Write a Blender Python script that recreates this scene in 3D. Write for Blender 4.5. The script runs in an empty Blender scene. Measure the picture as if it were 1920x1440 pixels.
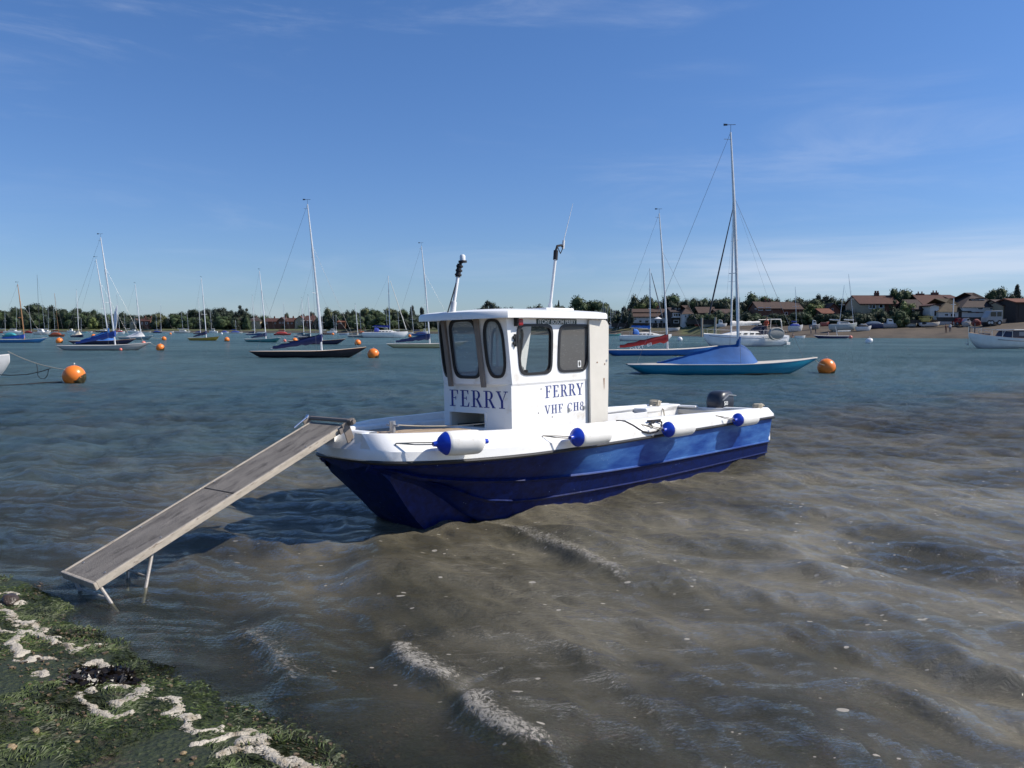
import bpy, math, random
import numpy as np
from mathutils import Vector, Matrix, noise
from mathutils.geometry import tessellate_polygon
R = math.radians
random.seed(7)
scn = bpy.context.scene
COL = scn.collection

# ---------------------------------------------------------------- camera
F = 1493.0; CH = 1.9; PITCH = math.atan(104.0 / F)
cam = bpy.data.cameras.new('camera'); camo = bpy.data.objects.new('camera', cam); COL.objects.link(camo)
cam.sensor_width = 36; cam.lens = 36 * F / 1920; cam.clip_start = 0.05; cam.clip_end = 6000
camo.location = (0, 0, CH); camo.rotation_euler = (R(90) - PITCH, 0, 0)
scn.camera = camo

def ray(px, py):
    x, y, z = (px - 960) / F, 1.0, -(py - 720) / F
    c, s = math.cos(PITCH), math.sin(PITCH)
    return Vector((x, c * y + s * z, -s * y + c * z))
def on_z(px, py, z=0.0):
    r = ray(px, py); return Vector((0, 0, CH)) + r * ((z - CH) / r.z)
def on_y(px, py, Y):
    r = ray(px, py); return Vector((0, 0, CH)) + r * (Y / r.y)
def dist_of(wl): return on_z(960, wl).y

# ---------------------------------------------------------------- materials
def nt(m):
    m.use_nodes = True; t = m.node_tree; t.nodes.clear(); return t
def N(t, typ, **kw):
    n = t.nodes.new(typ)
    for k, v in kw.items():
        if k in n.inputs: n.inputs[k].default_value = v
        else: setattr(n, k, v)
    return n
MATS = {}
def mat(name, col, rough=0.5, metal=0.0, var=0.12, scale=6.0, bump=0.0, bscale=40.0, col2=None, c2lo=0.5, c2hi=0.65, coat=0.0, detail=6.0, stretch=None, spec=0.5):
    if name in MATS: return MATS[name]
    m = bpy.data.materials.new(name); t = nt(m)
    out = N(t, 'ShaderNodeOutputMaterial'); p = N(t, 'ShaderNodeBsdfPrincipled')
    p.inputs['Roughness'].default_value = rough; p.inputs['Metallic'].default_value = metal
    p.inputs['Coat Weight'].default_value = coat; p.inputs['Specular IOR Level'].default_value = spec
    tc = N(t, 'ShaderNodeTexCoord'); src = tc.outputs['Object']
    if stretch:
        mp = N(t, 'ShaderNodeMapping'); mp.inputs['Scale'].default_value = stretch
        t.links.new(src, mp.inputs['Vector']); src = mp.outputs['Vector']
    nz = N(t, 'ShaderNodeTexNoise', Scale=scale, Detail=detail, Roughness=0.6); t.links.new(src, nz.inputs['Vector'])
    rp = N(t, 'ShaderNodeValToRGB')
    a = [max(0, c * (1 - var)) for c in col]; b = [min(1, c * (1 + var)) for c in col]
    rp.color_ramp.elements[0].color = (*a, 1); rp.color_ramp.elements[0].position = 0.3
    rp.color_ramp.elements[1].color = (*b, 1); rp.color_ramp.elements[1].position = 0.7
    t.links.new(nz.outputs['Fac'], rp.inputs['Fac']); last = rp.outputs['Color']
    if col2:
        n2 = N(t, 'ShaderNodeTexNoise', Scale=scale * 1.7, Detail=8.0, Roughness=0.65); t.links.new(src, n2.inputs['Vector'])
        mr = N(t, 'ShaderNodeMapRange'); mr.inputs['From Min'].default_value = c2lo; mr.inputs['From Max'].default_value = c2hi
        t.links.new(n2.outputs['Fac'], mr.inputs['Value'])
        mx = N(t, 'ShaderNodeMix', data_type='RGBA'); t.links.new(mr.outputs['Result'], mx.inputs[0])
        t.links.new(last, mx.inputs[6]); mx.inputs[7].default_value = (*col2, 1); last = mx.outputs[2]
    t.links.new(last, p.inputs['Base Color'])
    if bump:
        n3 = N(t, 'ShaderNodeTexNoise', Scale=bscale, Detail=5.0); t.links.new(src, n3.inputs['Vector'])
        bp = N(t, 'ShaderNodeBump', Strength=bump, Distance=0.02); t.links.new(n3.outputs['Fac'], bp.inputs['Height'])
        t.links.new(bp.outputs['Normal'], p.inputs['Normal'])
    t.links.new(p.outputs[0], out.inputs[0]); MATS[name] = m; return m

WHITE = mat('gelcoat_white', (0.84, 0.84, 0.82), 0.32, var=0.03, scale=3, col2=(0.62, 0.56, 0.46), c2lo=0.57, c2hi=0.78, bump=0.04, bscale=9)
WHITE_OLD_DIM = mat('aged_dim_white', (0.64, 0.61, 0.54), 0.45, var=0.05, scale=4, col2=(0.42, 0.30, 0.18), c2lo=0.70, c2hi=0.85)
BLACKRUB = mat('black_rubber', (0.012, 0.012, 0.014), 0.5)
TAN = mat('varnished_ply', (0.42, 0.25, 0.11), 0.45, var=0.2, scale=5)
STEEL = mat('galvanised_steel', (0.42, 0.43, 0.44), 0.4, 0.7, bump=0.1, bscale=60)
CHROME = mat('stainless', (0.7, 0.7, 0.7), 0.2, 1.0)
GREYBAR = mat('weathered_bar', (0.17, 0.145, 0.125), 0.55, bump=0.2, bscale=50)
PLANK = mat('grey_ramp_ply', (0.20, 0.180, 0.155), 0.8, var=0.25, scale=3.2, bump=0.5, bscale=120, col2=(0.085, 0.075, 0.065), c2lo=0.50, c2hi=0.66, stretch=(0.8, 2.2, 1))
RAIL = mat('pale_worn_rail', (0.42, 0.37, 0.30), 0.6, var=0.2, scale=7, bump=0.3, bscale=90, col2=(0.16, 0.12, 0.09), c2lo=0.56, c2hi=0.66, stretch=(1, 4, 4))
DECKWOOD = mat('teak_plank', (0.36, 0.27, 0.18), 0.65, var=0.25, scale=14, stretch=(1, 10, 1), bump=0.2)
BLUELET = mat('navy_vinyl', (0.01, 0.022, 0.22), 0.35, col2=(0.30, 0.34, 0.52), c2lo=0.60, c2hi=0.68, scale=22)
BLUELET2 = mat('faded_navy_vinyl', (0.03, 0.05, 0.22), 0.4, col2=(0.5, 0.52, 0.6), c2lo=0.58, c2hi=0.66, scale=30)
SIGNG = mat('dark_green_sign', (0.01, 0.035, 0.03), 0.4)
SIGNW = mat('sign_white', (0.75, 0.76, 0.74), 0.5)
REDL = mat('red_plastic', (0.25, 0.008, 0.01), 0.25)
BLUEPL = mat('blue_plastic', (0.006, 0.04, 0.42), 0.3)
FENDW = mat('fender_white', (0.76, 0.75, 0.71), 0.4, var=0.03, col2=(0.60, 0.55, 0.45), c2lo=0.58, c2hi=0.75, scale=5)
ROPE = mat('pale_rope', (0.42, 0.38, 0.30), 0.9, bump=0.4, bscale=200)
DROPE = mat('dark_rope', (0.02, 0.02, 0.025), 0.9)
COWL = mat('cowl_grey', (0.026, 0.032, 0.048), 0.38)
INNER = mat('cockpit_grey', (0.20, 0.20, 0.21), 0.6, var=0.2)
ALU = mat('anodised_mast', (0.66, 0.67, 0.68), 0.35, 0.1)
ALUW = mat('white_mast', (0.70, 0.70, 0.69), 0.4)
WOODM = mat('varnished_spruce', (0.40, 0.20, 0.08), 0.4)
DARKM = mat('dark_mast', (0.06, 0.06, 0.07), 0.4)
WIRE = mat('rigging_wire', (0.20, 0.20, 0.21), 0.4, 0.5)
FURL = mat('dark_furled_sail', (0.02, 0.025, 0.04), 0.8)
def paint(c, rough=0.3): 
    return mat('paint_%02x%02x%02x' % tuple(int(255 * x) for x in c), c, rough, var=0.07, scale=2.0, bump=0.03, bscale=5)
def cloth(c): 
    return mat('canvas_%02x%02x%02x' % tuple(int(255 * x) for x in c), c, 0.75, var=0.18, scale=1.5, bump=0.5, bscale=3)

def hull_blue():
    m = bpy.data.materials.new('blue_hull_paint'); t = nt(m)
    out = N(t, 'ShaderNodeOutputMaterial'); p = N(t, 'ShaderNodeBsdfPrincipled', Roughness=0.38); p.inputs['Specular IOR Level'].default_value = 0.16
    tc = N(t, 'ShaderNodeTexCoord')
    at = N(t, 'ShaderNodeAttribute', attribute_name='fade')
    mpp = N(t, 'ShaderNodeMapping'); mpp.inputs['Scale'].default_value = (0.55, 1, 2.2); t.links.new(tc.outputs['Object'], mpp.inputs['Vector'])
    nz = N(t, 'ShaderNodeTexNoise', Scale=2.4, Detail=9.0, Roughness=0.62); t.links.new(mpp.outputs[0], nz.inputs['Vector'])
    nb = N(t, 'ShaderNodeTexNoise', Scale=16.0, Detail=6.0, Roughness=0.7); t.links.new(tc.outputs['Object'], nb.inputs['Vector'])
    chalk = N(t, 'ShaderNodeValToRGB'); e = chalk.color_ramp.elements
    e[0].position = 0.38; e[0].color = (0.008, 0.045, 0.25, 1); e[1].position = 0.70; e[1].color = (0.075, 0.21, 0.50, 1)
    x = chalk.color_ramp.elements.new(0.5); x.color = (0.026, 0.095, 0.34, 1)
    t.links.new(nz.outputs['Fac'], chalk.inputs['Fac'])
    deep = N(t, 'ShaderNodeValToRGB'); e = deep.color_ramp.elements
    e[0].position = 0.3; e[0].color = (0.001, 0.004, 0.032, 1); e[1].position = 0.75; e[1].color = (0.002, 0.016, 0.125, 1)
    t.links.new(nb.outputs['Fac'], deep.inputs['Fac'])
    mx = N(t, 'ShaderNodeMix', data_type='RGBA'); t.links.new(at.outputs['Fac'], mx.inputs[0])
    t.links.new(deep.outputs['Color'], mx.inputs[6]); t.links.new(chalk.outputs['Color'], mx.inputs[7])
    # droplets / scuffs
    vo = N(t, 'ShaderNodeTexVoronoi', Scale=26.0); t.links.new(tc.outputs['Object'], vo.inputs['Vector'])
    lt = N(t, 'ShaderNodeMath', operation='LESS_THAN'); lt.inputs[1].default_value = 0.10; t.links.new(vo.outputs['Distance'], lt.inputs[0])
    sc_ = N(t, 'ShaderNodeMath', operation='GREATER_THAN'); sc_.inputs[1].default_value = 0.57; t.links.new(nz.outputs['Fac'], sc_.inputs[0])
    mu = N(t, 'ShaderNodeMath', operation='MULTIPLY'); t.links.new(lt.outputs[0], mu.inputs[0]); t.links.new(sc_.outputs[0], mu.inputs[1])
    m2 = N(t, 'ShaderNodeMix', data_type='RGBA'); t.links.new(mu.outputs[0], m2.inputs[0]); t.links.new(mx.outputs[2], m2.inputs[6]); m2.inputs[7].default_value = (0.3, 0.4, 0.6, 1)
    t.links.new(m2.outputs[2], p.inputs['Base Color'])
    bp = N(t, 'ShaderNodeBump', Strength=0.12, Distance=0.02); t.links.new(nz.outputs['Fac'], bp.inputs['Height']); t.links.new(bp.outputs['Normal'], p.inputs['Normal'])
    t.links.new(p.outputs[0], out.inputs[0]); return m
HULLB = hull_blue()

def glass(name, tint, haze, hazecol=(0.25, 0.25, 0.25), scr=0.0):
    m = bpy.data.materials.new(name); t = nt(m)
    out = N(t, 'ShaderNodeOutputMaterial'); tr = N(t, 'ShaderNodeBsdfTransparent'); tr.inputs[0].default_value = (*tint, 1)
    df = N(t, 'ShaderNodeBsdfDiffuse'); df.inputs[0].default_value = (*hazecol, 1)
    SCR = scr
    tc = N(t, 'ShaderNodeTexCoord'); mp = N(t, 'ShaderNodeMapping'); mp.inputs['Rotation'].default_value = (0.3, 0.7, 0.2); mp.inputs['Scale'].default_value = (2, 2, 9)
    t.links.new(tc.outputs['Object'], mp.inputs['Vector'])
    nz = N(t, 'ShaderNodeTexNoise', Scale=4.0, Detail=8.0, Distortion=1.5); t.links.new(mp.outputs[0], nz.inputs['Vector'])
    mr = N(t, 'ShaderNodeMapRange'); mr.inputs['From Min'].default_value = 0.62; mr.inputs['From Max'].default_value = 0.78
    mr.inputs['To Min'].default_value = haze; mr.inputs['To Max'].default_value = min(1, haze + 0.35); t.links.new(nz.outputs['Fac'], mr.inputs['Value'])
    mx = N(t, 'ShaderNodeMixShader'); t.links.new(mr.outputs['Result'], mx.inputs[0]); t.links.new(tr.outputs[0], mx.inputs[1]); t.links.new(df.outputs[0], mx.inputs[2])
    if SCR:
        m3 = N(t, 'ShaderNodeMapping'); m3.inputs['Rotation'].default_value = (0.2, 0.9, 0.4); m3.inputs['Scale'].default_value = (3, 3, 14); t.links.new(tc.outputs['Object'], m3.inputs['Vector'])
        n3 = N(t, 'ShaderNodeTexNoise', Scale=3.2, Detail=10.0, Roughness=0.75, Distortion=2.5); t.links.new(m3.outputs[0], n3.inputs['Vector'])
        r3 = N(t, 'ShaderNodeMapRange'); r3.inputs['From Min'].default_value = 0.58; r3.inputs['From Max'].default_value = 0.70; t.links.new(n3.outputs['Fac'], r3.inputs['Value'])
        c3 = N(t, 'ShaderNodeMix', data_type='RGBA'); t.links.new(r3.outputs[0], c3.inputs[0]); c3.inputs[6].default_value = (*hazecol, 1); c3.inputs[7].default_value = (SCR, SCR, SCR, 1); t.links.new(c3.outputs[2], df.inputs[0])
    gl = N(t, 'ShaderNodeBsdfGlossy', Roughness=0.10); gl.inputs[0].default_value = (0.4, 0.4, 0.4, 1); geo = N(t, 'ShaderNodeNewGeometry'); dt = N(t, 'ShaderNodeVectorMath', operation='DOT_PRODUCT'); t.links.new(geo.outputs['Incoming'], dt.inputs[0]); t.links.new(geo.outputs['Normal'], dt.inputs[1])
    ab = N(t, 'ShaderNodeMath', operation='ABSOLUTE'); t.links.new(dt.outputs['Value'], ab.inputs[0]); fr = N(t, 'ShaderNodeMapRange'); fr.inputs['From Min'].default_value = 0.0; fr.inputs['From Max'].default_value = 0.6; fr.inputs['To Min'].default_value = 0.6; fr.inputs['To Max'].default_value = 0.05; t.links.new(ab.outputs[0], fr.inputs['Value'])
    m2 = N(t, 'ShaderNodeMixShader'); t.links.new(fr.outputs[0], m2.inputs[0]); t.links.new(mx.outputs[0], m2.inputs[1]); t.links.new(gl.outputs[0], m2.inputs[2])
    t.links.new(m2.outputs[0], out.inputs[0]); return m
GLASS = glass('salty_window', (0.80, 0.86, 0.88), 0.13, (0.12, 0.12, 0.12), 0.40)
GLASS2 = glass('scratched_window', (0.30, 0.30, 0.31), 0.62, (0.17, 0.163, 0.155), 0.42)
GLASS3 = glass('front_window', (0.72, 0.80, 0.84), 0.50, (0.32, 0.40, 0.47))  # pale blue diffuse paints the sky's reflection into the front panes
DGLASS = mat('dark_glass', (0.015, 0.018, 0.022), 0.08)

# ---------------------------------------------------------------- mesh helpers
class MB:
    def __init__(s): s.v = []; s.f = []
    def add(s, vs, fs):
        o = len(s.v); s.v += [Vector(v) for v in vs]; s.f += [tuple(i + o for i in f) for f in fs]; return s
    def box(s, c, d, M=None):
        c = Vector(c); h = Vector(d) / 2
        vs = [Vector((x * h.x, y * h.y, z * h.z)) for x in (-1, 1) for y in (-1, 1) for z in (-1, 1)]
        vs = [(M @ v if M else v) + c for v in vs]
        return s.add(vs, [(0, 1, 3, 2), (4, 6, 7, 5), (0, 4, 5, 1), (2, 3, 7, 6), (0, 2, 6, 4), (1, 5, 7, 3)])
    def tube(s, pts, r, n=8, cap=True):
        pts = [Vector(p) for p in pts]; k = len(pts); rs = r if hasattr(r, '__len__') else [r] * k
        rings = []; up = None
        for i, p in enumerate(pts):
            d = (pts[min(i + 1, k - 1)] - pts[max(i - 1, 0)]).normalized()
            if up is None: up = Vector((0, 0, 1)) if abs(d.z) < 0.9 else Vector((1, 0, 0))
            a = (up - d * up.dot(d)).normalized(); up = a; b = d.cross(a)
            rings.append([p + (a * math.cos(2 * math.pi * j / n) + b * math.sin(2 * math.pi * j / n)) * rs[i] for j in range(n)])
        vs = [v for rg in rings for v in rg]; fs = []
        for i in range(k - 1):
            for j in range(n): fs.append((i * n + j, i * n + (j + 1) % n, (i + 1) * n + (j + 1) % n, (i + 1) * n + j))
        if cap: fs += [tuple(reversed(range(n))), tuple((k - 1) * n + j for j in range(n))]
        return s.add(vs, fs)
    def grid(s, rows, closed=False):
        n = len(rows[0]); vs = [v for r in rows for v in r]; fs = []
        for i in range(len(rows) - 1):
            for j in range(n if closed else n - 1): fs.append((i * n + j, i * n + (j + 1) % n, (i + 1) * n + (j + 1) % n, (i + 1) * n + j))
        return s.add(vs, fs)
    def prism(s, poly, a, b):
        """poly list of 2-D points; a, b functions from 2-D point to 3-D point (two faces)"""
        n = len(poly); vs = [a(*p) for p in poly] + [b(*p) for p in poly]
        tri = tessellate_polygon([[Vector((p[0], p[1], 0)) for p in poly]])
        fs = [tuple(t) for t in tri] + [tuple(i + n for i in reversed(t)) for t in tri]
        fs += [(i, (i + 1) % n, n + (i + 1) % n, n + i) for i in range(n)]
        return s.add(vs, fs)
    def plate(s, outer, holes, a, b):
        loops = [outer] + holes; flat = [p for l in loops for p in l]; n = len(flat)
        tri = tessellate_polygon([[Vector((p[0], p[1], 0)) for p in l] for l in loops])
        vs = [a(*p) for p in flat] + [b(*p) for p in flat]
        fs = [tuple(t) for t in tri] + [tuple(i + n for i in reversed(t)) for t in tri]; o = 0
        for l in loops:
            m = len(l); fs += [(o + i, o + (i + 1) % m, n + o + (i + 1) % m, n + o + i) for i in range(m)]; o += m
        return s.add(vs, fs)
    def build(s, name, m, parent=None, smooth=False, bevel=0, recalc=True, angle=40):
        me = bpy.data.meshes.new(name); me.from_pydata(s.v, [], s.f)
        if recalc:
            import bmesh
            bm = bmesh.new(); bm.from_mesh(me); bmesh.ops.recalc_face_normals(bm, faces=bm.faces); bm.to_mesh(me); bm.free()
        me.materials.append(m)
        if smooth:
            me.polygons.foreach_set('use_smooth', [True] * len(me.polygons)); me.set_sharp_from_angle(angle=R(angle))
        o = bpy.data.objects.new(name, me); COL.objects.link(o)
        if parent: o.parent = parent
        if bevel:
            b = o.modifiers.new('bevel', 'BEVEL'); b.width = bevel; b.segments = 2; b.limit_method = 'ANGLE'; b.angle_limit = R(35); b.harden_normals = False
        return o
def tag(o, label, cat, group=None, kind=None):
    if label: o['label'] = label
    if cat: o['category'] = cat
    if group: o['group'] = group
    if kind: o['kind'] = kind
    return o
def empty(name, loc=(0, 0, 0), rz=0.0, mtx=None):
    o = bpy.data.objects.new(name, None); COL.objects.link(o); o.empty_display_size = 0.2
    if mtx is not None: o.matrix_world = mtx
    else: o.location = loc; o.rotation_euler = (0, 0, rz)
    return o
def lerp(a, b, t): return a + (b - a) * t
def interp(x, xs, ys):
    return float(np.interp(x, xs, ys))
def rrect(x0, y0, x1, y1, r, n=5):
    out = []
    for cx, cy, a0 in ((x1 - r, y1 - r, 0), (x0 + r, y1 - r, 90), (x0 + r, y0 + r, 180), (x1 - r, y0 + r, 270)):
        for i in range(n + 1):
            a = R(a0 + 90 * i / n); out.append((cx + r * math.cos(a), cy + r * math.sin(a)))
    return out

# ---------------------------------------------------------------- sun, sky
EL, AZ = R(44), R(88)      # azimuth clockwise from +Y
sd = Vector((math.sin(AZ) * math.cos(EL), math.cos(AZ) * math.cos(EL), math.sin(EL)))
sun = bpy.data.lights.new('sun', 'SUN'); sun.energy = 5.0; sun.angle = R(0.5); sun.color = (1.0, 0.93, 0.83)
suno = bpy.data.objects.new('sun', sun); COL.objects.link(suno); suno.rotation_euler = sd.to_track_quat('Z', 'Y').to_euler(); suno.location = (30, -5, 40)
w = bpy.data.worlds.new('World'); scn.world = w; w.use_nodes = True; t = w.node_tree; t.nodes.clear()
out = N(t, 'ShaderNodeOutputWorld'); bg = N(t, 'ShaderNodeBackground', Strength=0.098)
sky = N(t, 'ShaderNodeTexSky'); sky.sky_type = 'NISHITA'; sky.sun_disc = False; sky.sun_elevation = EL; sky.sun_rotation = AZ
sky.air_density = 1.0; sky.dust_density = 0.25; sky.ozone_density = 2.2; sky.altitude = 0
tc = N(t, 'ShaderNodeTexCoord'); sp = N(t, 'ShaderNodeSeparateXYZ'); t.links.new(tc.outputs['Generated'], sp.inputs[0])
def mrange(src, a, b, c=0.0, d=1.0, interp_='SMOOTHSTEP'):
    n = N(t, 'ShaderNodeMapRange', interpolation_type=interp_); n.inputs['From Min'].default_value = a; n.inputs['From Max'].default_value = b
    n.inputs['To Min'].default_value = c; n.inputs['To Max'].default_value = d; t.links.new(src, n.inputs['Value']); return n.outputs['Result']
def mul(a, b, op='MULTIPLY'):
    n = N(t, 'ShaderNodeMath', operation=op)
    for i, x in enumerate((a, b)):
        if isinstance(x, (int, float)): n.inputs[i].default_value = x
        else: t.links.new(x, n.inputs[i])
    return n.outputs[0]
mp = N(t, 'ShaderNodeMapping'); mp.inputs['Scale'].default_value = (1.2, 1.2, 7.0); mp.inputs['Rotation'].default_value = (0.05, 0.16, 0); t.links.new(tc.outputs['Generated'], mp.inputs['Vector'])
n1 = N(t, 'ShaderNodeTexNoise', Scale=2.4, Detail=9.0, Roughness=0.62, Distortion=0.6); t.links.new(mp.outputs[0], n1.inputs['Vector'])
n2 = N(t, 'ShaderNodeTexNoise', Scale=1.3, Detail=3.0); t.links.new(mp.outputs[0], n2.inputs['Vector'])
cirrus = mul(mul(mrange(n1.outputs['Fac'], 0.47, 0.80), mrange(n2.outputs['Fac'], 0.42, 0.62)), mrange(sp.outputs['Z'], 0.16, 0.42, 0.16, 0.52))
band = mul(mul(mrange(sp.outputs['Z'], 0.02, 0.055), mrange(sp.outputs['Z'], 0.125, 0.072)), mrange(sp.outputs['X'], 0.0, 0.35))
mb = N(t, 'ShaderNodeMapping'); mb.inputs['Scale'].default_value = (1.0, 1.0, 16.0); t.links.new(tc.outputs['Generated'], mb.inputs['Vector'])
n3 = N(t, 'ShaderNodeTexNoise', Scale=2.6, Detail=8.0, Roughness=0.55); t.links.new(mb.outputs[0], n3.inputs['Vector'])
band = mul(band, mrange(n3.outputs['Fac'], 0.36, 0.66, 0.12, 0.62))
cl = mul(cirrus, band, 'MAXIMUM')
tint = N(t, 'ShaderNodeMix', data_type='RGBA', blend_type='MULTIPLY'); tint.inputs[0].default_value = 1.0
hz = mrange(sp.outputs['Z'], 0.0, 0.42)
hc = N(t, 'ShaderNodeMix', data_type='RGBA'); t.links.new(hz, hc.inputs[0]); hc.inputs[6].default_value = (0.52, 0.67, 0.98, 1); hc.inputs[7].default_value = (0.52, 0.76, 1.10, 1)
t.links.new(sky.outputs[0], tint.inputs[6]); t.links.new(hc.outputs[2], tint.inputs[7])
mx = N(t, 'ShaderNodeMix', data_type='RGBA'); t.links.new(cl, mx.inputs[0]); t.links.new(tint.outputs[2], mx.inputs[6]); mx.inputs[7].default_value = (6.2, 6.8, 8.0, 1)
t.links.new(mx.outputs[2], bg.inputs[0]); t.links.new(bg.outputs[0], out.inputs[0])
vs = scn.view_settings; vs.view_transform = 'Standard'; vs.look = 'None'; vs.gamma = 1; vs.use_curve_mapping = False; vs.exposure = 0.22

# ---------------------------------------------------------------- shoreline & water
SH0 = on_z(0, 1110); SH1 = on_z(600, 1440)
sdir = (SH1 - SH0).normalized(); snrm = Vector((-sdir.y, sdir.x, 0))      # towards the sea
def sea_dist(x, y): return (x - SH0.x) * snrm.x + (y - SH0.y) * snrm.y
def vnoise(X, Y, seed=0):
    """smooth value noise on numpy arrays"""
    xi = np.floor(X).astype(np.int64); yi = np.floor(Y).astype(np.int64); xf = X - xi; yf = Y - yi
    def h(a, b):
        n = (a * 374761393 + b * 668265263 + seed * 974711) & 0x7fffffff
        n = ((n ^ (n >> 13)) * 1274126177) & 0x7fffffff
        return ((n ^ (n >> 16)) & 0xffff) / 65535.0
    u = xf * xf * (3 - 2 * xf); v = yf * yf * (3 - 2 * yf)
    return (h(xi, yi) * (1 - u) + h(xi + 1, yi) * u) * (1 - v) + (h(xi, yi + 1) * (1 - u) + h(xi + 1, yi + 1) * u) * v
def fbm(X, Y, seed=0, oct_=4):
    s = 0; a = 0.5; tot = 0
    for o in range(oct_): s = s + a * vnoise(X * 2 ** o + 13.7 * o, Y * 2 ** o - 7.1 * o, seed + o); tot += a; a *= 0.5
    return s / tot
def sstep(a, b, x):
    t_ = np.clip((x - a) / (b - a), 0, 1); return t_ * t_ * (3 - 2 * t_)
def np_mesh(name, X, Y, Z, m, attrs=None, keep=None, smooth=True):
    ny, nx = X.shape; idx = np.arange(nx * ny).reshape(ny, nx)
    q = np.stack([idx[:-1, :-1], idx[:-1, 1:], idx[1:, 1:], idx[1:, :-1]], -1).reshape(-1, 4)
    co = np.stack([X, Y, Z], -1).reshape(-1, 3)
    if keep is not None:
        kf = keep.reshape(-1)[q].any(1); q = q[kf]
        used = np.unique(q); remap = -np.ones(len(co), np.int64); remap[used] = np.arange(len(used)); q = remap[q]; co = co[used]
        attrs = {k: v.reshape(-1)[used] for k, v in (attrs or {}).items()}
    me = bpy.data.meshes.new(name); me.vertices.add(len(co)); me.vertices.foreach_set('co', co.astype(np.float32).ravel())
    me.loops.add(q.size); me.loops.foreach_set('vertex_index', q.astype(np.int32).ravel())
    me.polygons.add(len(q)); me.polygons.foreach_set('loop_start', np.arange(0, q.size, 4, dtype=np.int32))
    me.polygons.foreach_set('loop_total', np.full(len(q), 4, np.int32)); me.update(calc_edges=True)
    me.polygons.foreach_set('use_smooth', np.full(len(q), smooth))
    for k, v in (attrs or {}).items():
        a = me.attributes.new(k, 'FLOAT', 'POINT'); a.data.foreach_set('value', v.astype(np.float32).ravel())
    me.materials.append(m); o = bpy.data.objects.new(name, me); COL.objects.link(o); return o
def seg_dist(X, Y, pts, w0=1.0):
    """distance to a polyline, signed side, and parameter along it"""
    best = np.full(X.shape, 1e9); side = np.zeros(X.shape); par = np.zeros(X.shape); n = len(pts) - 1
    for i in range(n):
        ax, ay = pts[i][0], pts[i][1]; bx, by = pts[i + 1][0], pts[i + 1][1]; dx, dy = bx - ax, by - ay
        tt = np.clip(((X - ax) * dx + (Y - ay) * dy) / (dx * dx + dy * dy), 0, 1)
        px, py = X - ax - tt * dx, Y - ay - tt * dy; d = np.hypot(px, py)
        sgn = np.sign(dx * py - dy * px); m_ = d < best
        best = np.where(m_, d, best); side = np.where(m_, sgn, side); par = np.where(m_, (i + tt) / n, par)
    return best, side, par

def beach_z(X, Y):
    d = sea_dist(X, Y)
    z = np.where(d < 0, 0.006 - d * 0.10, 0.006 - d * 0.13)
    z = np.where(d > 9, -0.9 - (d - 9) * 0.05, z)
    z = np.maximum(z, -4.0)
    z = z + (fbm(X * 1.6, Y * 1.6, 5, 3) - 0.5) * 0.035 + (fbm(X * 9, Y * 9, 9, 3) - 0.5) * 0.022
    return z

# --- near beach
def algae_ground():
    m = bpy.data.materials.new('algae_shingle'); t = nt(m)
    out = N(t, 'ShaderNodeOutputMaterial'); p = N(t, 'ShaderNodeBsdfPrincipled', Roughness=0.65)
    tc = N(t, 'ShaderNodeTexCoord'); L = t.links.new
    a = N(t, 'ShaderNodeTexNoise', Scale=2.6, Detail=10.0, Roughness=0.7, Distortion=0.8); L(tc.outputs['Object'], a.inputs['Vector'])
    b = N(t, 'ShaderNodeTexNoise', Scale=38.0, Detail=6.0, Roughness=0.7, Distortion=1.0); L(tc.outputs['Object'], b.inputs['Vector'])
    v = N(t, 'ShaderNodeTexVoronoi', Scale=34.0); L(tc.outputs['Object'], v.inputs['Vector'])
    g = N(t, 'ShaderNodeValToRGB'); e = g.color_ramp.elements
    e[0].position = 0.33; e[0].color = (0.010, 0.016, 0.004, 1); e[1].position = 0.72; e[1].color = (0.050, 0.065, 0.012, 1)
    e = g.color_ramp.elements.new(0.52); e.color = (0.019, 0.030, 0.006, 1); L(b.outputs['Fac'], g.inputs['Fac'])
    s = N(t, 'ShaderNodeValToRGB'); e = s.color_ramp.elements
    e[0].position = 0.1; e[0].color = (0.16, 0.115, 0.065, 1); e[1].position = 0.7; e[1].color = (0.022, 0.018, 0.012, 1); L(v.outputs['Distance'], s.inputs['Fac'])
    f = N(t, 'ShaderNodeMapRange'); f.inputs['From Min'].default_value = 0.55; f.inputs['From Max'].default_value = 0.66; L(a.outputs['Fac'], f.inputs['Value'])
    mx = N(t, 'ShaderNodeMix', data_type='RGBA'); L(f.outputs[0], mx.inputs[0]); L(g.outputs[0], mx.inputs[6]); L(s.outputs[0], mx.inputs[7]); L(mx.outputs[2], p.inputs['Base Color'])
    ad = N(t, 'ShaderNodeMath', operation='ADD'); L(b.outputs['Fac'], ad.inputs[0]); L(v.outputs['Distance'], ad.inputs[1])
    bp = N(t, 'ShaderNodeBump', Strength=0.9, Distance=0.02); L(ad.outputs[0], bp.inputs['Height']); L(bp.outputs[0], p.inputs['Normal'])
    L(p.outputs[0], out.inputs[0]); return m
def geo_axis(lo, flo, fhi, hi, step, g):
    c = list(np.arange(flo, fhi, step)); s = step; x = fhi
    while x < hi: c.append(x); s *= g; x += s
    c.append(hi); s = step; x = flo - step; l = []
    while x > lo: l.append(x); s *= g; x -= s
    l.append(lo); return np.array(l[::-1] + c)
gx = geo_axis(-60, -5.0, 3.5, 60, 0.025, 1.06); gy = geo_axis(-25, 1.5, 7.0, 60, 0.025, 1.06)
GX, GY = np.meshgrid(gx, gy)
beach = np_mesh('near_beach', GX, GY, beach_z(GX, GY), algae_ground()); tag(beach, None, None, kind='structure')
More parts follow.
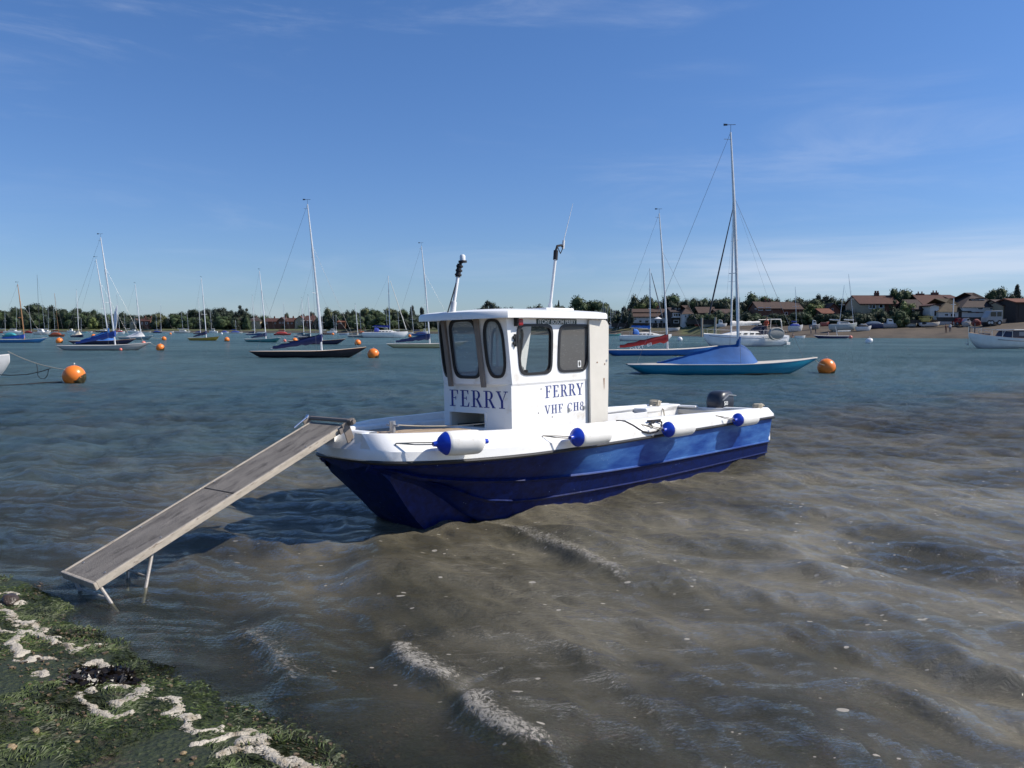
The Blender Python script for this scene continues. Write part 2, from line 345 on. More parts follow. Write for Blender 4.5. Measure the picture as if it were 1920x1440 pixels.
# sea bed sheet out to the far side
sb = MB(); sb.add([(-3000, -60, -4.3), (3000, -60, -4.3), (3000, 3000, -4.3), (-3000, 3000, -4.3)], [(0, 1, 2, 3)])
tag(sb.build('seabed', mat('mud', (0.05, 0.045, 0.035), 0.8)), None, None, kind='structure')

# --- water surface: one sheet with real waves near the shore
BREAK = [[(905, 955), (950, 985), (1040, 1020), (1130, 1062), (1190, 1105)],
         [(742, 1190), (748, 1228), (800, 1262), (868, 1288)],
         [(868, 1290), (882, 1345), (945, 1388), (1070, 1412)],
         [(430, 1170), (470, 1192), (520, 1228), (538, 1270), (545, 1310)],
         [(600, 1130), (680, 1150), (720, 1180)]]
BAMP = [0.045, 0.075, 0.07, 0.045, 0.03]; BFOAM = [0.90, 1.05, 1.05, 0.72, 0.0]
BP = [[on_z(*q, 0.0) for q in l] for l in BREAK]
def water_z(X, Y, sp_=None):
    if sp_ is None: sp_ = np.full(X.shape, 0.03)
    rs = np.random.RandomState(11)
    wx = X + 0.35 * (fbm(X * 0.7, Y * 0.7, 21, 3) - 0.5); wy = Y + 0.35 * (fbm(X * 0.7 + 9, Y * 0.7, 23, 3) - 0.5)
    z = np.zeros(X.shape); sea = sea_dist(X, Y)
    for i in range(34):
        lam = 0.14 * (2.1 / 0.14) ** (i / 33.0); th = R(rs.normal(222, 30)); k = 2 * math.pi / lam
        amp = 0.0104 * lam ** 1.0 * (0.6 + 0.8 * rs.rand()); ph = rs.rand() * 6.28
        wgt = np.clip((lam / 3.2 - sp_) / (lam / 7), 0, 1)
        if not wgt.any(): continue
        s = np.sin(k * (wx * math.cos(th) + wy * math.sin(th)) + ph)
        pack = 0.45 + 1.1 * vnoise(X / (lam * 2.5) + i * 3.1, Y / (lam * 2.5), 50 + i)
        fy_ = sstep(8, 18, Y); z += wgt * pack * amp * (0.84 if lam < 1.1 else 0.68) * (1 + fy_ * (0.7 if lam < 0.8 else (-0.15 if lam < 1.2 else -0.5))) * (2 * ((s + 1) / 2) ** 1.7 - 0.85)
    z *= sstep(-0.3, 1.6, sea) * (1 - 0.20 * sstep(6.0, 13, Y + 0.6 * np.abs(X))); z -= sstep(0.0, -0.5, sea) * 0.06
    foam = np.zeros(X.shape)
    near = (Y < 12) & (np.abs(X) < 7)
    for pts, a, fo in zip(BP, BAMP, BFOAM):
        jx = X + 0.08 * (fbm(X * 5, Y * 5, 77, 3) - 0.5); jy = Y + 0.08 * (fbm(X * 5, Y * 5, 79, 3) - 0.5)
        d, side, par = seg_dist(jx, jy, [(p.x, p.y) for p in pts]); s = d * side
        end = np.clip(np.minimum(par, 1 - par) * 5, 0, 1) ** 0.7
        prof = np.where(s > 0, np.exp(-(s / 0.34) ** 2), np.exp(-(s / 0.07) ** 2))
        z += np.where(near, a * prof * end, 0)
        if fo: foam = np.maximum(foam, np.where(near, fo * end * np.where(s > 0, np.exp(-(s / 0.17) ** 2), np.exp(-(s / 0.05) ** 2)), 0))
    return z, foam

def water_mat():
    m = bpy.data.materials.new('estuary_water'); t = nt(m); L = t.links.new
    out = N(t, 'ShaderNodeOutputMaterial'); tc = N(t, 'ShaderNodeTexCoord'); ob = tc.outputs['Object']
    def noise_(scale, det=5.0, vec=None, rough=0.55, dist=0.0, sc3=None):
        src = vec or ob
        if sc3:
            mp = N(t, 'ShaderNodeMapping'); mp.inputs['Scale'].default_value = sc3; mp.inputs['Rotation'].default_value = (0, 0, R(14)); L(src, mp.inputs['Vector']); src = mp.outputs[0]
        n = N(t, 'ShaderNodeTexNoise', Scale=scale, Detail=det, Roughness=rough, Distortion=dist); L(src, n.inputs['Vector']); return n.outputs['Fac']
    def mr(src, a, b, c=0.0, d=1.0):
        n = N(t, 'ShaderNodeMapRange', interpolation_type='SMOOTHSTEP'); n.inputs['From Min'].default_value = a; n.inputs['From Max'].default_value = b
        n.inputs['To Min'].default_value = c; n.inputs['To Max'].default_value = d; L(src, n.inputs['Value']); return n.outputs[0]
    def mth(op, a, b=None):
        n = N(t, 'ShaderNodeMath', operation=op)
        for i, x in enumerate((a, b)):
            if x is None: continue
            if isinstance(x, (int, float)): n.inputs[i].default_value = x
            else: L(x, n.inputs[i])
        return n.outputs[0]
    def mixc(f, a, b):
        n = N(t, 'ShaderNodeMix', data_type='RGBA'); L(f, n.inputs[0])
        for i, x in ((6, a), (7, b)):
            if isinstance(x, tuple): n.inputs[i].default_value = (*x, 1)
            else: L(x, n.inputs[i])
        return n.outputs[2]
    silt = N(t, 'ShaderNodeAttribute', attribute_name='silt').outputs['Fac']
    murk = N(t, 'ShaderNodeAttribute', attribute_name='murk').outputs['Fac']
    foam = N(t, 'ShaderNodeAttribute', attribute_name='foam').outputs['Fac']
    bigx = N(t, 'ShaderNodeAttribute', attribute_name='far').outputs['Fac']
    # body colour: brown silt near the shore, blue green further out
    cl = noise_(0.55, 6.0, rough=0.6, dist=0.8)
    brown = mixc(mr(cl, 0.35, 0.68), (0.108, 0.100, 0.070), (0.235, 0.214, 0.160))
    green = mixc(mr(noise_(0.08, 5.0), 0.35, 0.65), (0.074, 0.145, 0.172), (0.120, 0.208, 0.235))
    s2 = mr(mth('ADD', silt, mth('MULTIPLY', mth('SUBTRACT', noise_(0.22, 6.0, rough=0.6), 0.5), 1.2)), 0.08, 0.92)
    body = mixc(s2, green, brown)
    # ripples
    h1 = noise_(7.0, 7.0, rough=0.70, dist=0.4, sc3=(1.0, 1.5, 1)); h2 = noise_(3.4, 7.0, rough=0.74, dist=0.3, sc3=(1.0, 1.7, 1)); h3 = noise_(17.0, 4.0, rough=0.6, sc3=(1, 2.2, 1))
    b1 = N(t, 'ShaderNodeBump', Distance=1.0); L(h2, b1.inputs['Height']); L(mth('MULTIPLY', bigx, 1.0), b1.inputs['Strength']); b1.inputs['Distance'].default_value = 0.32
    b2 = N(t, 'ShaderNodeBump', Distance=0.13, Strength=0.85); L(h1, b2.inputs['Height']); L(mr(bigx, 0.0, 1.0, 0.42, 1.0), b2.inputs['Strength']); L(b1.outputs[0], b2.inputs['Normal'])
    b3 = N(t, 'ShaderNodeBump', Distance=0.011, Strength=0.7); L(h3, b3.inputs['Height']); L(b2.outputs[0], b3.inputs['Normal'])
    nrm = b3.outputs[0]
    df = N(t, 'ShaderNodeBsdfDiffuse'); L(body, df.inputs[0]); L(b2.outputs[0], df.inputs['Normal'])
    tr = N(t, 'ShaderNodeBsdfTransparent'); tr.inputs[0].default_value = (0.64, 0.66, 0.54, 1)
    mx = N(t, 'ShaderNodeMixShader'); L(murk, mx.inputs[0]); L(tr.outputs[0], mx.inputs[1]); L(df.outputs[0], mx.inputs[2])
    gl = N(t, 'ShaderNodeBsdfGlossy', Roughness=0.07); L(nrm, gl.inputs['Normal'])
    fr = N(t, 'ShaderNodeFresnel', IOR=1.333); L(nrm, fr.inputs['Normal'])
    m2 = N(t, 'ShaderNodeMixShader'); L(mth('MINIMUM', fr.outputs[0], 0.8), m2.inputs[0]); L(mx.outputs[0], m2.inputs[1]); L(gl.outputs[0], m2.inputs[2])
    # foam: breaker froth, streaks and floating flecks
    fn = noise_(21.0, 9.0, rough=0.78, dist=2.2); fz = mth('MULTIPLY', mr(mth('ADD', foam, mth('MULTIPLY', mth('SUBTRACT', fn, 0.5), 3.6)), 0.60, 1.35), 0.9)
    fleck = None
    for scl, th_, lo in ((7.0, 0.085, 0.56), (13.0, 0.10, 0.62)):
        mpn = N(t, 'ShaderNodeMapping'); mpn.inputs['Rotation'].default_value = (0, 0, R(15)); mpn.inputs['Scale'].default_value = (0.62, 1.0, 1); L(ob, mpn.inputs['Vector'])
        vo = N(t, 'ShaderNodeTexVoronoi', Scale=scl); vo.voronoi_dimensions = '2D'; L(mpn.outputs[0], vo.inputs['Vector'])
        sc_ = N(t, 'ShaderNodeSeparateColor'); L(vo.outputs['Color'], sc_.inputs[0])
        rad = mth('MULTIPLY', mth('POWER', sc_.outputs[1], 3.5), th_ * 1.7)
        hit = mth('LESS_THAN', vo.outputs['Distance'], rad)
        hit = mth('MULTIPLY', hit, mth('GREATER_THAN', mth('ADD', mth('MULTIPLY', sc_.outputs[0], 0.5), mth('MULTIPLY', noise_(0.9, 4.0), 0.75)), lo + 0.21))
        fleck = hit if fleck is None else mth('MAXIMUM', fleck, hit)
    flk = mth('MULTIPLY', fleck, N(t, 'ShaderNodeAttribute', attribute_name='fleck').outputs['Fac'])
    st = noise_(3.2, 9.0, rough=0.72, dist=1.6, sc3=(0.8, 3.6, 1)); streak = mth('MULTIPLY', mr(st, 0.60, 0.66), N(t, 'ShaderNodeAttribute', attribute_name='streak').outputs['Fac'])
    wf = mth('MULTIPLY', mth('MAXIMUM', mth('MAXIMUM', fz, mth('MULTIPLY', flk, 0.85)), streak), 0.95)
    fd = N(t, 'ShaderNodeBsdfDiffuse'); fd.inputs[0].default_value = (0.36, 0.34, 0.30, 1); L(nrm, fd.inputs['Normal'])
    m3 = N(t, 'ShaderNodeMixShader'); L(wf, m3.inputs[0]); L(m2.outputs[0], m3.inputs[1]); L(fd.outputs[0], m3.inputs[2])
    L(m3.outputs[0], out.inputs[0]); return m

wx_ = geo_axis(-900, -4.6, 5.6, 900, 0.028, 1.012); wy_ = geo_axis(0.8, 2.9, 9.6, 1400, 0.026, 1.007)
WX, WY = np.meshgrid(wx_, wy_)
SP = np.maximum(np.gradient(wx_)[None, :] * np.ones(WX.shape), np.gradient(wy_)[:, None] * np.ones(WX.shape))
WZ, FOAM = water_z(WX, WY, SP)
hb_ = (-math.cos(R(47.5)), -math.sin(R(47.5))); hp_ = (math.sin(R(47.5)), -math.cos(R(47.5)))
hpts = [(3.165 + hb_[0] * u + hp_[0] * v, 12.4 + hb_[1] * u + hp_[1] * v) for u, v in ((-.02, -.4), (-.02, .80), (1, .86), (2.2, .86), (3.4, .80), (4.6, .70), (5.4, .60), (5.75, .52), (6.2, .36), (6.36, .30), (6.36, -.3))]
hd_, _, hpar = seg_dist(WX, WY, hpts)
FOAM = np.maximum(FOAM, np.where((WY < 16) & (WX > -3), 0.52 * np.exp(-(hd_ / 0.07) ** 2) + 0.16 * np.exp(-(hd_ / 0.35) ** 2), 0) * (0.6 + 0.8 * vnoise(WX * 3, WY * 3, 5)))
sea = sea_dist(WX, WY)
depth = np.clip(0.0 - beach_z(WX, WY), 0, 8)
silt_tr = (fbm(WX * 0.8, WY * 0.8, 31, 4) - 0.5) * 1.6
murk = 1 - np.exp(-np.clip(depth * np.maximum(2.4 + 5.0 * silt_tr, 1.3), 0, 50)); murk = np.clip(np.where(depth <= 0, 0.0, murk), 0.06, 1.0)
# silt plume: the line from about (0,7) out to the right
edge = 8.0 + np.where(WX > 0, WX * 0.75, -WX * -0.55) + (fbm(WX * 0.35, WY * 0.18, 41, 4) - 0.5) * 8
silt = np.clip(sstep(0.5, -0.5, (WY - edge - 3.0) / 9.0) + 0.34 * sstep(42, 12, WY), 0, 1)
far = sstep(5, 18, WY)
rsx = sstep(14.5, 8, WY) * sstep(0.1, 1.2, sea) * sstep(-2.5, 0.6, WX + 0.15 * WY) + 0.25 * sstep(9, 5, WY) * sstep(0.1, 1.0, sea)
fleck = np.clip(rsx, 0, 1)
def blob(cx, cy, rx, ry): return np.exp(-((WX - cx) / rx) ** 2 - ((WY - cy) / ry) ** 2)
q1 = on_z(1270, 935); q2 = on_z(1030, 1010); q3 = on_z(1200, 755); q4 = on_z(900, 1060); q5 = on_z(1000, 1210)
streak = 0.95 * blob(q1.x, q1.y, 1.0, 0.45) + 0.5 * blob(q2.x + .3, q2.y - .4, 0.9, 0.5) + 0.9 * blob(q3.x, q3.y, 2.6, 1.0) + 0.38 * blob(q4.x, q4.y, .8, .6) + 0.42 * blob(q5.x, q5.y, 0.9, 0.35)
streak = np.clip(streak, 0, 1)
# calm sheltered patch keeps its waves lower in the lee of the ramp
water = np_mesh('water', WX, WY, WZ, water_mat(), dict(silt=silt, murk=murk, foam=FOAM, far=far, fleck=fleck, streak=streak), keep=(sea > -1.2) & (np.abs(WX) < WY * 1.05 + 14))
tag(water, None, None, kind='structure')

# --- foam on the beach
FP = [([(0, 95), (60, 88), (100, 104)], 16), ([(30, 170), (75, 160), (118, 160)], 22),
      ([(-20, 200), (30, 205), (60, 250), (110, 268), (170, 280)], 22), ([(170, 270), (215, 300), (225, 345), (290, 352), (330, 350)], 26),
      ([(290, 360), (330, 385), (400, 392)], 20), ([(395, 400), (425, 430), (470, 405), (545, 388)], 20),
      ([(-20, 290), (10, 325), (60, 325), (115, 335), (200, 330)], 22), ([(140, 330), (90, 370), (70, 395), (125, 430), (130, 480), (175, 455)], 24),
      ([(85, 520), (160, 525), (215, 495), (295, 485)], 14), ([(175, 590), (215, 575), (240, 595)], 24),
      ([(490, 510), (540, 480), (600, 490), (620, 515)], 22), ([(620, 510), (680, 545), (730, 565), (800, 600), (820, 640)], 20),
      ([(820, 640), (790, 700), (720, 715), (660, 735)], 34), ([(600, 660), (660, 640), (720, 650)], 18),
      ([(470, 740), (465, 700), (505, 685), (530, 700)], 20), ([(465, 735), (510, 790), (550, 825), (640, 825), (735, 800)], 24),
      ([(860, 700), (900, 705), (960, 700), (1010, 700)], 15), ([(1000, 700), (1000, 740), (965, 785), (1000, 810), (1060, 800), (1105, 795)], 24),
      ([(1100, 795), (1060, 820), (1060, 860), (1110, 880), (1180, 868), (1250, 855)], 19),
      ([(1110, 950), (1200, 925), (1260, 900), (1330, 880), (1400, 880)], 32), ([(1400, 850), (1420, 900), (1460, 930), (1390, 940)], 46),
      ([(1350, 930), (1330, 985), (1270, 1020), (1200, 1045)], 26), ([(1300, 1010), (1400, 1000), (1500, 1015), (1600, 1035), (1720, 1065), (1850, 1110)], 38)]
fx = np.arange(-5.2, 0.2, 0.009); fy = np.arange(2.6, 6.6, 0.009); FX, FY = np.meshgrid(fx, fy)
fz = np.full(FX.shape, -1.0)
jx = FX + 0.10 * (fbm(FX * 7, FY * 7, 91, 5) - 0.5); jy = FY + 0.10 * (fbm(FX * 7 + 4, FY * 7, 93, 5) - 0.5)
for pts, wd in FP:
    P3 = [on_z(q[0] / 3.0, 1080 + q[1] / 3.0, 0.02) for q in pts]
    Dm = sum(p.length for p in P3) / len(P3); wm = wd / 3.0 * Dm / F * 1.05
    d, _, par = seg_dist(jx, jy, [(p.x, p.y) for p in P3]); wv = wm * (0.62 + 0.75 * vnoise(par * 7, np.full(par.shape, wd * 1.0), int(wd)))
    fz = np.maximum(fz, 1 - (d / (wv * 1.5)) ** 1.6)
base = np.maximum(beach_z(FX, FY), water_z(FX, FY)[0])
lump = fbm(FX * 26, FY * 26, 95, 4); fz = fz - 0.8 * (fbm(FX * 48, FY * 48, 103, 3) - 0.5) - 0.8 * (fbm(FX * 19, FY * 19, 99, 4) - 0.43) - 0.35 * (fbm(FX * 5, FY * 5, 101, 2) - 0.5)
fh = base - 0.006 + np.clip(fz, -0.4, 0.8) * 0.021 * (0.4 + 1.3 * lump) + (fbm(FX * 80, FY * 80, 97, 2) - 0.5) * 0.007
FOAMM = mat('sea_foam', (0.43, 0.39, 0.32), 0.6, var=0.2, scale=5.0, bump=0.7, bscale=90, col2=(0.22, 0.175, 0.11), c2lo=0.50, c2hi=0.68)
fo = np_mesh('shore_foam', FX, FY, fh, FOAMM, keep=(fz > 0)); tag(fo, 'frothy cream sea foam curling along the weedy waterline', 'foam', kind='stuff')

# --- algae tufts, one stuff object on the beach and in the shallows
al = MB(); rs = random.Random(3)
vsl = []; fsl = []
for i in range(95000):
    s_ = rs.uniform(0.0, 1.0); x = rs.uniform(-4.9, 1.2); y = rs.uniform(2.7, 6.2)
    d = sea_dist(x, y)
    if d > 0.22 or d < -1.9: continue
    if noise.noise(Vector((x * 1.7, y * 1.7, 0))) + noise.noise(Vector((x * 6, y * 6, 3))) * 0.5 < -0.42 + 1.2 * max(0, d): continue
    a = 6.0 * noise.noise(Vector((x * 2.2, y * 2.2, 7))) + rs.gauss(0, .55); l = rs.uniform(0.010, 0.034); wd = rs.uniform(0.0012, 0.0034); h = rs.uniform(0.0, 0.012)
    c, s = math.cos(a), math.sin(a); o = len(vsl)
    vsl += [(x - c * l, y - s * l, -0.004, ), (x - s * wd, y + c * wd, h), (x + c * l, y + s * l, h * rs.uniform(0, 1.2)), (x + s * wd, y - c * wd, h * 0.5)]
    fsl.append((o, o + 1, o + 2, o + 3))
va = np.array(vsl); va[:, 2] += beach_z(va[:, 0], va[:, 1]) + 0.003
al.v = [Vector(v) for v in va]; al.f = fsl
ALG = mat('wet_green_algae', (0.034, 0.052, 0.008), 0.6, var=0.8, scale=5.5, col2=(0.085, 0.11, 0.018), c2lo=0.54, c2hi=0.68)
tag(al.build('algae', ALG, recalc=False), 'wet green algae carpeting the stony beach', 'algae', kind='stuff')

sg_ = MB(); rs = random.Random(8)
for i in range(9000):
    x = rs.uniform(-4.8, 0.8); y = rs.uniform(2.7, 6.0); d = sea_dist(x, y)
    if d > 0.9 or d < -1.9 or noise.noise(Vector((x * 2.1, y * 2.1, 4))) < -0.02: continue
    r_ = 0.004 + 0.012 * rs.random() ** 3; z = float(0.012 - d * 0.10) + (0 if d < 9 else 0); z = None
    a = rs.uniform(0, 6.28); c, s = math.cos(a), math.sin(a); e_ = rs.uniform(.6, 1); o = len(sg_.v)
    pts = [(0, 0, .55)] + [(math.cos(k * 1.047), math.sin(k * 1.047) * e_, .22 + .1 * rs.random()) for k in range(6)] + [(1.05 * math.cos(k * 1.047), 1.05 * math.sin(k * 1.047) * e_, -.5) for k in range(6)]
    sg_.add([(x + r_ * (p[0] * c - p[1] * s), y + r_ * (p[0] * s + p[1] * c), r_ * p[2]) for p in pts], [(0, k + 1, (k + 1) % 6 + 1) for k in range(6)] + [(k + 1, k + 7, (k + 1) % 6 + 7, (k + 1) % 6 + 1) for k in range(6)])
va = np.array([tuple(v) for v in sg_.v]); va[:, 2] += beach_z(va[:, 0], va[:, 1]) + 0.004; sg_.v = [Vector(v) for v in va]
tag(sg_.build('shingle', mat('wet_shingle', (0.10, 0.072, 0.042), 0.45, var=0.8, scale=60, detail=2, col2=(0.24, 0.18, 0.10), c2lo=0.55, c2hi=0.6), recalc=False, smooth=True, angle=50), 'small wet brown pebbles scattered among the green algae', 'shingle', kind='stuff')

def pebble(px, py, r, m, label, name='pebble', cat='stone', group=None, parent=None, zoff=0.0, flat=0.6):
    p = on_z(px, py, 0.05); z = float(beach_z(np.array([p.x]), np.array([p.y]))[0])
    import bmesh
    bm = bmesh.new(); bmesh.ops.create_icosphere(bm, subdivisions=3, radius=1.0)
    for v in bm.verts:
        k = 1 + 0.35 * noise.noise(v.co * 1.3 + Vector((px, py, 0))) + 0.10 * noise.noise(v.co * 4 + Vector((py, 0, 0)))
        v.co = Vector((v.co.x * k, v.co.y * k * 0.75, v.co.z * k * flat)) * r
    me = bpy.data.meshes.new(name); bm.to_mesh(me); bm.free(); me.materials.append(m)
    me.polygons.foreach_set('use_smooth', [True] * len(me.polygons))
    o = bpy.data.objects.new(name, me); COL.objects.link(o); o.location = (p.x, p.y, z + r * 0.25 + zoff); o.rotation_euler = (0, 0, px); tag(o, label, cat, group); return o
STONE = mat('tan_stone', (0.26, 0.19, 0.10), 0.5, var=0.3, scale=20, bump=0.4)
STONED = mat('dark_wet_stone', (0.05, 0.035, 0.025), 0.3, var=0.4, scale=14, bump=0.6)
pebble(68, 1385, 0.022, STONE, 'small tan stone alone on the green algae near the lower left corner')
pebble(22, 1423, 0.024, STONE, 'tan stone at the extreme lower left corner of the beach')
pebble(343, 1413, 0.016, STONE, 'small orange brown stone on the algae left of the widest foam patch')
pebble(145, 1402, 0.012, STONE, 'tiny tan stone on the algae between the lone tan stone and the foam')
pebble(18, 1124, 0.075, STONED, 'dark brown rock wrapped in foam at the left edge of the waterline', name='rock', cat='rock')
pebble(97, 1278, 0.016, STONED, 'little dark stone beside the round foam blob')
# black seaweed clump
sw = MB(); rs = random.Random(5)
for cxp, cyp, n_, rad in ((190, 1272, 330, 0.15), (215, 1262, 160, 0.08), (160, 1285, 160, 0.09), (238, 1280, 90, 0.06)):
    c = on_z(cxp, cyp, 0.03)
    for i in range(n_):
        a = rs.uniform(0, 6.28); rr = rad * math.sqrt(rs.random()); x = c.x + rr * math.cos(a) * 1.3; y = c.y + rr * math.sin(a) * 0.8
        z = float(beach_z(np.array([x]), np.array([y]))[0]) + rs.uniform(0.0, 0.055) * (1 - rr / rad)
        d = Vector((rs.uniform(-1, 1), rs.uniform(-1, 1), rs.uniform(-.4, .8))).normalized() * rs.uniform(0.015, 0.04); u = d.orthogonal().normalized() * rs.uniform(0.006, 0.014)
        p = Vector((x, y, z)); sw.add([p - d - u * .3, p - u, p + d, p + u], [(0, 1, 2, 3)])
tag(sw.build('seaweed', mat('black_wrack', (0.010, 0.007, 0.005), 0.35, var=0.5, scale=9), recalc=False), 'black bladderwrack heap in the middle of the foam line', 'seaweed')

# ================================================================ FERRY
yaw = R(47.5); heel = R(1.5)
fb = Vector((-math.cos(yaw), -math.sin(yaw), 0)); fp0 = Vector((math.sin(yaw), -math.cos(yaw), 0)); fz0 = Vector((0, 0, 1))
fp = fp0 * math.cos(heel) + fz0 * math.sin(heel); fk = fz0 * math.cos(heel) - fp0 * math.sin(heel)
FC = Vector((3.165, 12.400, -0.005))
FM = Matrix(((fb.x, fp.x, fk.x, FC.x), (fb.y, fp.y, fk.y, FC.y), (fb.z, fp.z, fk.z, FC.z), (0, 0, 0, 1)))
ferry = empty('ferry_boat', mtx=FM); tag(ferry, 'small blue and white foot ferry with a wheelhouse, nosed onto the shore', 'ferry')
FI = FM.inverted()
def f_on_v(px, py, v):
    r = FI.to_3x3() @ ray(px, py); o = FI @ Vector((0, 0, CH)); return o + r * ((v - o.y) / r.y)

OU = [0, 1, 2, 3, 4, 5, 5.5, 6.0, 6.3, 6.6, 6.76, 6.86, 6.91, 6.95]; OW = [.97, .98, .985, .985, .98, .965, .93, .865, .79, .70, .63, .56, .49, .39]
ZS = lambda u: interp(u, [0, 2, 4, 5.5, 6.3, 6.93], [.57, .595, .615, .64, .668, .705])
ZT = lambda u: interp(u, [0, 1, 3, 4.5, 5.5, 6.3, 6.93], [.71, .74, .81, .85, .885, .925, .955])
WHF = lambda u: interp(u, OU, OW)
us = [0, .3, .6, 1, 1.5, 2, 2.5, 3, 3.5, 4, 4.4, 4.8, 5.1, 5.4, 5.7, 5.9, 6.1, 6.25, 6.4, 6.52, 6.64, 6.72, 6.79, 6.84, 6.88, 6.91, 6.935, 6.95]
# smooth the outline a little
def half(u):
    return sum(WHF(min(6.95, max(0, u + d))) for d in (-.12, -.06, 0, .06, .12)) / 5 if u < 6.6 else WHF(u)
def section(u):
    w = half(u); zs = ZS(u)
    zk = interp(u, [0, 2.2, 3.4, 4.5, 5.3, 6, 6.5], [.20, .235, .26, .30, .35, .43, .52]); zk = lerp(zk, zs - .04, max(0, (u - 6.5) / .43)); zk = min(zk, zs - .035)
    wk = min(w - .015, interp(u, [0, 2, 4, 5.3, 6, 6.5, 6.8, 6.95], [.90, .90, .87, .77, .66, .58, .53, .37]))
    wc = interp(u, [0, 2, 3.2, 5, 5.7, 5.97, 6.14, 6.4, 6.6, 6.8, 6.95], [.84, .84, .80, .66, .53, .48, .45, .46, .49, .50, .36])
    zc = interp(u, [0, 3, 5, 5.6, 5.8, 5.97, 6.14, 6.4, 6.6, 6.8], [-.10, -.10, -.08, -.03, .06, .18, .32, .46, .54, .60]); zc = lerp(zc, zs - .05, max(0, (u - 6.6) / .33)); zc = min(zc, zk - .012)
    wt = wc * .90; zt = interp(u, [0, 5.0, 5.6, 6.0, 6.3, 6.6, 6.8], [-.15, -.1, .10, .28, .42, .53, .60]); zt = lerp(zt, zs - .05, max(0, (u - 6.6) / .33)); zt = min(zt, zs - .05)
    wn = min(interp(u, [5.7, 6.2, 6.5, 6.7, 6.82, 6.95], [.30, .32, .35, .42, .47, .35]), wc * .94); zn = interp(u, [0, 5.9, 6.2, 6.36, 6.55, 6.75, 6.93], [-.28, -.28, -.14, .0, .22, .44, .64]); zn = min(zn, zt)
    return [(w - .006, zs), (w - .02, zs - .05), (wk + .012, zk + .02), (wk + .03, zk), (wk - .005, zk - .025), (lerp(wk, wc, .5) + .006, lerp(zk, zc, .5)), (lerp(wk, wc, .5) + .02, lerp(zk, zc, .5) - .012),
            (lerp(wk, wc, .55) - .012, lerp(zk, zc, .55) - .02), (wc, zc), (wc - .06 if wc > .3 else wc * .8, zc - .05), (wt, zt), (wn, zn + .03), (0.0, zn - .04)]
rows = []
for u in us:
    s = section(u); rows.append([(u, v, z) for v, z in s] + [(u, -v, z) for v, z in reversed(s[:-1])])
h = MB(); h.grid(rows)
n = len(rows[0]); h.add(rows[0], [tuple(range(n))]); h.add(rows[-1], [tuple(range(n))])
hull = h.build('hull', HULLB, ferry, smooth=True, angle=22)
at = hull.data.attributes.new('fade', 'FLOAT', 'POINT')
for i, v in enumerate(hull.data.vertices):
    j = i % n; j = min(j, n - 1 - j); at.data[i].value = 1.0 * max(0, min(1, (4.95 - v.co.x) / 0.7)) if j <= 2 else 0.0
# rubbing strake
def outline(fo, fz_, us_=us, close_bow=True):
    port = [Vector((u, half(u) + fo(u), fz_(u))) for u in us_]
    sb_ = [Vector((p.x, -p.y, p.z)) for p in reversed(port)]
    return port + sb_
rail = outline(lambda u: .012, lambda u: ZS(u) + .0)
rail_end = [Vector((-.02, .98, .572))] + rail + [Vector((-.02, -.98, .572))]
MB().tube(rail_end, .019, 8).build('rubbing_strake', BLACKRUB, ferry, smooth=True)
# white gunwale moulding
def gun_sec(u):
    w = half(u); zs = ZS(u); zt = ZT(u); H_ = zt - zs; bw = interp(u, [4.0, 5.2, 6.2], [0, 0, 1])
    inn = interp(u, [0, 2, 4, 5.5, 6.3, 6.93], [.07, .08, .085, .12, .14, .12]); cap = .10
    inn = min(inn, w * .6)
    return [(w + .0, zs + .005), (w + .018, zs + .02), (w + .014, zs + .40 * H_), (w + .0, zs + .46 * H_), (w - inn + .01, zt - .012), (w - inn - .01, zt),
            (max(.0, w - inn - cap), zt + .0), (max(.0, w - inn - cap - .012), zt - .015), (max(0, w - inn - cap - .02), zt - .16)]
def ext(p, u):  # push the bow forward so that the blunt nose keeps a moulding
    return p
g = MB(); rows = []
for u in us: rows.append([(u, v, z) for v, z in gun_sec(u)])
# nose cap stations carry the section round the front
nose = []
s0 = gun_sec(6.95); w0 = half(6.95)
port_rows = rows; sb_rows = [[(u, -v, z) for u, v, z in r] for r in reversed(rows)]
front = []
for k in range(1, 6):
    y = w0 * (1 - 2 * k / 6.0); r = []; bul = .03 * math.sin(math.pi * k / 6.0)
    for (v, z) in s0:
        off = (v - w0); r.append((6.95 + bul + max(-.3, off) * .9, y * (1 + off * .3), z))
    front.append(r)
g.grid(port_rows + front + sb_rows); g.build('gunwale', WHITE, ferry, smooth=True, angle=28)
# transom moulding, inner skins and decks
tm = MB(); tm.box((.03, 0, .62), (.06, 1.86, .10)); tm.box((.09, .55, .68), (.10, .62, .03)); tm.box((.09, -.55, .68), (.10, .62, .03))
tm.box((.0, 0, .40), (.05, 1.84, .36)); tm.build('transom', WHITE, ferry, bevel=.008)
rows = []
for u in [.1, .6, 1, 2, 3, 4, 4.8, 5.3]:
    w = half(u) - .20; rows.append([(u, w, ZT(u) - .08), (u, w - .03, .34), (u, 0, .32), (u, -w + .03, .34), (u, -w, ZT(u) - .08)])
MB().grid(rows).build('cockpit_liner', INNER, ferry, smooth=True)
rows = [[(u, k * (half(u) - .19) / 3, ZT(u) - .10) for k in range(-3, 4)] for u in (5.28, 5.5, 5.8, 6.0, 6.2, 6.4, 6.74)]
fd = MB().grid(rows); r0 = rows[0]; fd.add(list(r0) + [(5.28, p[1], .33) for p in reversed(r0)], [tuple(range(14))])
fd.build('foredeck', WHITE_OLD_DIM, ferry)
for k in range(6):
    b_ = MB(); v0 = -.50 + k * .145; u1 = interp(abs(v0 + .06), [0, .3, .5], [6.74, 6.68, 6.6])
    b_.box(((5.66 + u1) / 2, v0 + .065, ZT(6.1) - .045), (u1 - 5.66, .128, .022)); b_.build('deck_plank', DECKWOOD, ferry, bevel=.004)
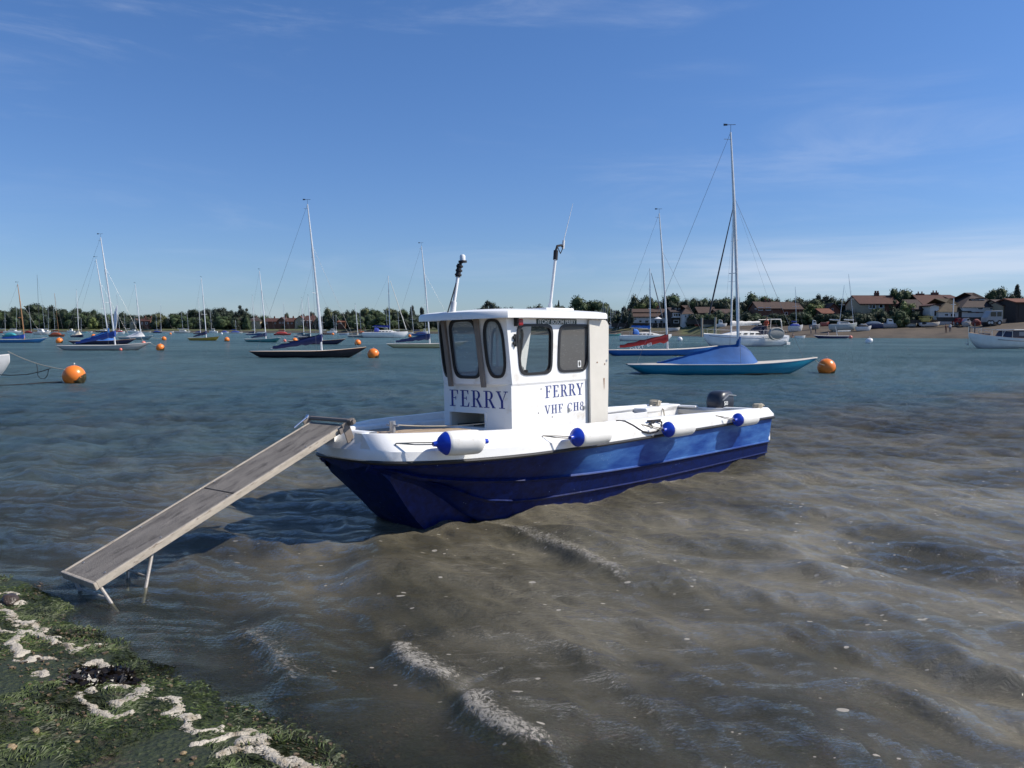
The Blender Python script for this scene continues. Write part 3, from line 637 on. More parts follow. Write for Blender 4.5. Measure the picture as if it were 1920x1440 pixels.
# raised starboard bulwark
bw = MB(); rows = []
for u, dz in ((6.35, .01), (6.0, .04), (5.5, .06), (5.0, .075), (4.75, .08), (4.68, .0)):
    w = half(u) - .05; zt = ZT(u) + dz - .0; rows.append([(u, -w - .03, ZT(u) - .05), (u, -w - .02, zt), (u, -w + .05, zt), (u, -w + .06, ZT(u) - .18)])
bw.grid(rows, closed=True); bw.build('bulwark', WHITE, ferry, smooth=True, angle=30)
# aft starboard locker with coiled rope, inner coaming
lk = MB(); lk.box((.55, -.72, .66), (1.0, .34, .10)); lk.box((1.55, -.84, .70), (1.3, .12, .06)); lk.build('side_deck', WHITE, ferry, bevel=.02)
cg = MB(); cg.prism([(.10, .42), (.10, .70), (.42, .70), (.52, .655), (1.35, .66), (1.42, .69), (2.1, .70), (2.1, .42)], lambda a, b: (a, -.58, b), lambda a, b: (a, -.55, b)); cg.build('coaming', WHITE, ferry, bevel=.006)
st = MB(); st.box((.12, 0, .60), (.05, 1.5, .08)); st.box((.6, 0, .44), (.5, 1.1, .04)); st.build('stern_seat', WHITE_OLD_DIM, ferry, bevel=.01)
# bollard and deck cleat ropes
bo = MB(); bo.tube([(6.30, -.10, .82), (6.30, -.10, .995)], .031, 14); bo.tube([(6.30, -.19, .955), (6.30, -.01, .955)], .011, 8); bo.build('bollard', STEEL, ferry, smooth=True)

# ---- wheelhouse
VC = .05; HW = .51
P_, S_ = VC + HW, VC - HW
cab = MB()
U0, U1 = 3.90, 5.27
T = .022
# lower box: port side, starboard side, front with locker opening
zb, zl = .70, 1.315
cab.prism([(U0, zb), (U1, zb), (U1, zl), (U0, zl)], lambda a, b: (a, P_, b), lambda a, b: (a, P_ - T, b))
cab.prism([(U0, zb), (U1, zb), (U1, zl), (U0, zl)], lambda a, b: (a, S_, b), lambda a, b: (a, S_ + T, b))
cab.plate([(S_ + T, zb), (P_ - T, zb), (P_ - T, zl), (S_ + T, zl)], [[(-.365, .845), (.175, .845), (.175, .998), (-.365, .998)]], lambda a, b: (U1 + .001, a, b), lambda a, b: (U1 - T, a, b))
# upper plan corners (bottom / top)
zt0, zt1 = 1.318, 2.03
A0, A1 = Vector((5.262, P_ + .008, zt0)), Vector((5.345, P_ + .012, zt1))
B0, B1 = Vector((5.375, VC + .235, zt0)), Vector((5.47, VC + .235, zt1))
def mir(p): return Vector((p.x, 2 * VC - p.y, p.z))
D0, D1 = Vector((3.93, P_ + .008, zt0)), Vector((3.76, P_ + .012, zt1))
def quad_fn(bl, br, tl, tr, off):
    nrm = (br - bl).cross(tl - bl).normalized()
    def fn(a, b): return (bl.lerp(br, a)).lerp(tl.lerp(tr, a), b) + nrm * off
    return fn
def oval(x0, y0, x1, y1, ax, ay, n=28, p=2.6):
    cx, cy, rx, ry = (x0 + x1) / 2, (y0 + y1) / 2, (x1 - x0) / 2, (y1 - y0) / 2; out_ = []
    for i in range(n):
        a = 2 * math.pi * i / n; c, s = math.cos(a), math.sin(a)
        out_.append((cx + rx * math.copysign(abs(c) ** (2 / p), c), cy + ry * math.copysign(abs(s) ** (2 / p), s)))
    return out_
# panels: name, corners seen from outside (bl, br, tl, tr), window list (x0,y0,x1,y1, exponent, glass)
LS = D0.x - A0.x
panels = [
    (D0, A0, D1, A1, [(.075, .13, .455, .865, 6.0, GLASS2), (.53, .125, .905, .865, 6.0, GLASS)]),      # port side (left = aft)
    (mir(A0), mir(D0), mir(A1), mir(D1), [(.10, .12, .47, .87, 6.0, GLASS), (.54, .12, .92, .87, 6.0, GLASS)]),
    (A0, B0, A1, B1, [(.15, .10, .85, .94, 3.0, GLASS3)]),
    (mir(B0), mir(A0), mir(B1), mir(A1), [(.15, .10, .85, .94, 3.0, GLASS)]),
    (B0, mir(B0), B1, mir(B1), [(.07, .09, .93, .955, 5.0, GLASS3)]),
]
wins = []
for bl, br, tl, tr, ws in panels:
    nrm = (br - bl).cross(tl - bl).normalized(); c_ = (bl + br) / 2 - Vector((4.6, VC, 1.3)); sg = 1 if nrm.dot(Vector((c_.x, c_.y, 0))) > 0 else -1
    fa, fb2 = quad_fn(bl, br, tl, tr, 0), quad_fn(bl, br, tl, tr, -sg * T)
    hl = [oval(x0, y0, x1, y1, 1, 1, 36, p) for x0, y0, x1, y1, p, _ in ws]
    cab.plate([(0, 0), (1, 0), (1, 1), (0, 1)], hl, fa, fb2)
    for (x0, y0, x1, y1, p, gm) in ws:
        o1 = oval(x0, y0, x1, y1, 1, 1, 36, p); ln = (br - bl).length; ht = (tl - bl).length; fx_, fy_ = .021 / ln, .021 / ht
        i1 = oval(x0 + fx_, y0 + fy_, x1 - fx_, y1 - fy_, 1, 1, 36, p); e1 = oval(x0 - fx_ * .35, y0 - fy_ * .35, x1 + fx_ * .35, y1 + fy_ * .35, 1, 1, 36, p)
        fo_ = quad_fn(bl, br, tl, tr, sg * .010); fi_ = quad_fn(bl, br, tl, tr, -sg * (T + .008)); fg = quad_fn(bl, br, tl, tr, -sg * .008)
        frm = MB(); rows = [[fi_(*q) for q in i1], [fo_(*q) for q in i1], [fo_(*q) for q in e1], [quad_fn(bl, br, tl, tr, sg * .0015)(*q) for q in e1]]
        frm.grid(rows, closed=True); wins.append((frm, MB().add([fg(*q) for q in i1], [tuple(range(36))]), gm))
# ledge between lower box and window band
led = [D0, A0, B0, mir(B0), mir(A0), mir(D0)]
inn = [Vector((U0, P_ - .004, zl - .03)), Vector((U1 - .01, P_ - .004, zl - .03)), Vector((U1 - .005, VC + .235, zl - .03)), Vector((U1 - .005, VC - .235, zl - .03)), Vector((U1 - .01, S_ + .004, zl - .03)), Vector((U0, S_ + .004, zl - .03))]
cab.grid([[p + Vector((0, 0, .0)) for p in led], inn])
# moulded belt under the windows
wall = cab.build('wheelhouse_wall', WHITE, ferry, bevel=0)
for frm, pane, gm in wins:
    f_ = frm.build('window', BLACKRUB, ferry, smooth=True, angle=50); pane.build('pane', gm, f_)
# locker interior
li = MB(); x0, x1 = U1 - .45, U1 - T - .001
li.add([(x0, -.365, .845), (x0, .175, .845), (x0, .175, .998), (x0, -.365, .998), (x1, -.365, .845), (x1, .175, .845), (x1, .175, .998), (x1, -.365, .998)], [(0, 1, 2, 3), (0, 1, 5, 4), (3, 2, 6, 7), (0, 3, 7, 4), (1, 2, 6, 5)])
lo_ = li.build('locker', WHITE_OLD_DIM, ferry, recalc=False)
lb = MB()
for a, b_ in ((-.30, -.12), (-.05, .12)): lb.tube([(U1 - .05, a, .856), (U1 - .36, b_, .862)], .007, 6)
lb.build('boathook', DROPE, lo_); 
lf = MB(); lf.plate(rrect(-.39, .822, .20, 1.022, .01, 2), [rrect(-.366, .844, .176, .999, .008, 2)], lambda a, b: (U1 + .012, a, b), lambda a, b: (U1 + .001, a, b)); lf.build('locker_frame', WHITE, lo_)
# roof
ro = MB(); edge = [(3.70, .60), (4.4, .615), (5.10, .62), (5.42, .62), (5.55, .50), (5.64, .30), (5.69, .10), (5.695, 0), (5.69, -.10), (5.66, -.30), (5.60, -.50), (5.50, -.64), (5.10, -.64), (4.4, -.615), (3.70, -.60)]
ed = [Vector((u, VC + v, 0)) for u, v in edge]
def ring(s, z, zf=0): 
    c0 = Vector((4.66, VC, 0)); return [Vector((c0.x + (p.x - c0.x) * s, c0.y + (p.y - c0.y) * s, z + zf * max(0, (p.x - 5.3) / .35))) for p in ed]
rw = [ring(.955, 2.005), ring(.985, 1.998), ring(1.0, 2.002, -.012), ring(1.0, 2.048, -.008), ring(.985, 2.066), ring(.90, 2.082), ring(.6, 2.104), ring(.3, 2.114), ring(.02, 2.118)]
ro.grid(rw, closed=True); roof = ro.build('roof', WHITE, ferry, smooth=True, angle=35)
hl_ = MB(); hl_.add(ring(.957, 2.004), [tuple(range(len(ed)))]); hl_.build('headlining', TAN, ferry)
ht = MB(); ht.box((4.15, VC + .02, 2.115), (.50, .50, .035)); ht.build('roof_hatch', WHITE, roof, bevel=.01)
# windscreen bars
for s_ in (1, -1):
    b0 = B0 if s_ > 0 else mir(B0); b1 = B1 if s_ > 0 else mir(B1)
    v0 = b0 + Vector((.03, .012 * s_, -.03)); v1 = b1 + Vector((.03, .012 * s_, -.035))
    br_ = MB(); d = (v1 - v0); sx = Vector((0, 1, 0)) * .026; sy = Vector((1, 0, 0)) * .018
    vs_ = []
    for p in (v0, v1): vs_ += [p - sx - sy, p + sx - sy, p + sx + sy, p - sx + sy]
    br_.add(vs_, [(0, 1, 2, 3), (4, 5, 6, 7), (0, 1, 5, 4), (1, 2, 6, 5), (2, 3, 7, 6), (3, 0, 4, 7)]); br_.build('windscreen_bar', GREYBAR, ferry, bevel=.004)
# wing panel behind the side
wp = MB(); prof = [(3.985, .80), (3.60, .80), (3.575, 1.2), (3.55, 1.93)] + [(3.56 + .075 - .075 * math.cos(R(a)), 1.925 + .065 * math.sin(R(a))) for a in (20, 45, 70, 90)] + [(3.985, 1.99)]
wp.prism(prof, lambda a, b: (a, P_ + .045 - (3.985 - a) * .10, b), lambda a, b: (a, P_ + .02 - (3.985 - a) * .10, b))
wing = wp.build('wing_panel', WHITE_OLD_DIM, ferry, bevel=.004)  # off-white panel; its greyer paint also stands in for shade on the angled face
RUST = mat('rust_spot', (0.20, 0.07, 0.015), 0.8)
for i, (a, b_, r_) in enumerate(((3.83, 1.50, .008), (3.615, 1.515, .014), (3.66, 1.475, .008), (3.68, 1.30, .007))):
    bt = MB(); pv = P_ + .047 - (3.985 - a) * .10; bt.tube([(a, pv - .004, b_), (a, pv + .004, b_)], r_, 10); bt.build('bolt', RUST if i != 1 else STEEL, wing)
rsn = MB(); pv = lambda a: P_ + .0465 - (3.985 - a) * .10
rsn.add([(3.69, pv(3.69), 1.31), (3.665, pv(3.665), 1.31), (3.672, pv(3.672), 1.20), (3.68, pv(3.68), 1.17)], [(0, 1, 2, 3)]); rsn.build('rust_streak', RUST, wing)
# name board, lamp, hinge, sticker
sgn = MB(); sgn.box((4.53, P_ + .016, 1.965), (.68, .008, .058)); sign = sgn.build('name_board', SIGNG, ferry)
lp = MB(); lp.box((5.175, P_ + .045, 1.955), (.075, .05, .07)); lamp = lp.build('navigation_light', REDL, ferry, bevel=.012)
lp = MB(); lp.box((5.215, P_ + .035, 1.958), (.02, .06, .085)); lp.build('lamp_bracket', BLACKRUB, lamp, bevel=.004)
hg = MB(); hg.box((5.215, P_ + .022, 1.77), (.022, .024, .13)); hg.box((5.235, P_ + .022, 1.80), (.03, .018, .03)); hg.box((5.235, P_ + .022, 1.74), (.03, .018, .03)); hg.build('hinge', BLACKRUB, ferry, bevel=.003)
sk = MB(); sk.plate(rrect(4.10, 1.455, 4.16, 1.53, .004, 1), [oval(4.111, 1.463, 4.149, 1.522, 1, 1, 16, 2)], lambda a, b: (a, P_ + .006, b), lambda a, b: (a, P_ + .004, b)); sk.build('sticker', SIGNW, ferry)
for a, b_ in ((4.33, .985), (4.055, .99)):
    k_ = MB(); k_.box((a, P_ + .006, b_), (.032, .012, .045)); k_.build('latch', STEEL, ferry, bevel=.003)
for a, b_ in ((4.80, 1.245), (4.62, .93), (4.85, .99)):
    vn = MB(); vn.tube([(a, P_ - .001, b_), (a, P_ + .004, b_)], .007, 8); vn.build('screw', mat('brown_screw', (0.06, 0.04, 0.03), 0.6), ferry)

# serif lettering -------------------------------------------------------
def ell(cx, cy, rx, ry, tx, ty, a0, a1, n=16):
    out_ = []
    A = [R(lerp(a0, a1, i / n)) for i in range(n + 1)]
    o_ = [(cx + rx * math.cos(a), cy + ry * math.sin(a)) for a in A]; i_ = [(cx + (rx - tx) * math.cos(a), cy + (ry - ty) * math.sin(a)) for a in A]
    return [[o_[k], o_[k + 1], i_[k + 1], i_[k]] for k in range(n)]
def Rq(x0, y0, x1, y1): return [(x0, y0), (x1, y0), (x1, y1), (x0, y1)]
GL = {
 'F': (.62, [Rq(.12, 0, .26, 1), Rq(0, 0, .40, .045), Rq(0, .955, .60, 1), Rq(.26, .49, .46, .54), [(.60, 1), (.60, .74), (.565, .74), (.50, .955)], [(.42, .62), (.46, .62), (.46, .40), (.42, .40)]]),
 'E': (.64, [Rq(.12, 0, .26, 1), Rq(0, 0, .60, .045), Rq(0, .955, .58, 1), Rq(.26, .49, .46, .54), [(.58, 1), (.58, .76), (.545, .76), (.48, .955)], [(.60, 0), (.64, .27), (.60, .27), (.50, .045)], [(.42, .62), (.46, .62), (.46, .40), (.42, .40)]]),
 'R': (.72, [Rq(.12, 0, .26, 1), Rq(0, 0, .38, .045), Rq(0, .955, .40, 1), Rq(.26, .475, .40, .52), [(.33, .49), (.47, .50), (.72, .045), (.56, .045)], Rq(.54, 0, .78, .045)] + ell(.37, .7375, .24, .2625, .14, .045, -90, 90)),
 'Y': (.70, [[(.04, .96), (.20, .96), (.42, .42), (.29, .42)], [(.58, .96), (.64, .96), (.42, .46), (.38, .42)], Rq(.285, 0, .425, .46), Rq(.17, 0, .54, .045), Rq(-.03, .955, .30, 1), Rq(.47, .955, .74, 1)]),
 'V': (.70, [[(.05, .96), (.20, .96), (.39, .12), (.34, 0)], [(.58, .96), (.64, .96), (.39, 0), (.34, 0), (.365, .12)], Rq(-.03, .955, .30, 1), Rq(.46, .955, .74, 1)]),
 'H': (.76, [Rq(.10, 0, .24, 1), Rq(.52, 0, .66, 1), Rq(0, 0, .34, .045), Rq(0, .955, .34, 1), Rq(.42, 0, .76, .045), Rq(.42, .955, .76, 1), Rq(.24, .48, .52, .53)]),
 'C': (.68, ell(.38, .5, .36, .52, .14, .05, 48, 312, 24) + [[(.60, 1), (.63, 1), (.63, .70), (.58, .70)], [(.60, .12), (.66, .24), (.62, .26), (.56, .14)]]),
 '8': (.56, ell(.28, .75, .22, .26, .10, .045, 0, 360, 24) + ell(.28, .26, .27, .28, .12, .05, 0, 360, 24)),
 ' ': (.30, [])}
def lettering(text, x, y, h, wsc, fn, name, m, parent, gap=.10, endx=None):
    b = MB(); tot = sum(GL[c][0] + gap for c in text) - gap
    if endx is not None: wsc = (endx - x) / (tot * h)
    k = 0; cx = x
    for c in text:
        wd, polys = GL[c]
        for pl in polys:
            k += 1; pts = [fn(cx + p[0] * h * wsc, y + p[1] * h, .0025 + .00008 * (k % 12)) for p in pl]
            b.add(pts, [tuple(range(len(pts)))])
        cx += (wd + gap) * h * wsc
    return b.build(name, m, parent, recalc=False)
lettering('FERRY', -.365, 1.062, .180, 1, lambda a, b, o: (U1 + .001 + o, a, b), 'lettering', BLUELET, wall, gap=.12, endx=.505)
lettering('FERRY', -4.735, 1.142, .132, 1, lambda a, b, o: (-a, P_ + o, b), 'lettering', BLUELET2, wall, gap=.12, endx=-4.065)
lettering('VHF CH8', -4.745, .968, .094, 1, lambda a, b, o: (-a, P_ + o, b), 'lettering', BLUELET2, wall, gap=.14, endx=-4.055)
def sans(text, size, m, name, parent, M_, sx=1.0):
    cu = bpy.data.curves.new(name, 'FONT'); cu.body = text; cu.size = size; cu.align_x = 'CENTER'; cu.align_y = 'CENTER'; cu.extrude = 0.0008; cu.offset = size * .012
    to = bpy.data.objects.new(name, cu); COL.objects.link(to); bpy.context.view_layer.update()
    me = bpy.data.meshes.new_from_object(to.evaluated_get(bpy.context.evaluated_depsgraph_get())); bpy.data.objects.remove(to)
    me.transform(M_ @ Matrix.Diagonal((sx, 1, 1, 1))); me.materials.clear(); me.materials.append(m)
    o = bpy.data.objects.new(name, me); COL.objects.link(o); o.parent = parent; return o
# local frame for the port side: text x axis points aft (-u), text y up, normal +v
SIDE = lambda u, v, z: Matrix(((-1, 0, 0, u), (0, 0, 1, v), (0, 1, 0, z), (0, 0, 0, 1)))
sans('ITCHY BOSOM FERRY', .062, SIGNW, 'lettering', sign, SIDE(4.53, P_ + .021, 1.962), sx=1.06)
# interior furniture seen through the glass
it = MB(); it.box((5.02, VC + .12, 1.33), (.30, .45, .32)); it.build('console', mat('console_grey', (0.24, 0.23, 0.22), .5), ferry, bevel=.02)
it = MB(); it.tube([(4.93, VC + .0, .5), (4.93, VC + .0, 2.0)], .016, 10); it.build('grab_pole', WHITE, ferry, smooth=True)
it = MB(); it.tube([(4.62, VC - .2, .33), (4.62, VC - .2, 1.0)], .03, 10); it.box((4.6, VC - .2, 1.03), (.34, .36, .08)); it.box((4.42, VC - .2, 1.25), (.06, .34, .36)); it.build('helm_seat', DROPE, ferry, bevel=.015)
# masts on the roof
lm = MB(); lm.tube([(5.59, VC, 2.06), (5.57, VC, 2.18)], .030, 12); lm.tube([(5.575, VC, 2.14), (5.49, VC, 2.50)], .017, 10); mast_ = lm.build('light_mast', ALUW, ferry, smooth=True)
lm = MB(); lm.tube([(5.66, VC, 2.07), (5.52, VC, 2.40)], .007, 6); lm.tube([(5.505, VC, 2.44), (5.475, VC, 2.575)], .026, 10)
for k in range(3): lm.tube([(5.50 - k * .012, VC, 2.455 + k * .045), (5.497 - k * .012, VC, 2.47 + k * .045)], .036, 10)
lm.tube([(5.475, VC, 2.575), (5.44, VC + .01, 2.60)], .012, 8); lm.tube([(5.44, VC + .01, 2.592), (5.44, VC + .01, 2.612)], .045, 14); lm.build('lamp_mount', DROPE, mast_, smooth=True)
lm = MB(); lm.tube([(5.44, VC + .01, 2.612), (5.44, VC + .01, 2.66), (5.44, VC + .01, 2.675)], [.03, .03, .018], 14); lm.build('lamp_globe', mat('clear_lens', (0.75, 0.77, 0.78), .15), mast_, smooth=True)
am = MB(); am.tube([(4.02, VC, 2.08), (4.005, VC, 2.20)], .026, 12); am.tube([(4.01, VC, 2.16), (3.885, VC, 2.80)], .017, 10); aer = am.build('aerial_pole', ALUW, ferry, smooth=True)
am = MB(); am.tube([(3.90, VC, 2.72), (3.885, VC, 2.83)], .028, 10); am.tube([(3.885, VC, 2.83), (3.86, VC, 2.885), (3.78, VC, 2.90), (3.755, VC, 2.88)], .014, 8); am.tube([(3.85, VC, 2.87), (3.80, VC, 2.80), (3.76, VC, 2.86)], .006, 6); am.build('aerial_bracket', DROPE, aer, smooth=True)
am = MB(); am.tube([(3.752, VC, 2.86), (3.735, VC, 2.96)], .016, 8); am.tube([(3.735, VC, 2.96), (3.545, VC, 3.42)], [.0045, .002], 6); am.build('whip_aerial', ALUW, aer, smooth=True)
# outboard motor
ob_ = MB(); rings_ = []
for z, l0, l1, w_ in ((.60, -.42, -.02, .13), (.66, -.46, .01, .155), (.74, -.47, .02, .165), (.82, -.46, .01, .160), (.88, -.43, -.03, .145), (.915, -.38, -.08, .115), (.925, -.30, -.15, .06)):
    cxx = (l0 + l1) / 2; rx = (l1 - l0) / 2; r_ = []
    for i in range(24):
        a = 2 * math.pi * i / 24; c, s = math.cos(a), math.sin(a); r_.append((cxx + rx * math.copysign(abs(c) ** .55, c), w_ * math.copysign(abs(s) ** .6, s), z))
    rings_.append(r_)
ob_.grid(rings_, closed=True); ob_.add(rings_[-1], [tuple(range(24))]); ob_.add(rings_[0], [tuple(range(24))]); motor = ob_.build('outboard_motor', COWL, ferry, smooth=True, angle=50)
om = MB(); om.prism([(-.40, .60), (-.05, .60), (-.14, .1), (-.18, -.4), (-.34, -.4), (-.30, .1)], lambda a, b: (a, .05, b), lambda a, b: (a, -.05, b)); om.box((-.06, 0, .52), (.14, .20, .18)); om.build('outboard_leg', COWL, motor, bevel=.01)
sans('50', .085, SIGNW, 'lettering', motor, SIDE(-.10, .1655, .735), sx=1.5)
om = MB(); om.prism([(-.44, .845), (-.20, .875), (-.02, .80), (-.02, .785), (-.20, .855), (-.44, .83)], lambda a, b: (a, .168, b), lambda a, b: (a, .15, b)); om.build('cowl_stripe', STEEL, motor)

# ropes lying on the ferry
def ftube(pts, r, name, m, label, cat='rope', n=7, group=None):
    e = MB(); e.tube([FM @ Vector(p) for p in pts], r, n); o = e.build(name, m, smooth=True); return tag(o, label, cat, group)
def bez(p0, p1, sag, n=10):
    p0, p1 = Vector(p0), Vector(p1); return [p0.lerp(p1, i / n) - Vector((0, 0, 4 * sag * (i / n) * (1 - i / n))) for i in range(n + 1)]
ftube(bez((6.28, -.06, .955), (5.30, .20, .90), .02), .006, 'rope', ROPE, 'thin white line from the bow bollard back to the wheelhouse foot')
coil = []
for k in range(64):
    a = k * .62; rr = .07 + .012 * math.sin(k * .9); coil.append((.50 + rr * 1.3 * math.cos(a), -.74 + rr * math.sin(a), .722 + .0011 * k))
ftube(coil + [(.62, -.62, .72), (.60, -.53, .66), (.62, -.50, .55)], .011, 'rope', ROPE, 'pale rope coiled on the far stern quarter of the ferry')
coil = []
for k in range(50):
    a = k * .7; rr = .055 + .01 * math.sin(k); coil.append((.22 + rr * 1.5 * math.cos(a), .84 + rr * math.sin(a), .722 + .0011 * k))
ftube(coil + [(.05, .86, .74)], .010, 'rope', ROPE, 'pale rope coiled on the near stern corner of the ferry')
ftube([(3.84, .86, .835), (3.74, .90, .825), (3.63, .94, .77), (3.52, 1.0, .69), (3.40, 1.02, .665), (3.24, 1.01, .665), (3.10, .99, .70), (3.06, .97, .76), (3.16, .95, .79), (3.32, .97, .765), (3.30, 1.0, .72)], .012, 'rope', DROPE, 'black rope looped over the ferry gunwale between two fenders')
ck = MB(); ck.tube([(3.34, .95, .795), (3.06, .95, .785)], .012, 8); ck.tube([(3.20, .95, .76), (3.20, .95, .79)], .014, 8); ck.build('cleat', DROPE, ferry, smooth=True)

# fenders --------------------------------------------------------------
def fender(e1, e2, r, label):
    """e1 forward end, e2 aft end in ferry coordinates"""
    a, b = FM @ Vector(e1), FM @ Vector(e2); ax = (b - a).normalized(); L_ = (b - a).length
    q = ax.to_track_quat('X', 'Z'); Mx = Matrix.Translation(a) @ q.to_matrix().to_4x4(); root = empty('fender', mtx=Mx)
    tag(root, label, 'fender', 'fenders along the ferry side')
    def lathe(prof, name, m):
        e = MB(); rows = [[(x, rr * math.cos(2 * math.pi * j / 28), rr * math.sin(2 * math.pi * j / 28)) for j in range(28)] for x, rr in prof]; e.grid(rows, closed=True); return e.build(name, m, root, smooth=True, angle=45)
    capl = r * .80
    lathe([(capl * .92, r * .86), (capl, r * .93), (capl + .03, r * .985), (capl + .08, r), (L_ / 2, r * 1.01), (L_ - capl - .03, r), (L_ - capl * .85, r * .975), (L_ - capl * .62, r * .88), (L_ - capl * .38, r * .70), (L_ - capl * .18, r * .46), (L_ - capl * .10, r * .30)], 'body', FENDW)
    for s in (0, 1):
        X = (lambda x: x) if s == 0 else (lambda x: L_ - x)
        lathe([(X(-.035), .012), (X(-.035), .022), (X(.0), .026), (X(.012), r * .32), (X(capl * (.35 if s == 0 else .22)), r * (.58 if s == 0 else .53))] + ([(capl * .72, r * .82), (capl, r * .945), (capl + .004, r * .90)] if s == 0 else []), 'end_cap', BLUEPL)
    return root, a, ax
for (e1, e2, r, lab) in [((6.58, .855, .865), (6.12, .995, .85), .112, 'largest white fender with blue ends, nearest the ferry bow'),
                         ((4.98, 1.115, .775), (4.36, 1.115, .755), .103, 'white fender hung below the wheelhouse side lettering'),
                         ((3.24, 1.12, .69), (2.62, 1.12, .675), .098, 'white fender just aft of the black rope loop'),
                         ((1.46, 1.11, .655), (.86, 1.11, .64), .094, 'white fender nearest the outboard motor and stern')]:
    root, a, ax = fender(e1, e2, r, lab)
    fo_ = Vector(e1); p1 = fo_ + Vector((.03, 0, 0)); uu = fo_.x + .22; p2 = Vector((uu, half(min(uu, 6.85)) - .04, (ZS(uu) + ZT(uu)) / 2 + .05))
    ln = MB(); inv = root.matrix_world.inverted()
    for dz in (-.008, .010):
        ln.tube([inv @ (FM @ (p1 + Vector((-.05, 0, dz)))), inv @ (FM @ p1.lerp(p2, .5) + Vector((0, 0, dz))), inv @ (FM @ p2)], .006, 6)
    ln.tube([inv @ (FM @ p2), inv @ (FM @ (p2 + Vector((.02, -.01, -.07))))], .006, 6)
    ln.build('lanyard', ROPE, root, smooth=True)

# boarding ramp --------------------------------------------------------
N0, F0, N1, F1 = Vector((-2.881, 5.405, .150)), Vector((-3.268, 5.704, .145)), Vector((-1.524, 7.229, 1.030)), Vector((-1.912, 7.527, 1.025))
rx = (N1 - N0).normalized(); ry = (F0 - N0); WID = ry.length; ry = (ry - rx * ry.dot(rx)).normalized(); rz_ = rx.cross(ry); LEN = (N1 - N0).length
RM = Matrix(((rx.x, ry.x, rz_.x, N0.x), (rx.y, ry.y, rz_.y, N0.y), (rx.z, ry.z, rz_.z, N0.z), (0, 0, 0, 1)))
ramp = empty('boarding_ramp', mtx=RM); tag(ramp, 'long weathered wooden gangplank sloping from the ferry bow down into the shallows', 'gangplank')
RI = RM.inverted()
b = MB(); b.box((LEN * .245 - .0, WID / 2, -.016), (LEN * .49, WID - .05, .022)); b.build('tread_board', PLANK, ramp, bevel=.003)
b = MB(); b.box((LEN * .747, WID / 2, -.016), (LEN * .504, WID - .05, .022)); b.build('tread_board', PLANK, ramp, bevel=.003)
for y_ in (.012, WID - .012):
    b = MB(); b.box((LEN / 2, y_, -.029), (LEN, .024, .058)); b.build('side_rail', RAIL, ramp, bevel=.005)
b = MB(); b.box((-.012, WID / 2, -.029), (.024, WID + .01, .058)); b.build('end_rail', RAIL, ramp, bevel=.005)
for x_ in (.5, 1.2, 1.9):
    b = MB(); b.box((x_, WID / 2, -.05), (.05, WID - .06, .035)); b.build('cross_beam', RAIL, ramp)
for x_, y_ in ((.10, .06), (.12, .42), (.55, .06), (.6, .43), (1.15, .05), (1.3, .44), (2.0, .05), (2.3, .44)):
    b = MB(); b.tube([(x_, y_, -.006), (x_, y_, .0)], .007, 8); b.build('bolt', STEEL, ramp)
def rl(p): return RI @ Vector(p)
LEGM = mat('leg_tube', (0.40, 0.37, 0.33), .5, .3, bump=.2, bscale=70)
lg = [(rl(N0 + rx * .02 + ry * .03 - rz_ * .06), rl((-2.71, 5.36, -.06))), (rl(F0 + rx * .02 - ry * .03 - rz_ * .06), rl((-3.09, 5.66, -.10))),
      (rl(N0 + rx * .44 + ry * .05 - rz_ * .07), rl((-2.66, 5.60, -.10))), (rl(F0 + rx * .46 - ry * .05 - rz_ * .07), rl((-2.90, 5.87, -.16)))]
for a, c in lg: MB().tube([a, c], .0125, 8).build('leg', LEGM, ramp, smooth=True)
MB().tube([lg[0][0].lerp(lg[0][1], .45), lg[1][0].lerp(lg[1][1], .45)], .009, 8).build('brace', LEGM, ramp, smooth=True)
MB().tube([lg[2][0].lerp(lg[2][1], .45), lg[3][0].lerp(lg[3][1], .45)], .009, 8).build('brace', LEGM, ramp, smooth=True)
MB().tube([(LEN + .03, -.10, .018), (LEN + .03, WID + .02, .018)], .020, 12).build('end_bar', GREYBAR, ramp, smooth=True)
b = MB(); b.box((LEN + .03, -.055, .012), (.055, .05, .055)); b.build('bar_clamp', GREYBAR, ramp, bevel=.004)
b = MB(); b.box((LEN - .02, -.028, -.07), (.085, .010, .19)); b.box((LEN + .015, -.05, -.165), (.03, .07, .020)); b.tube([(LEN + .02, -.07, -.17), (LEN + .04, -.075, -.12)], .009, 8); b.box((LEN - .075, -.022, -.03), (.06, .016, .05)); b.build('hook_bracket', GREYBAR, ramp, bevel=.003)
b = MB(); b.box((LEN - .02, WID + .028, -.07), (.085, .010, .19)); b.build('hook_bracket', GREYBAR, ramp, bevel=.003)
b = MB(); b.tube([(LEN - .16, WID + .055, .005), (LEN + .02, WID + .05, .035)], .010, 8); b.tube([(LEN + .0, WID + .05, .03), (LEN + .03, WID + .05, .045)], .015, 8); b.build('latch_rod', CHROME, ramp, smooth=True)

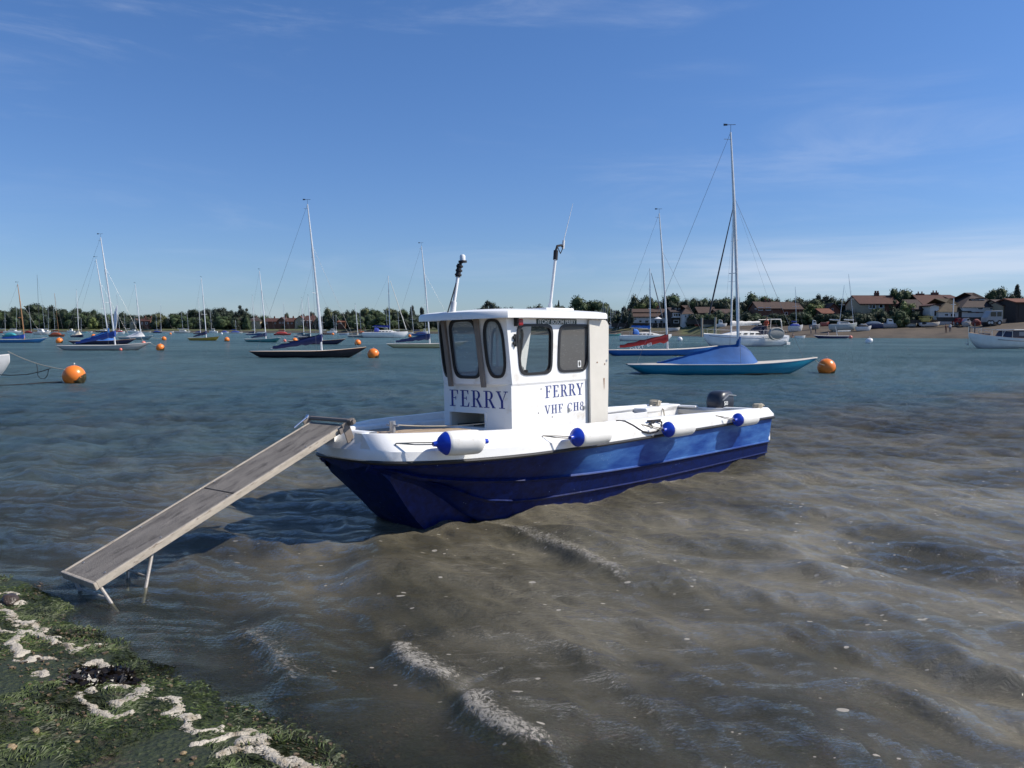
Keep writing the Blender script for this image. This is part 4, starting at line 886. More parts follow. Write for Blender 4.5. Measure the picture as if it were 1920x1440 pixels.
# ================================================================ FAR SHORE
SHP = [(-400, 622.0), (0, 622.4), (205, 622.8), (300, 623.4), (600, 624.4), (700, 625.2), (860, 626.2), (1110, 629), (1200, 630), (1290, 630.4), (1345, 632), (1480, 633), (1560, 633.6), (1750, 634.4), (1920, 636), (2300, 640)]
def shore_D(px): return dist_of(interp(px, [p[0] for p in SHP], [p[1] for p in SHP]))
def px_of(X, Y): return 960 + F * X / Y
def right_w(px): return max(0, min(1, (px - 1000) / 350))
def land_z(px, back):
    """height of the land a given distance behind the waterline"""
    rw = right_w(px)
    zl = interp(back, [-8, 0, 4, 10, 20, 45, 80, 200], [-.8, 0, .35, .9, 1.6, 2.1, 2.3, 3.0])
    zr = interp(back, [-8, 0, 6, 12, 18, 26, 50, 100, 200], [-.8, 0, .9, 1.9, 2.8, 3.5, 3.9, 4.2, 5.0])
    return lerp(zl, zr, rw)
def land_mat():
    m = bpy.data.materials.new('far_land'); t = nt(m); L = t.links.new
    out = N(t, 'ShaderNodeOutputMaterial'); p = N(t, 'ShaderNodeBsdfPrincipled', Roughness=0.9); tc = N(t, 'ShaderNodeTexCoord')
    grass = N(t, 'ShaderNodeAttribute', attribute_name='grass').outputs['Fac']; mud = N(t, 'ShaderNodeAttribute', attribute_name='mud').outputs['Fac']
    a = N(t, 'ShaderNodeTexNoise', Scale=0.22, Detail=9.0, Roughness=0.7); L(tc.outputs['Object'], a.inputs['Vector'])
    g = N(t, 'ShaderNodeValToRGB'); e = g.color_ramp.elements; e[0].position = .35; e[0].color = (.030, .042, .012, 1); e[1].position = .68; e[1].color = (.13, .14, .045, 1); L(a.outputs['Fac'], g.inputs['Fac'])
    s = N(t, 'ShaderNodeValToRGB'); e = s.color_ramp.elements; e[0].position = .35; e[0].color = (.050, .038, .027, 1); e[1].position = .65; e[1].color = (.092, .070, .049, 1); L(a.outputs['Fac'], s.inputs['Fac'])
    d = N(t, 'ShaderNodeValToRGB'); e = d.color_ramp.elements; e[0].position = .4; e[0].color = (.022, .022, .014, 1); e[1].position = .6; e[1].color = (.06, .052, .036, 1); L(a.outputs['Fac'], d.inputs['Fac'])
    m1 = N(t, 'ShaderNodeMix', data_type='RGBA'); L(grass, m1.inputs[0]); L(s.outputs[0], m1.inputs[6]); L(g.outputs[0], m1.inputs[7])
    m2 = N(t, 'ShaderNodeMix', data_type='RGBA'); L(mud, m2.inputs[0]); L(m1.outputs[2], m2.inputs[6]); L(d.outputs[0], m2.inputs[7]); L(m2.outputs[2], p.inputs['Base Color'])
    bp = N(t, 'ShaderNodeBump', Strength=.5, Distance=.3); L(a.outputs['Fac'], bp.inputs['Height']); L(bp.outputs[0], p.inputs['Normal'])
    L(p.outputs[0], out.inputs[0]); return m
lm_ = MB(); rows = []; gat = []; mat_ = []
backs = [-8, -3, 0, 1.5, 3, 5, 8, 11, 14, 18, 22, 26, 30, 34, 40, 50, 65, 90, 130, 200, 400, 900]
for px in range(-400, 2301, 12):
    Ds = shore_D(px); r = []
    for bk in backs:
        D = Ds + bk; X = (px - 960) / F * D; z = land_z(px, min(bk, 200)) + (noise.noise(Vector((X * .06, D * .06, 0))) * .22 if bk > 0 else 0)
        r.append((X, D + (noise.noise(Vector((X * .05, 3.3, 0))) * 2.5 if bk < 300 else 0), z)); rw = right_w(px)
        gr = (1 - rw) * (1 if 9 < bk else 0) + rw * max(0, min(1, (bk - 40) / 10))
        if 1270 < px < 1350 and 2 < bk < 26: gr = 1
        gat.append(gr); mat_.append((1 - rw) * max(0, min(1, (12 - bk) / 6)) + rw * (max(0, min(1, (4 - bk) / 4)) * .8))
    rows.append(r)
lm_.grid(rows); land = lm_.build('far_shore', land_mat(), smooth=True, recalc=False, angle=180)
for nm, arr in (('grass', gat), ('mud', mat_)):
    a = land.data.attributes.new(nm, 'FLOAT', 'POINT'); a.data.foreach_set('value', np.array(arr, dtype=np.float32))
tag(land, None, None, kind='structure')

# ---------------------------------------------------------------- trees
def crown_mesh(kind, seed):
    rs = random.Random(seed); b = MB(); blobs = []
    if kind == 'round':
        for i in range(20):
            a = rs.uniform(0, 6.28); zz = rs.uniform(.22, .86); rr = .34 * math.sqrt(max(0.05, 1 - ((zz - .5) / .52) ** 2)); rr *= rs.uniform(.35, 1.05)
            blobs.append((Vector((rr * math.cos(a), rr * math.sin(a), zz)), rs.uniform(.10, .20)))
        blobs.append((Vector((0, 0, .52)), .33))
    elif kind == 'tall':
        for i in range(18):
            a = rs.uniform(0, 6.28); zz = rs.uniform(.12, .93); rr = .30 * (1 - abs(zz - .45) * 1.1) * rs.uniform(.3, 1)
            blobs.append((Vector((rr * math.cos(a), rr * math.sin(a), zz)), rs.uniform(.08, .16)))
        blobs.append((Vector((0, 0, .42)), .26))
    elif kind == 'pine':
        for i in range(11):
            a = rs.uniform(0, 6.28); zz = rs.uniform(.45, .95); rr = rs.uniform(.1, .48) * (1.15 - zz * .5)
            blobs.append((Vector((rr * math.cos(a), rr * math.sin(a), zz)), rs.uniform(.07, .15)))
        blobs.append((Vector((0, 0, .7)), .17))
    elif kind == 'fir':
        for i in range(30):
            zz = i / 30.0; rr = .40 * (1 - zz) ** .8; a = i * 2.4; blobs.append((Vector((rr * .55 * math.cos(a), rr * .55 * math.sin(a), .06 + .88 * zz)), .05 + .17 * (1 - zz)))
    elif kind == 'bush':
        for i in range(16):
            a = rs.uniform(0, 6.28); rr = rs.uniform(0, .42); blobs.append((Vector((rr * math.cos(a), rr * math.sin(a), rs.uniform(.15, .7) * (1 - rr))), rs.uniform(.14, .26)))
    import bmesh
    for c, r in blobs:
        bm = bmesh.new(); bmesh.ops.create_icosphere(bm, subdivisions=1, radius=r * .84)
        vs_ = [v.co * (1 + .2 * noise.noise((v.co + c) * 9)) + c for v in bm.verts]; fs_ = [tuple(v.index for v in f.verts) for f in bm.faces]; bm.free(); b.add(vs_, fs_)
        n_ = int(70 + 1600 * r * r)
        for i in range(n_):
            d = Vector((rs.gauss(0, 1), rs.gauss(0, 1), rs.gauss(0, 1))).normalized(); p = c + d * r * rs.uniform(.84, 1.16)
            s = rs.uniform(.012, .030); u = Vector((rs.gauss(0, 1), rs.gauss(0, 1), rs.gauss(0, 1))).normalized(); v_ = u.cross(d + u.orthogonal() * .6).normalized()
            b.add([p - u * s, p + v_ * s * .8, p + u * s, p - v_ * s * .7], [(0, 1, 2, 3)])
    return b
TREEM = {
 'dark': ((.010, .022, .009), (.024, .040, .014)), 'mid': ((.020, .040, .012), (.044, .070, .020)), 'light': ((.055, .078, .018), (.12, .15, .04)), 'blue': ((.012, .022, .016), (.024, .038, .024)), 'olive': ((.040, .052, .020), (.085, .095, .035))}
def tree_mat(k):
    a, b_ = TREEM[k]; c = [(x + y) / 2 for x, y in zip(a, b_)]
    m = mat('foliage_' + k, c, .75, var=.55, scale=5.0, detail=8.0, col2=[x * 1.5 for x in b_], c2lo=.55, c2hi=.72); return m
CR = {}
TRK = mat('bark', (.07, .05, .035), .9, var=.3)
def trunk_mesh():
    b = MB(); b.tube([(0, 0, -.05), (.01, 0, .2), (0, .01, .45), (.02, 0, .7)], [.035, .028, .02, .01], 8)
    for a, z0, z1, r in ((.4, .28, .6, .25), (2.3, .33, .65, .24), (4.2, .25, .55, .26), (5.3, .4, .75, .2), (1.2, .42, .8, .15)): b.tube([(0, 0, z0), (r * .5 * math.cos(a), r * .5 * math.sin(a), (z0 + z1) / 2 + .02), (r * math.cos(a), r * math.sin(a), z1)], [.016, .011, .004], 6)
    return b
TRUNK = None
tree_rng = random.Random(99)
def tree(px, wpx, top, back, kind, colr, label, group=None, name=None, base=None):
    global TRUNK
    D = shore_D(px) + back; X = (px - 960) / F * D; gz = land_z(px, back) if base is None else base
    ht = (616 - top) / F * D + CH - gz; wd = wpx / F * D
    nm = name or {'round': 'broadleaf_tree', 'tall': 'tall_tree', 'pine': 'pine_tree', 'fir': 'conifer_tree', 'bush': 'shrub'}[kind]
    root = empty(nm, (X, D, gz - .1), tree_rng.uniform(0, 6.28)); root.scale = (wd / .95, wd / .95, ht)
    if kind == 'fir': root.scale = (wd / .85, wd / .85, ht / 1.0)
    if kind == 'bush': root.scale = (wd / 1.1, wd / 1.1, ht / .75)
    key = (kind, colr, tree_rng.randint(0, 2))
    if key not in CR:
        o = crown_mesh(kind, hash((kind, key[2])) % 1000 if False else 17 * key[2] + len(kind)).build('crown', tree_mat(colr), root, recalc=False); CR[key] = o
    else: o = CR[key].copy(); COL.objects.link(o); o.parent = root
    if TRUNK is None: TRUNK = trunk_mesh().build('trunk', TRK, root, smooth=True)
    else:
        k_ = TRUNK.copy(); COL.objects.link(k_); k_.parent = root
    tag(root, label, 'shrub' if kind == 'bush' else 'tree', group); return root

TR = [ # px, width, top y, back, kind, colour, label
 (8, 44, 581, 40, 'round', 'dark', 'dark rounded tree at the left frame edge of the far left wood'),
 (70, 60, 570.5, 45, 'round', 'dark', 'broad dark tree forming the highest hump of the far left wood'),
 (38, 40, 577, 50, 'round', 'dark', 'dark tree left of the black mast in the far left wood'),
 (99, 26, 569.5, 42, 'tall', 'blue', 'pointed dark tree just right of the black mast in the left wood'),
 (120, 40, 577, 50, 'round', 'dark', 'dark tree behind the cluster of pale masts in the left wood'),
 (148, 36, 575.5, 44, 'round', 'dark', 'round dark tree behind the single mast with cream tent boat'),
 (170, 34, 579.5, 46, 'round', 'dark', 'last tall dark tree before the left wood steps down'),
 (190, 34, 588, 38, 'round', 'mid', 'lower sloping tree behind the twin leaning masts'),
 (176, 24, 597, 20, 'bush', 'light', 'pale bright green bush in front of the left wood'),
 (212, 24, 587, 40, 'tall', 'blue', 'dark upright tree immediately right of the tall grey mast'),
 (233, 38, 585, 42, 'round', 'dark', 'dark round tree left of the two brick houses'),
 (262, 34, 589, 50, 'round', 'dark', 'dark tree showing above the two brick houses'),
 (282, 30, 587, 48, 'round', 'dark', 'dark tree just right of the two brick houses'),
 (301, 34, 588, 26, 'round', 'olive', 'pale willow green tree right of the two brick houses'),
 (333, 38, 583.5, 34, 'round', 'dark', 'dark tree right of the pale willow green tree'),
 (364, 44, 578, 36, 'round', 'dark', 'wide dark tree behind the yellow hulled dayboat mast'),
 (388, 36, 579, 40, 'round', 'blue', 'dark tree right of the yellow dayboat mast'),
 (413, 38, 574, 36, 'round', 'blue', 'high flat topped dark tree left of the umbrella pine'),
 (432, 30, 580, 40, 'round', 'blue', 'dark tree between the flat topped tree and the umbrella pine'),
 (455, 32, 573, 34, 'pine', 'blue', 'windswept umbrella pine beside the cream house'),
 (420, 44, 592, 22, 'bush', 'mid', 'green bush mass in front of the flat topped tree'),
 (445, 30, 594, 20, 'bush', 'dark', 'dark bush left of the cream house'),
 (465, 24, 594, 18, 'bush', 'mid', 'bush between the two halves of the cream house'),
 (484, 24, 591.5, 40, 'round', 'mid', 'small tree right of the cream house'),
 (539, 14, 587, 44, 'round', 'dark', 'small round dark tree above the red brick terrace'),
 (569, 16, 588, 46, 'round', 'dark', 'small dark tree among the chimneys of the red brick terrace'),
 (587, 18, 585, 44, 'round', 'blue', 'dark tree behind the black dayboat mast'),
 (622, 34, 576.5, 30, 'round', 'olive', 'lone olive green round tree right of the black dayboat mast'),
 (653, 28, 581.5, 32, 'round', 'blue', 'dark blue green tree left of the white yacht mast'),
 (668, 28, 581, 34, 'round', 'dark', 'dark tree second along left of the white yacht mast'),
 (685, 30, 577.5, 36, 'round', 'olive', 'lighter topped tree left of the white yacht mast'),
 (706, 34, 580, 32, 'round', 'mid', 'mid green tree immediately left of the white yacht mast'),
 (735, 36, 577.5, 36, 'round', 'olive', 'grey green tree behind the white yacht mast'),
 (757, 28, 580, 32, 'round', 'mid', 'green tree behind the white yacht furled jib'),
 (773, 24, 569, 34, 'tall', 'blue', 'tallest dark tree left of the ferry wheelhouse'),
 (792, 18, 573, 34, 'tall', 'blue', 'narrow dark tree touching the ferry wheelhouse roof at left'),
 (720, 60, 592, 18, 'bush', 'mid', 'low green thicket behind the white yacht'), (672, 50, 593, 18, 'bush', 'mid', 'low thicket left of the white yacht'), (775, 50, 592, 18, 'bush', 'dark', 'low dark thicket beside the ferry roof'),
 (922, 42, 561, 24, 'pine', 'blue', 'feathery dark pine rising over the ferry roof'),
 (900, 30, 576, 20, 'round', 'dark', 'low dark tree just over the ferry roof left of the pine'), (960, 30, 577, 22, 'round', 'dark', 'low dark tree over the ferry roof right of the pine'),
 (1010, 40, 571, 24, 'round', 'dark', 'dark tree behind the foot of the aerial pole'), (1047, 12, 561, 26, 'fir', 'blue', 'small dark spire tree right of the aerial pole'), (1050, 36, 572, 24, 'round', 'dark', 'dark tree under the small spire tree'),
 (1094, 66, 555, 22, 'round', 'mid', 'big domed green tree over the aft end of the ferry roof'),
 (1130, 44, 566, 24, 'round', 'mid', 'green tree sloping down right of the big domed tree'), (1150, 34, 577, 40, 'round', 'dark', 'distant low tree beyond the crowded masts'),
 (1170, 26, 570, 14, 'tall', 'blue', 'dark cypress clump left of the long white house'), (1181, 18, 573, 12, 'tall', 'blue', 'second dark cypress against the long white house'),
 (1198, 44, 561, 46, 'round', 'light', 'yellow green tree above the left half of the long white house'), (1216, 30, 555.5, 50, 'round', 'dark', 'dark tree rising behind the long white house'),
 (1228, 24, 566, 44, 'round', 'light', 'light green tree behind the blue yacht mast'), (1256, 54, 553, 50, 'round', 'mid', 'large green tree above the house with blue balcony'),
 (1288, 44, 558, 50, 'round', 'dark', 'dark tree above the brown gable'), (1309, 46, 558, 48, 'round', 'mid', 'green domed tree left of the dark furled jib'),
 (1334, 26, 568, 46, 'round', 'dark', 'low dark tree left of the dark furled jib'), (1357, 46, 559, 48, 'round', 'mid', 'green tree behind the tall turquoise dayboat mast'),
 (1385, 32, 560, 46, 'round', 'dark', 'dark tree just right of the tall turquoise dayboat mast'), (1416, 56, 548, 46, 'round', 'mid', 'tall spreading tree left of the brown brick house'), (1440, 24, 560, 46, 'round', 'mid', 'tree touching the brown brick house roof'),
 (1292, 34, 584, 18, 'bush', 'dark', 'dark bushes right of the brown gable'), (1305, 30, 576, 30, 'round', 'dark', 'dark tree in front of the brown gable'), (1325, 40, 586, 26, 'bush', 'mid', 'garden bushes below the dark furled jib'), (1345, 30, 580, 30, 'bush', 'dark', 'dark hedge between jib and mast'), (1400, 50, 583, 30, 'bush', 'dark', 'dark garden shrubs behind the large white yacht'),
 (1380, 40, 578, 30, 'bush', 'mid', 'garden shrubs right behind the turquoise dayboat mast'), (1450, 60, 590, 20, 'bush', 'dark', 'dark hedge below the brown brick house'), (1497, 40, 584, 24, 'bush', 'dark', 'dark bush right of the brown brick house'),
 (1508, 50, 557, 46, 'round', 'dark', 'dark tree left of the two pointed pines'), (1530, 30, 550.5, 46, 'pine', 'blue', 'first of the two dark pines on the skyline'), (1548, 28, 552.5, 46, 'pine', 'blue', 'second of the two dark pines on the skyline'), (1540, 60, 560, 42, 'round', 'mid', 'green tree beneath the two dark pines'),
 (1525, 42, 567, 30, 'round', 'light', 'yellow green tree left of the small orange roof'), (1570, 44, 562, 44, 'round', 'dark', 'dark tree between the pines and the red roofed house'), (1588, 30, 561.5, 46, 'round', 'mid', 'grey green tree left of the red roofed house'), (1590, 50, 580, 24, 'bush', 'dark', 'long dark hedge left of the red roofed house'),
 (1640, 40, 577, 20, 'bush', 'mid', 'green shrubs in front of the red roofed house'), (1672, 32, 561, 18, 'tall', 'dark', 'dark tree covering the right end of the red roofed house'), (1687, 52, 537, 30, 'round', 'mid', 'large mid green tree right of the red roofed house'), (1697, 34, 563, 20, 'round', 'light', 'sunlit green tree at the foot of the large tree'), (1685, 40, 585, 14, 'bush', 'mid', 'green bush beside the yellow digger'), (1655, 34, 586, 16, 'bush', 'dark', 'dark shrub beside the grounded boats'),
 (1712, 24, 561, 34, 'round', 'dark', 'dark tree left of the dark tiled cottages'), (1862, 46, 540, 46, 'round', 'mid', 'round green tree behind the gable of the white inn'), (1882, 28, 553, 44, 'round', 'dark', 'dark tree left of the conifer'), (1902, 30, 530, 40, 'fir', 'blue', 'dark pointed conifer near the right frame edge'), (1880, 24, 560, 30, 'round', 'olive', 'olive tree behind the cream shop'), (1922, 20, 544, 42, 'tall', 'blue', 'dark tree cut by the right frame edge'),
]
for q in TR: tree(*q)
for i, (x0, x1, top0, bk, cl) in enumerate(((-20, 205, 588, 28, 'dark'), (205, 290, 598, 30, 'dark'), (300, 500, 592, 30, 'dark'), (495, 620, 603, 34, 'mid'), (600, 860, 590, 28, 'dark'), (860, 1190, 583, 22, 'dark'), (1188, 1345, 563, 46, 'dark'), (1345, 1460, 564, 46, 'dark'), (1480, 1620, 561, 44, 'dark'), (1690, 1720, 566, 34, 'dark'), (1870, 1930, 560, 40, 'dark'), (1296, 1420, 589, 21, 'dark'), (1400, 1612, 590, 19, 'dark'), (1606, 1745, 589, 17, 'dark'))):
    x = x0
    while x < x1:
        tree(x, 30 + 10 * tree_rng.random(), top0 + tree_rng.uniform(-3, 5), bk + tree_rng.uniform(-3, 3), 'bush', cl if tree_rng.random() < .7 else 'mid', 'dark leafy thicket filling the understorey of the far shore woods', 'understorey thickets along the far shore', name='thicket_tree'); x += 11

# ---------------------------------------------------------------- houses
BR = mat('old_brick', (.14, .062, .04), .85, var=.3, scale=2); WW = mat('white_render', (.62, .60, .56), .8, var=.06, scale=.6); CRM = mat('cream_render', (.36, .30, .20), .8, var=.1, scale=.6)
DARKW = mat('dark_boarding', (.04, .032, .028), .8); ROOFR = mat('red_tile', (.066, .025, .018), .85, var=.3, scale=1.5); ROOFB = mat('brown_tile', (.060, .036, .027), .85, var=.3, scale=1.5); ROOFD = mat('dark_tile', (.042, .028, .025), .85, var=.3, scale=1.5); ROOFO = mat('orange_tile', (.13, .045, .022), .85, var=.25, scale=1.5); THAT = mat('mossy_tile', (.062, .047, .029), .9, var=.3, scale=1.2)
FRM = mat('white_frame', (.7, .7, .7), .5); BLUEW = mat('pale_blue_boarding', (.25, .36, .45), .7)
def house(px0, px1, ridge, eave, base, back, wallm, roofm, label, wins=(), gable=False, chim=(), doors=(), depth=8, name='house', dorm=(), balc=None, sign=None, rz=0, hip=0):
    """gable=False: ridge parallel to the shore; windows etc. given by pixel spans (x0,y0,x1,y1)"""
    pc = (px0 + px1) / 2; D = shore_D(pc) + back; X = (pc - 960) / F * D
    zf = lambda y: (616 - y) / F * D + CH; w_ = (px1 - px0) / F * D; zb = min(zf(base), land_z(pc, back)) - .6; ze = zf(eave); zr = zf(ridge)
    root = empty(name, (X, D + depth / 2, zb), R(rz)); tag(root, label, 'house'); H = ze - zb; RH = zr - zb; hw = w_ / 2; hd = depth / 2
    b = MB(); b.box((0, 0, H / 2), (w_, depth, H))
    if gable:
        for s in (-1, 1): b.prism([(-hw, H), (hw, H), (0, RH - .15)], lambda a, c: (a, s * hd, c), lambda a, c: (a, s * (hd - .2), c))
    elif not hip:
        for s in (-1, 1): b.prism([(-hd, H), (hd, H), (0, RH - .15)], lambda a, c: (s * hw, a, c), lambda a, c: (s * (hw - .2), a, c))
    b.build('wall', wallm, root)
    r = MB(); o = .35
    if gable: r.prism([(-hw - o, H - o * .6), (0, RH - .1), (hw + o, H - o * .6), (hw + o, H - o * .6 + .22), (0, RH + .15), (-hw - o, H - o * .6 + .22)], lambda a, c: (a, -hd - o, c), lambda a, c: (a, hd + o, c))
    elif hip:
        v = [(-hw - o, -hd - o, H - .1), (hw + o, -hd - o, H - .1), (hw + o, hd + o, H - .1), (-hw - o, hd + o, H - .1), (-hw + hip, 0, RH), (hw - hip, 0, RH)]
        r.add(v, [(0, 1, 5, 4), (2, 3, 4, 5), (1, 2, 5), (3, 0, 4), (3, 2, 1, 0)])
    else: r.prism([(-hd - o, H - o * .6), (0, RH - .1), (hd + o, H - o * .6), (hd + o, H - o * .6 + .22), (0, RH + .15), (-hd - o, H - o * .6 + .22)], lambda a, c: (-hw - o, a, c), lambda a, c: (hw + o, a, c))
    rf = r.build('roof', roofm, root)
    lx = lambda x: (x - pc) / F * D; lz = lambda y: zf(y) - zb
    for c in chim:
        cx, cw, ct = c; k = MB(); k.box((lx(cx), .0 if not gable else hd * .3, (RH + lz(ct)) / 2 - .5), (cw / F * D, .8, lz(ct) - RH + 1.0)); k.build('chimney', BR, rf)
        kk = MB()
        for dx in (-.25, .25): kk.tube([(lx(cx) + dx * cw / F * D, .0 if not gable else hd * .3, lz(ct)), (lx(cx) + dx * cw / F * D, .0 if not gable else hd * .3, lz(ct) + .45)], .14, 8)
        kk.build('chimney_pots', ROOFO, rf)
    def window(x0, y0, x1, y1, yface, par):
        xa, xb, za, zb_ = lx(x0), lx(x1), lz(y1), lz(y0); k = MB(); t_ = min(.12, (xb - xa) * .12)
        k.plate([(xa, za), (xb, za), (xb, zb_), (xa, zb_)], [[(xa + t_, za + t_), (xb - t_, za + t_), (xb - t_, zb_ - t_), (xa + t_, zb_ - t_)]], lambda a, c: (a, yface - .06, c), lambda a, c: (a, yface + .02, c))
        nb = max(1, int(round((xb - xa) / 1.0)))
        for i in range(1, nb): k.box((lerp(xa, xb, i / nb), yface - .03, (za + zb_) / 2), (t_ * .6, .04, zb_ - za - t_))
        f_ = k.build('window', FRM, par); MB().box(((xa + xb) / 2, yface - .005, (za + zb_) / 2), (xb - xa - t_, .01, zb_ - za - t_)).build('pane', DGLASS, f_)
    for q in wins: window(*q, -hd, root)
    for (x0, y0, x1, y1) in doors:
        k = MB(); k.box(((lx(x0) + lx(x1)) / 2, -hd - .02, (lz(y0) + lz(y1)) / 2), (lx(x1) - lx(x0), .08, lz(y0) - lz(y1))); k.build('door', DARKW, root)
    for (x0, y0, x1, y1) in dorm:   # flat topped dormers standing out of the roof slope
        yf = -hd * .55; k = MB(); xa, xb, za, zb_ = lx(x0), lx(x1), lz(y1), lz(y0); k.box(((xa + xb) / 2, yf + 1.2, (za + zb_) / 2), (xb - xa + .3, 2.4, zb_ - za + .2)); dm = k.build('dormer', wallm, rf)
        k = MB(); k.box(((xa + xb) / 2, yf + 1.1, zb_ + .2), (xb - xa + .7, 2.8, .14)); k.build('dormer_roof', roofm, rf); window(x0, y0, x1, y1, yf, rf)
    if balc:
        x0, y0, x1, y1 = balc; k = MB(); k.box(((lx(x0) + lx(x1)) / 2, -hd - .6, lz(y1)), (lx(x1) - lx(x0), 1.2, .15)); n_ = int((lx(x1) - lx(x0)) / .8)
        for i in range(n_ + 1): k.box((lerp(lx(x0), lx(x1), i / n_), -hd - 1.15, lz(y1) + .5), (.06, .06, 1.0))
        k.box(((lx(x0) + lx(x1)) / 2, -hd - 1.15, lz(y1) + 1.0), (lx(x1) - lx(x0), .08, .08)); k.build('balcony', FRM, root)
    if sign:
        for (x0, y0, x1, y1, m_) in sign: MB().box(((lx(x0) + lx(x1)) / 2, -hd - .05, (lz(y0) + lz(y1)) / 2), (lx(x1) - lx(x0), .06, lz(y0) - lz(y1))).build('wall_sign', m_, root)
    return root
house(245, 262, 597.5, 603, 611, 24, CRM, ROOFB, 'cream gabled house, left one of the pair on the far left shore', wins=[(248, 605, 251, 608), (255, 605, 258, 608)], gable=True, chim=[(254, 2.2, 595)])
house(263, 283, 595.5, 602, 611, 25, BR, ROOFR, 'brick house with white trim, right one of the pair on the far left shore', wins=[(267, 604, 270, 608), (274, 604, 279, 608)], chim=[(268, 2, 593), (279, 2, 593.5)])
house(438, 452, 597, 599, 607, 22, CRM, ROOFB, 'low cream building left of the umbrella pine', wins=[(441, 601, 446, 604)])
house(463, 489, 594.5, 601.5, 610, 22, CRM, ROOFD, 'cream house with a dark hipped roof beside the umbrella pine', wins=[(468, 604, 471, 607), (475, 604, 479, 607)], hip=3, chim=[(477, 3, 593)])
tl = 'red brick terraced house number %s'
for i, (x0, x1, r_, e_, wm, rm, lab) in enumerate(((497, 522, 597, 603, BR, ROOFR, 'long low red brick house at the left end of the far terrace'), (522, 536, 595, 602, BR, ROOFB, 'gabled brick house next to the left end of the far terrace'), (537, 553, 596.5, 603, BR, ROOFR, 'red brick house under the small round tree'),
    (554, 572, 592.5, 601, CRM, ROOFR, 'cream fronted tall house in the middle of the far brick terrace'), (573, 588, 592, 601, BR, ROOFR, 'red brick house just left of the black dayboat mast'), (589, 606, 598, 604, BR, ROOFO, 'orange roofed brick house at the right end of the far terrace'))):
    house(x0, x1, r_, e_, 611, 26 + i, wm, rm, lab, wins=[(x0 + 3, e_ + 2, x0 + 5.5, e_ + 4.5), (x1 - 6, e_ + 2, x1 - 3.5, e_ + 4.5)], gable=(i % 2 == 1), chim=[((x0 + x1) / 2 + 2, 2.2, r_ - 2.5)])
house(634, 648, 600, 604, 609, 20, BR, ROOFO, 'small orange roofed house beside the lone olive tree', wins=[(638, 605, 641, 607)])
house(1184, 1256, 579.5, 594, 607.5, 20, WW, ROOFB, 'long white waterside house with a brown roof and a row of dormers', wins=[(1188, 597, 1193, 600), (1197, 600, 1203, 605), (1208, 600, 1216, 606), (1226, 600, 1231, 606), (1236, 600, 1243, 606)], dorm=[(1191, 587, 1196, 591.5), (1199, 587, 1204.5, 591.5), (1210, 587, 1215.5, 591.5), (1221, 587, 1226, 591.5), (1232, 587, 1240, 591.5)], chim=[(1238, 5, 576)], depth=10)
house(1258, 1281, 577, 585, 607, 18, DARKW, ROOFD, 'dark house with white dormers and a pale blue glazed balcony', wins=[(1261, 586, 1278, 594), (1262, 600, 1272, 606)], dorm=[(1267, 577.5, 1270.5, 582), (1273.5, 577.5, 1277, 582)], balc=(1258, 589, 1281, 595), depth=9)
house(1279, 1297, 572, 588, 600, 16, WW, ROOFB, 'white gable ended house with a steep brown roof beside the balcony house', gable=False, hip=2.2, wins=[(1283, 591, 1286, 595)])
house(1310, 1342, 576, 587, 604, 34, DARKW, ROOFB, 'brown tiled boathouse below the dark furled jib', wins=[(1318, 592, 1324, 597)])
house(1344, 1372, 580, 588, 602, 34, BR, ROOFB, 'brown tiled cottage half hidden behind the big white yacht', wins=[(1352, 592, 1357, 596)])
house(1420, 1462, 566, 578.5, 606, 28, BR, ROOFB, 'brown brick house with two white framed upper windows', wins=[(1420, 576.3, 1428.5, 582.5), (1433.5, 576.3, 1443, 582.5), (1430, 592, 1440, 600)], chim=[(1442, 3, 562.5), (1450, 3, 562.5)], gable=False, sign=[(1413, 579, 1462, 580, FRM)])
house(1458, 1502, 566.5, 580, 604, 36, BR, ROOFB, 'plain brick house adjoining the one with white framed windows', wins=[(1470, 585, 1475, 590)])
house(1541, 1562, 579, 588, 603, 26, BR, ROOFO, 'little orange roofed outhouse with pale blue boarding', sign=[(1547, 592, 1560, 598, BLUEW)])
house(1549, 1572, 569, 582, 602, 38, BR, ROOFB, 'brick gabled cottage behind the little orange roofed outhouse', gable=True, wins=[(1557, 578, 1560, 583)])
house(1610, 1656, 554, 570, 600, 24, CRM, ROOFR, 'detached house with a long red tiled roof and twin chimneys', wins=[(1626, 571, 1639, 579), (1645, 571, 1653, 578)], chim=[(1652.5, 3, 548), (1657, 3, 548)])
house(1657, 1681, 554, 570, 600, 26, BR, ROOFR, 'red roofed wing attached right of the twin chimneys')
house(1707, 1730, 562, 580, 602, 20, DARKW, ROOFD, 'dark low shed at the left of the dark tiled cottages', wins=[(1707, 577, 1711, 583)])
house(1729, 1778, 552, 572, 600, 26, DARKW, ROOFR, 'dark red tiled house with a broad chimney stack', chim=[(1742, 14, 549), (1770, 12, 547)], depth=10)
house(1741, 1757, 571, 573, 597, 18, WW, ROOFR, 'white lean to gable in front of the dark red tiled house', wins=[(1748, 582, 1753, 593)], gable=True)
house(1776, 1792, 553, 560, 590, 34, BR, ROOFR, 'red brick house behind the mossy hipped roof')
house(1757, 1815, 558.5, 584, 598, 20, WW, THAT, 'white building with a mossy brown hipped roof', wins=[(1767, 588, 1776, 593), (1779, 588, 1783, 594), (1784.5, 588, 1788, 594)], hip=5, doors=[(1794, 583, 1800, 596)], depth=10)
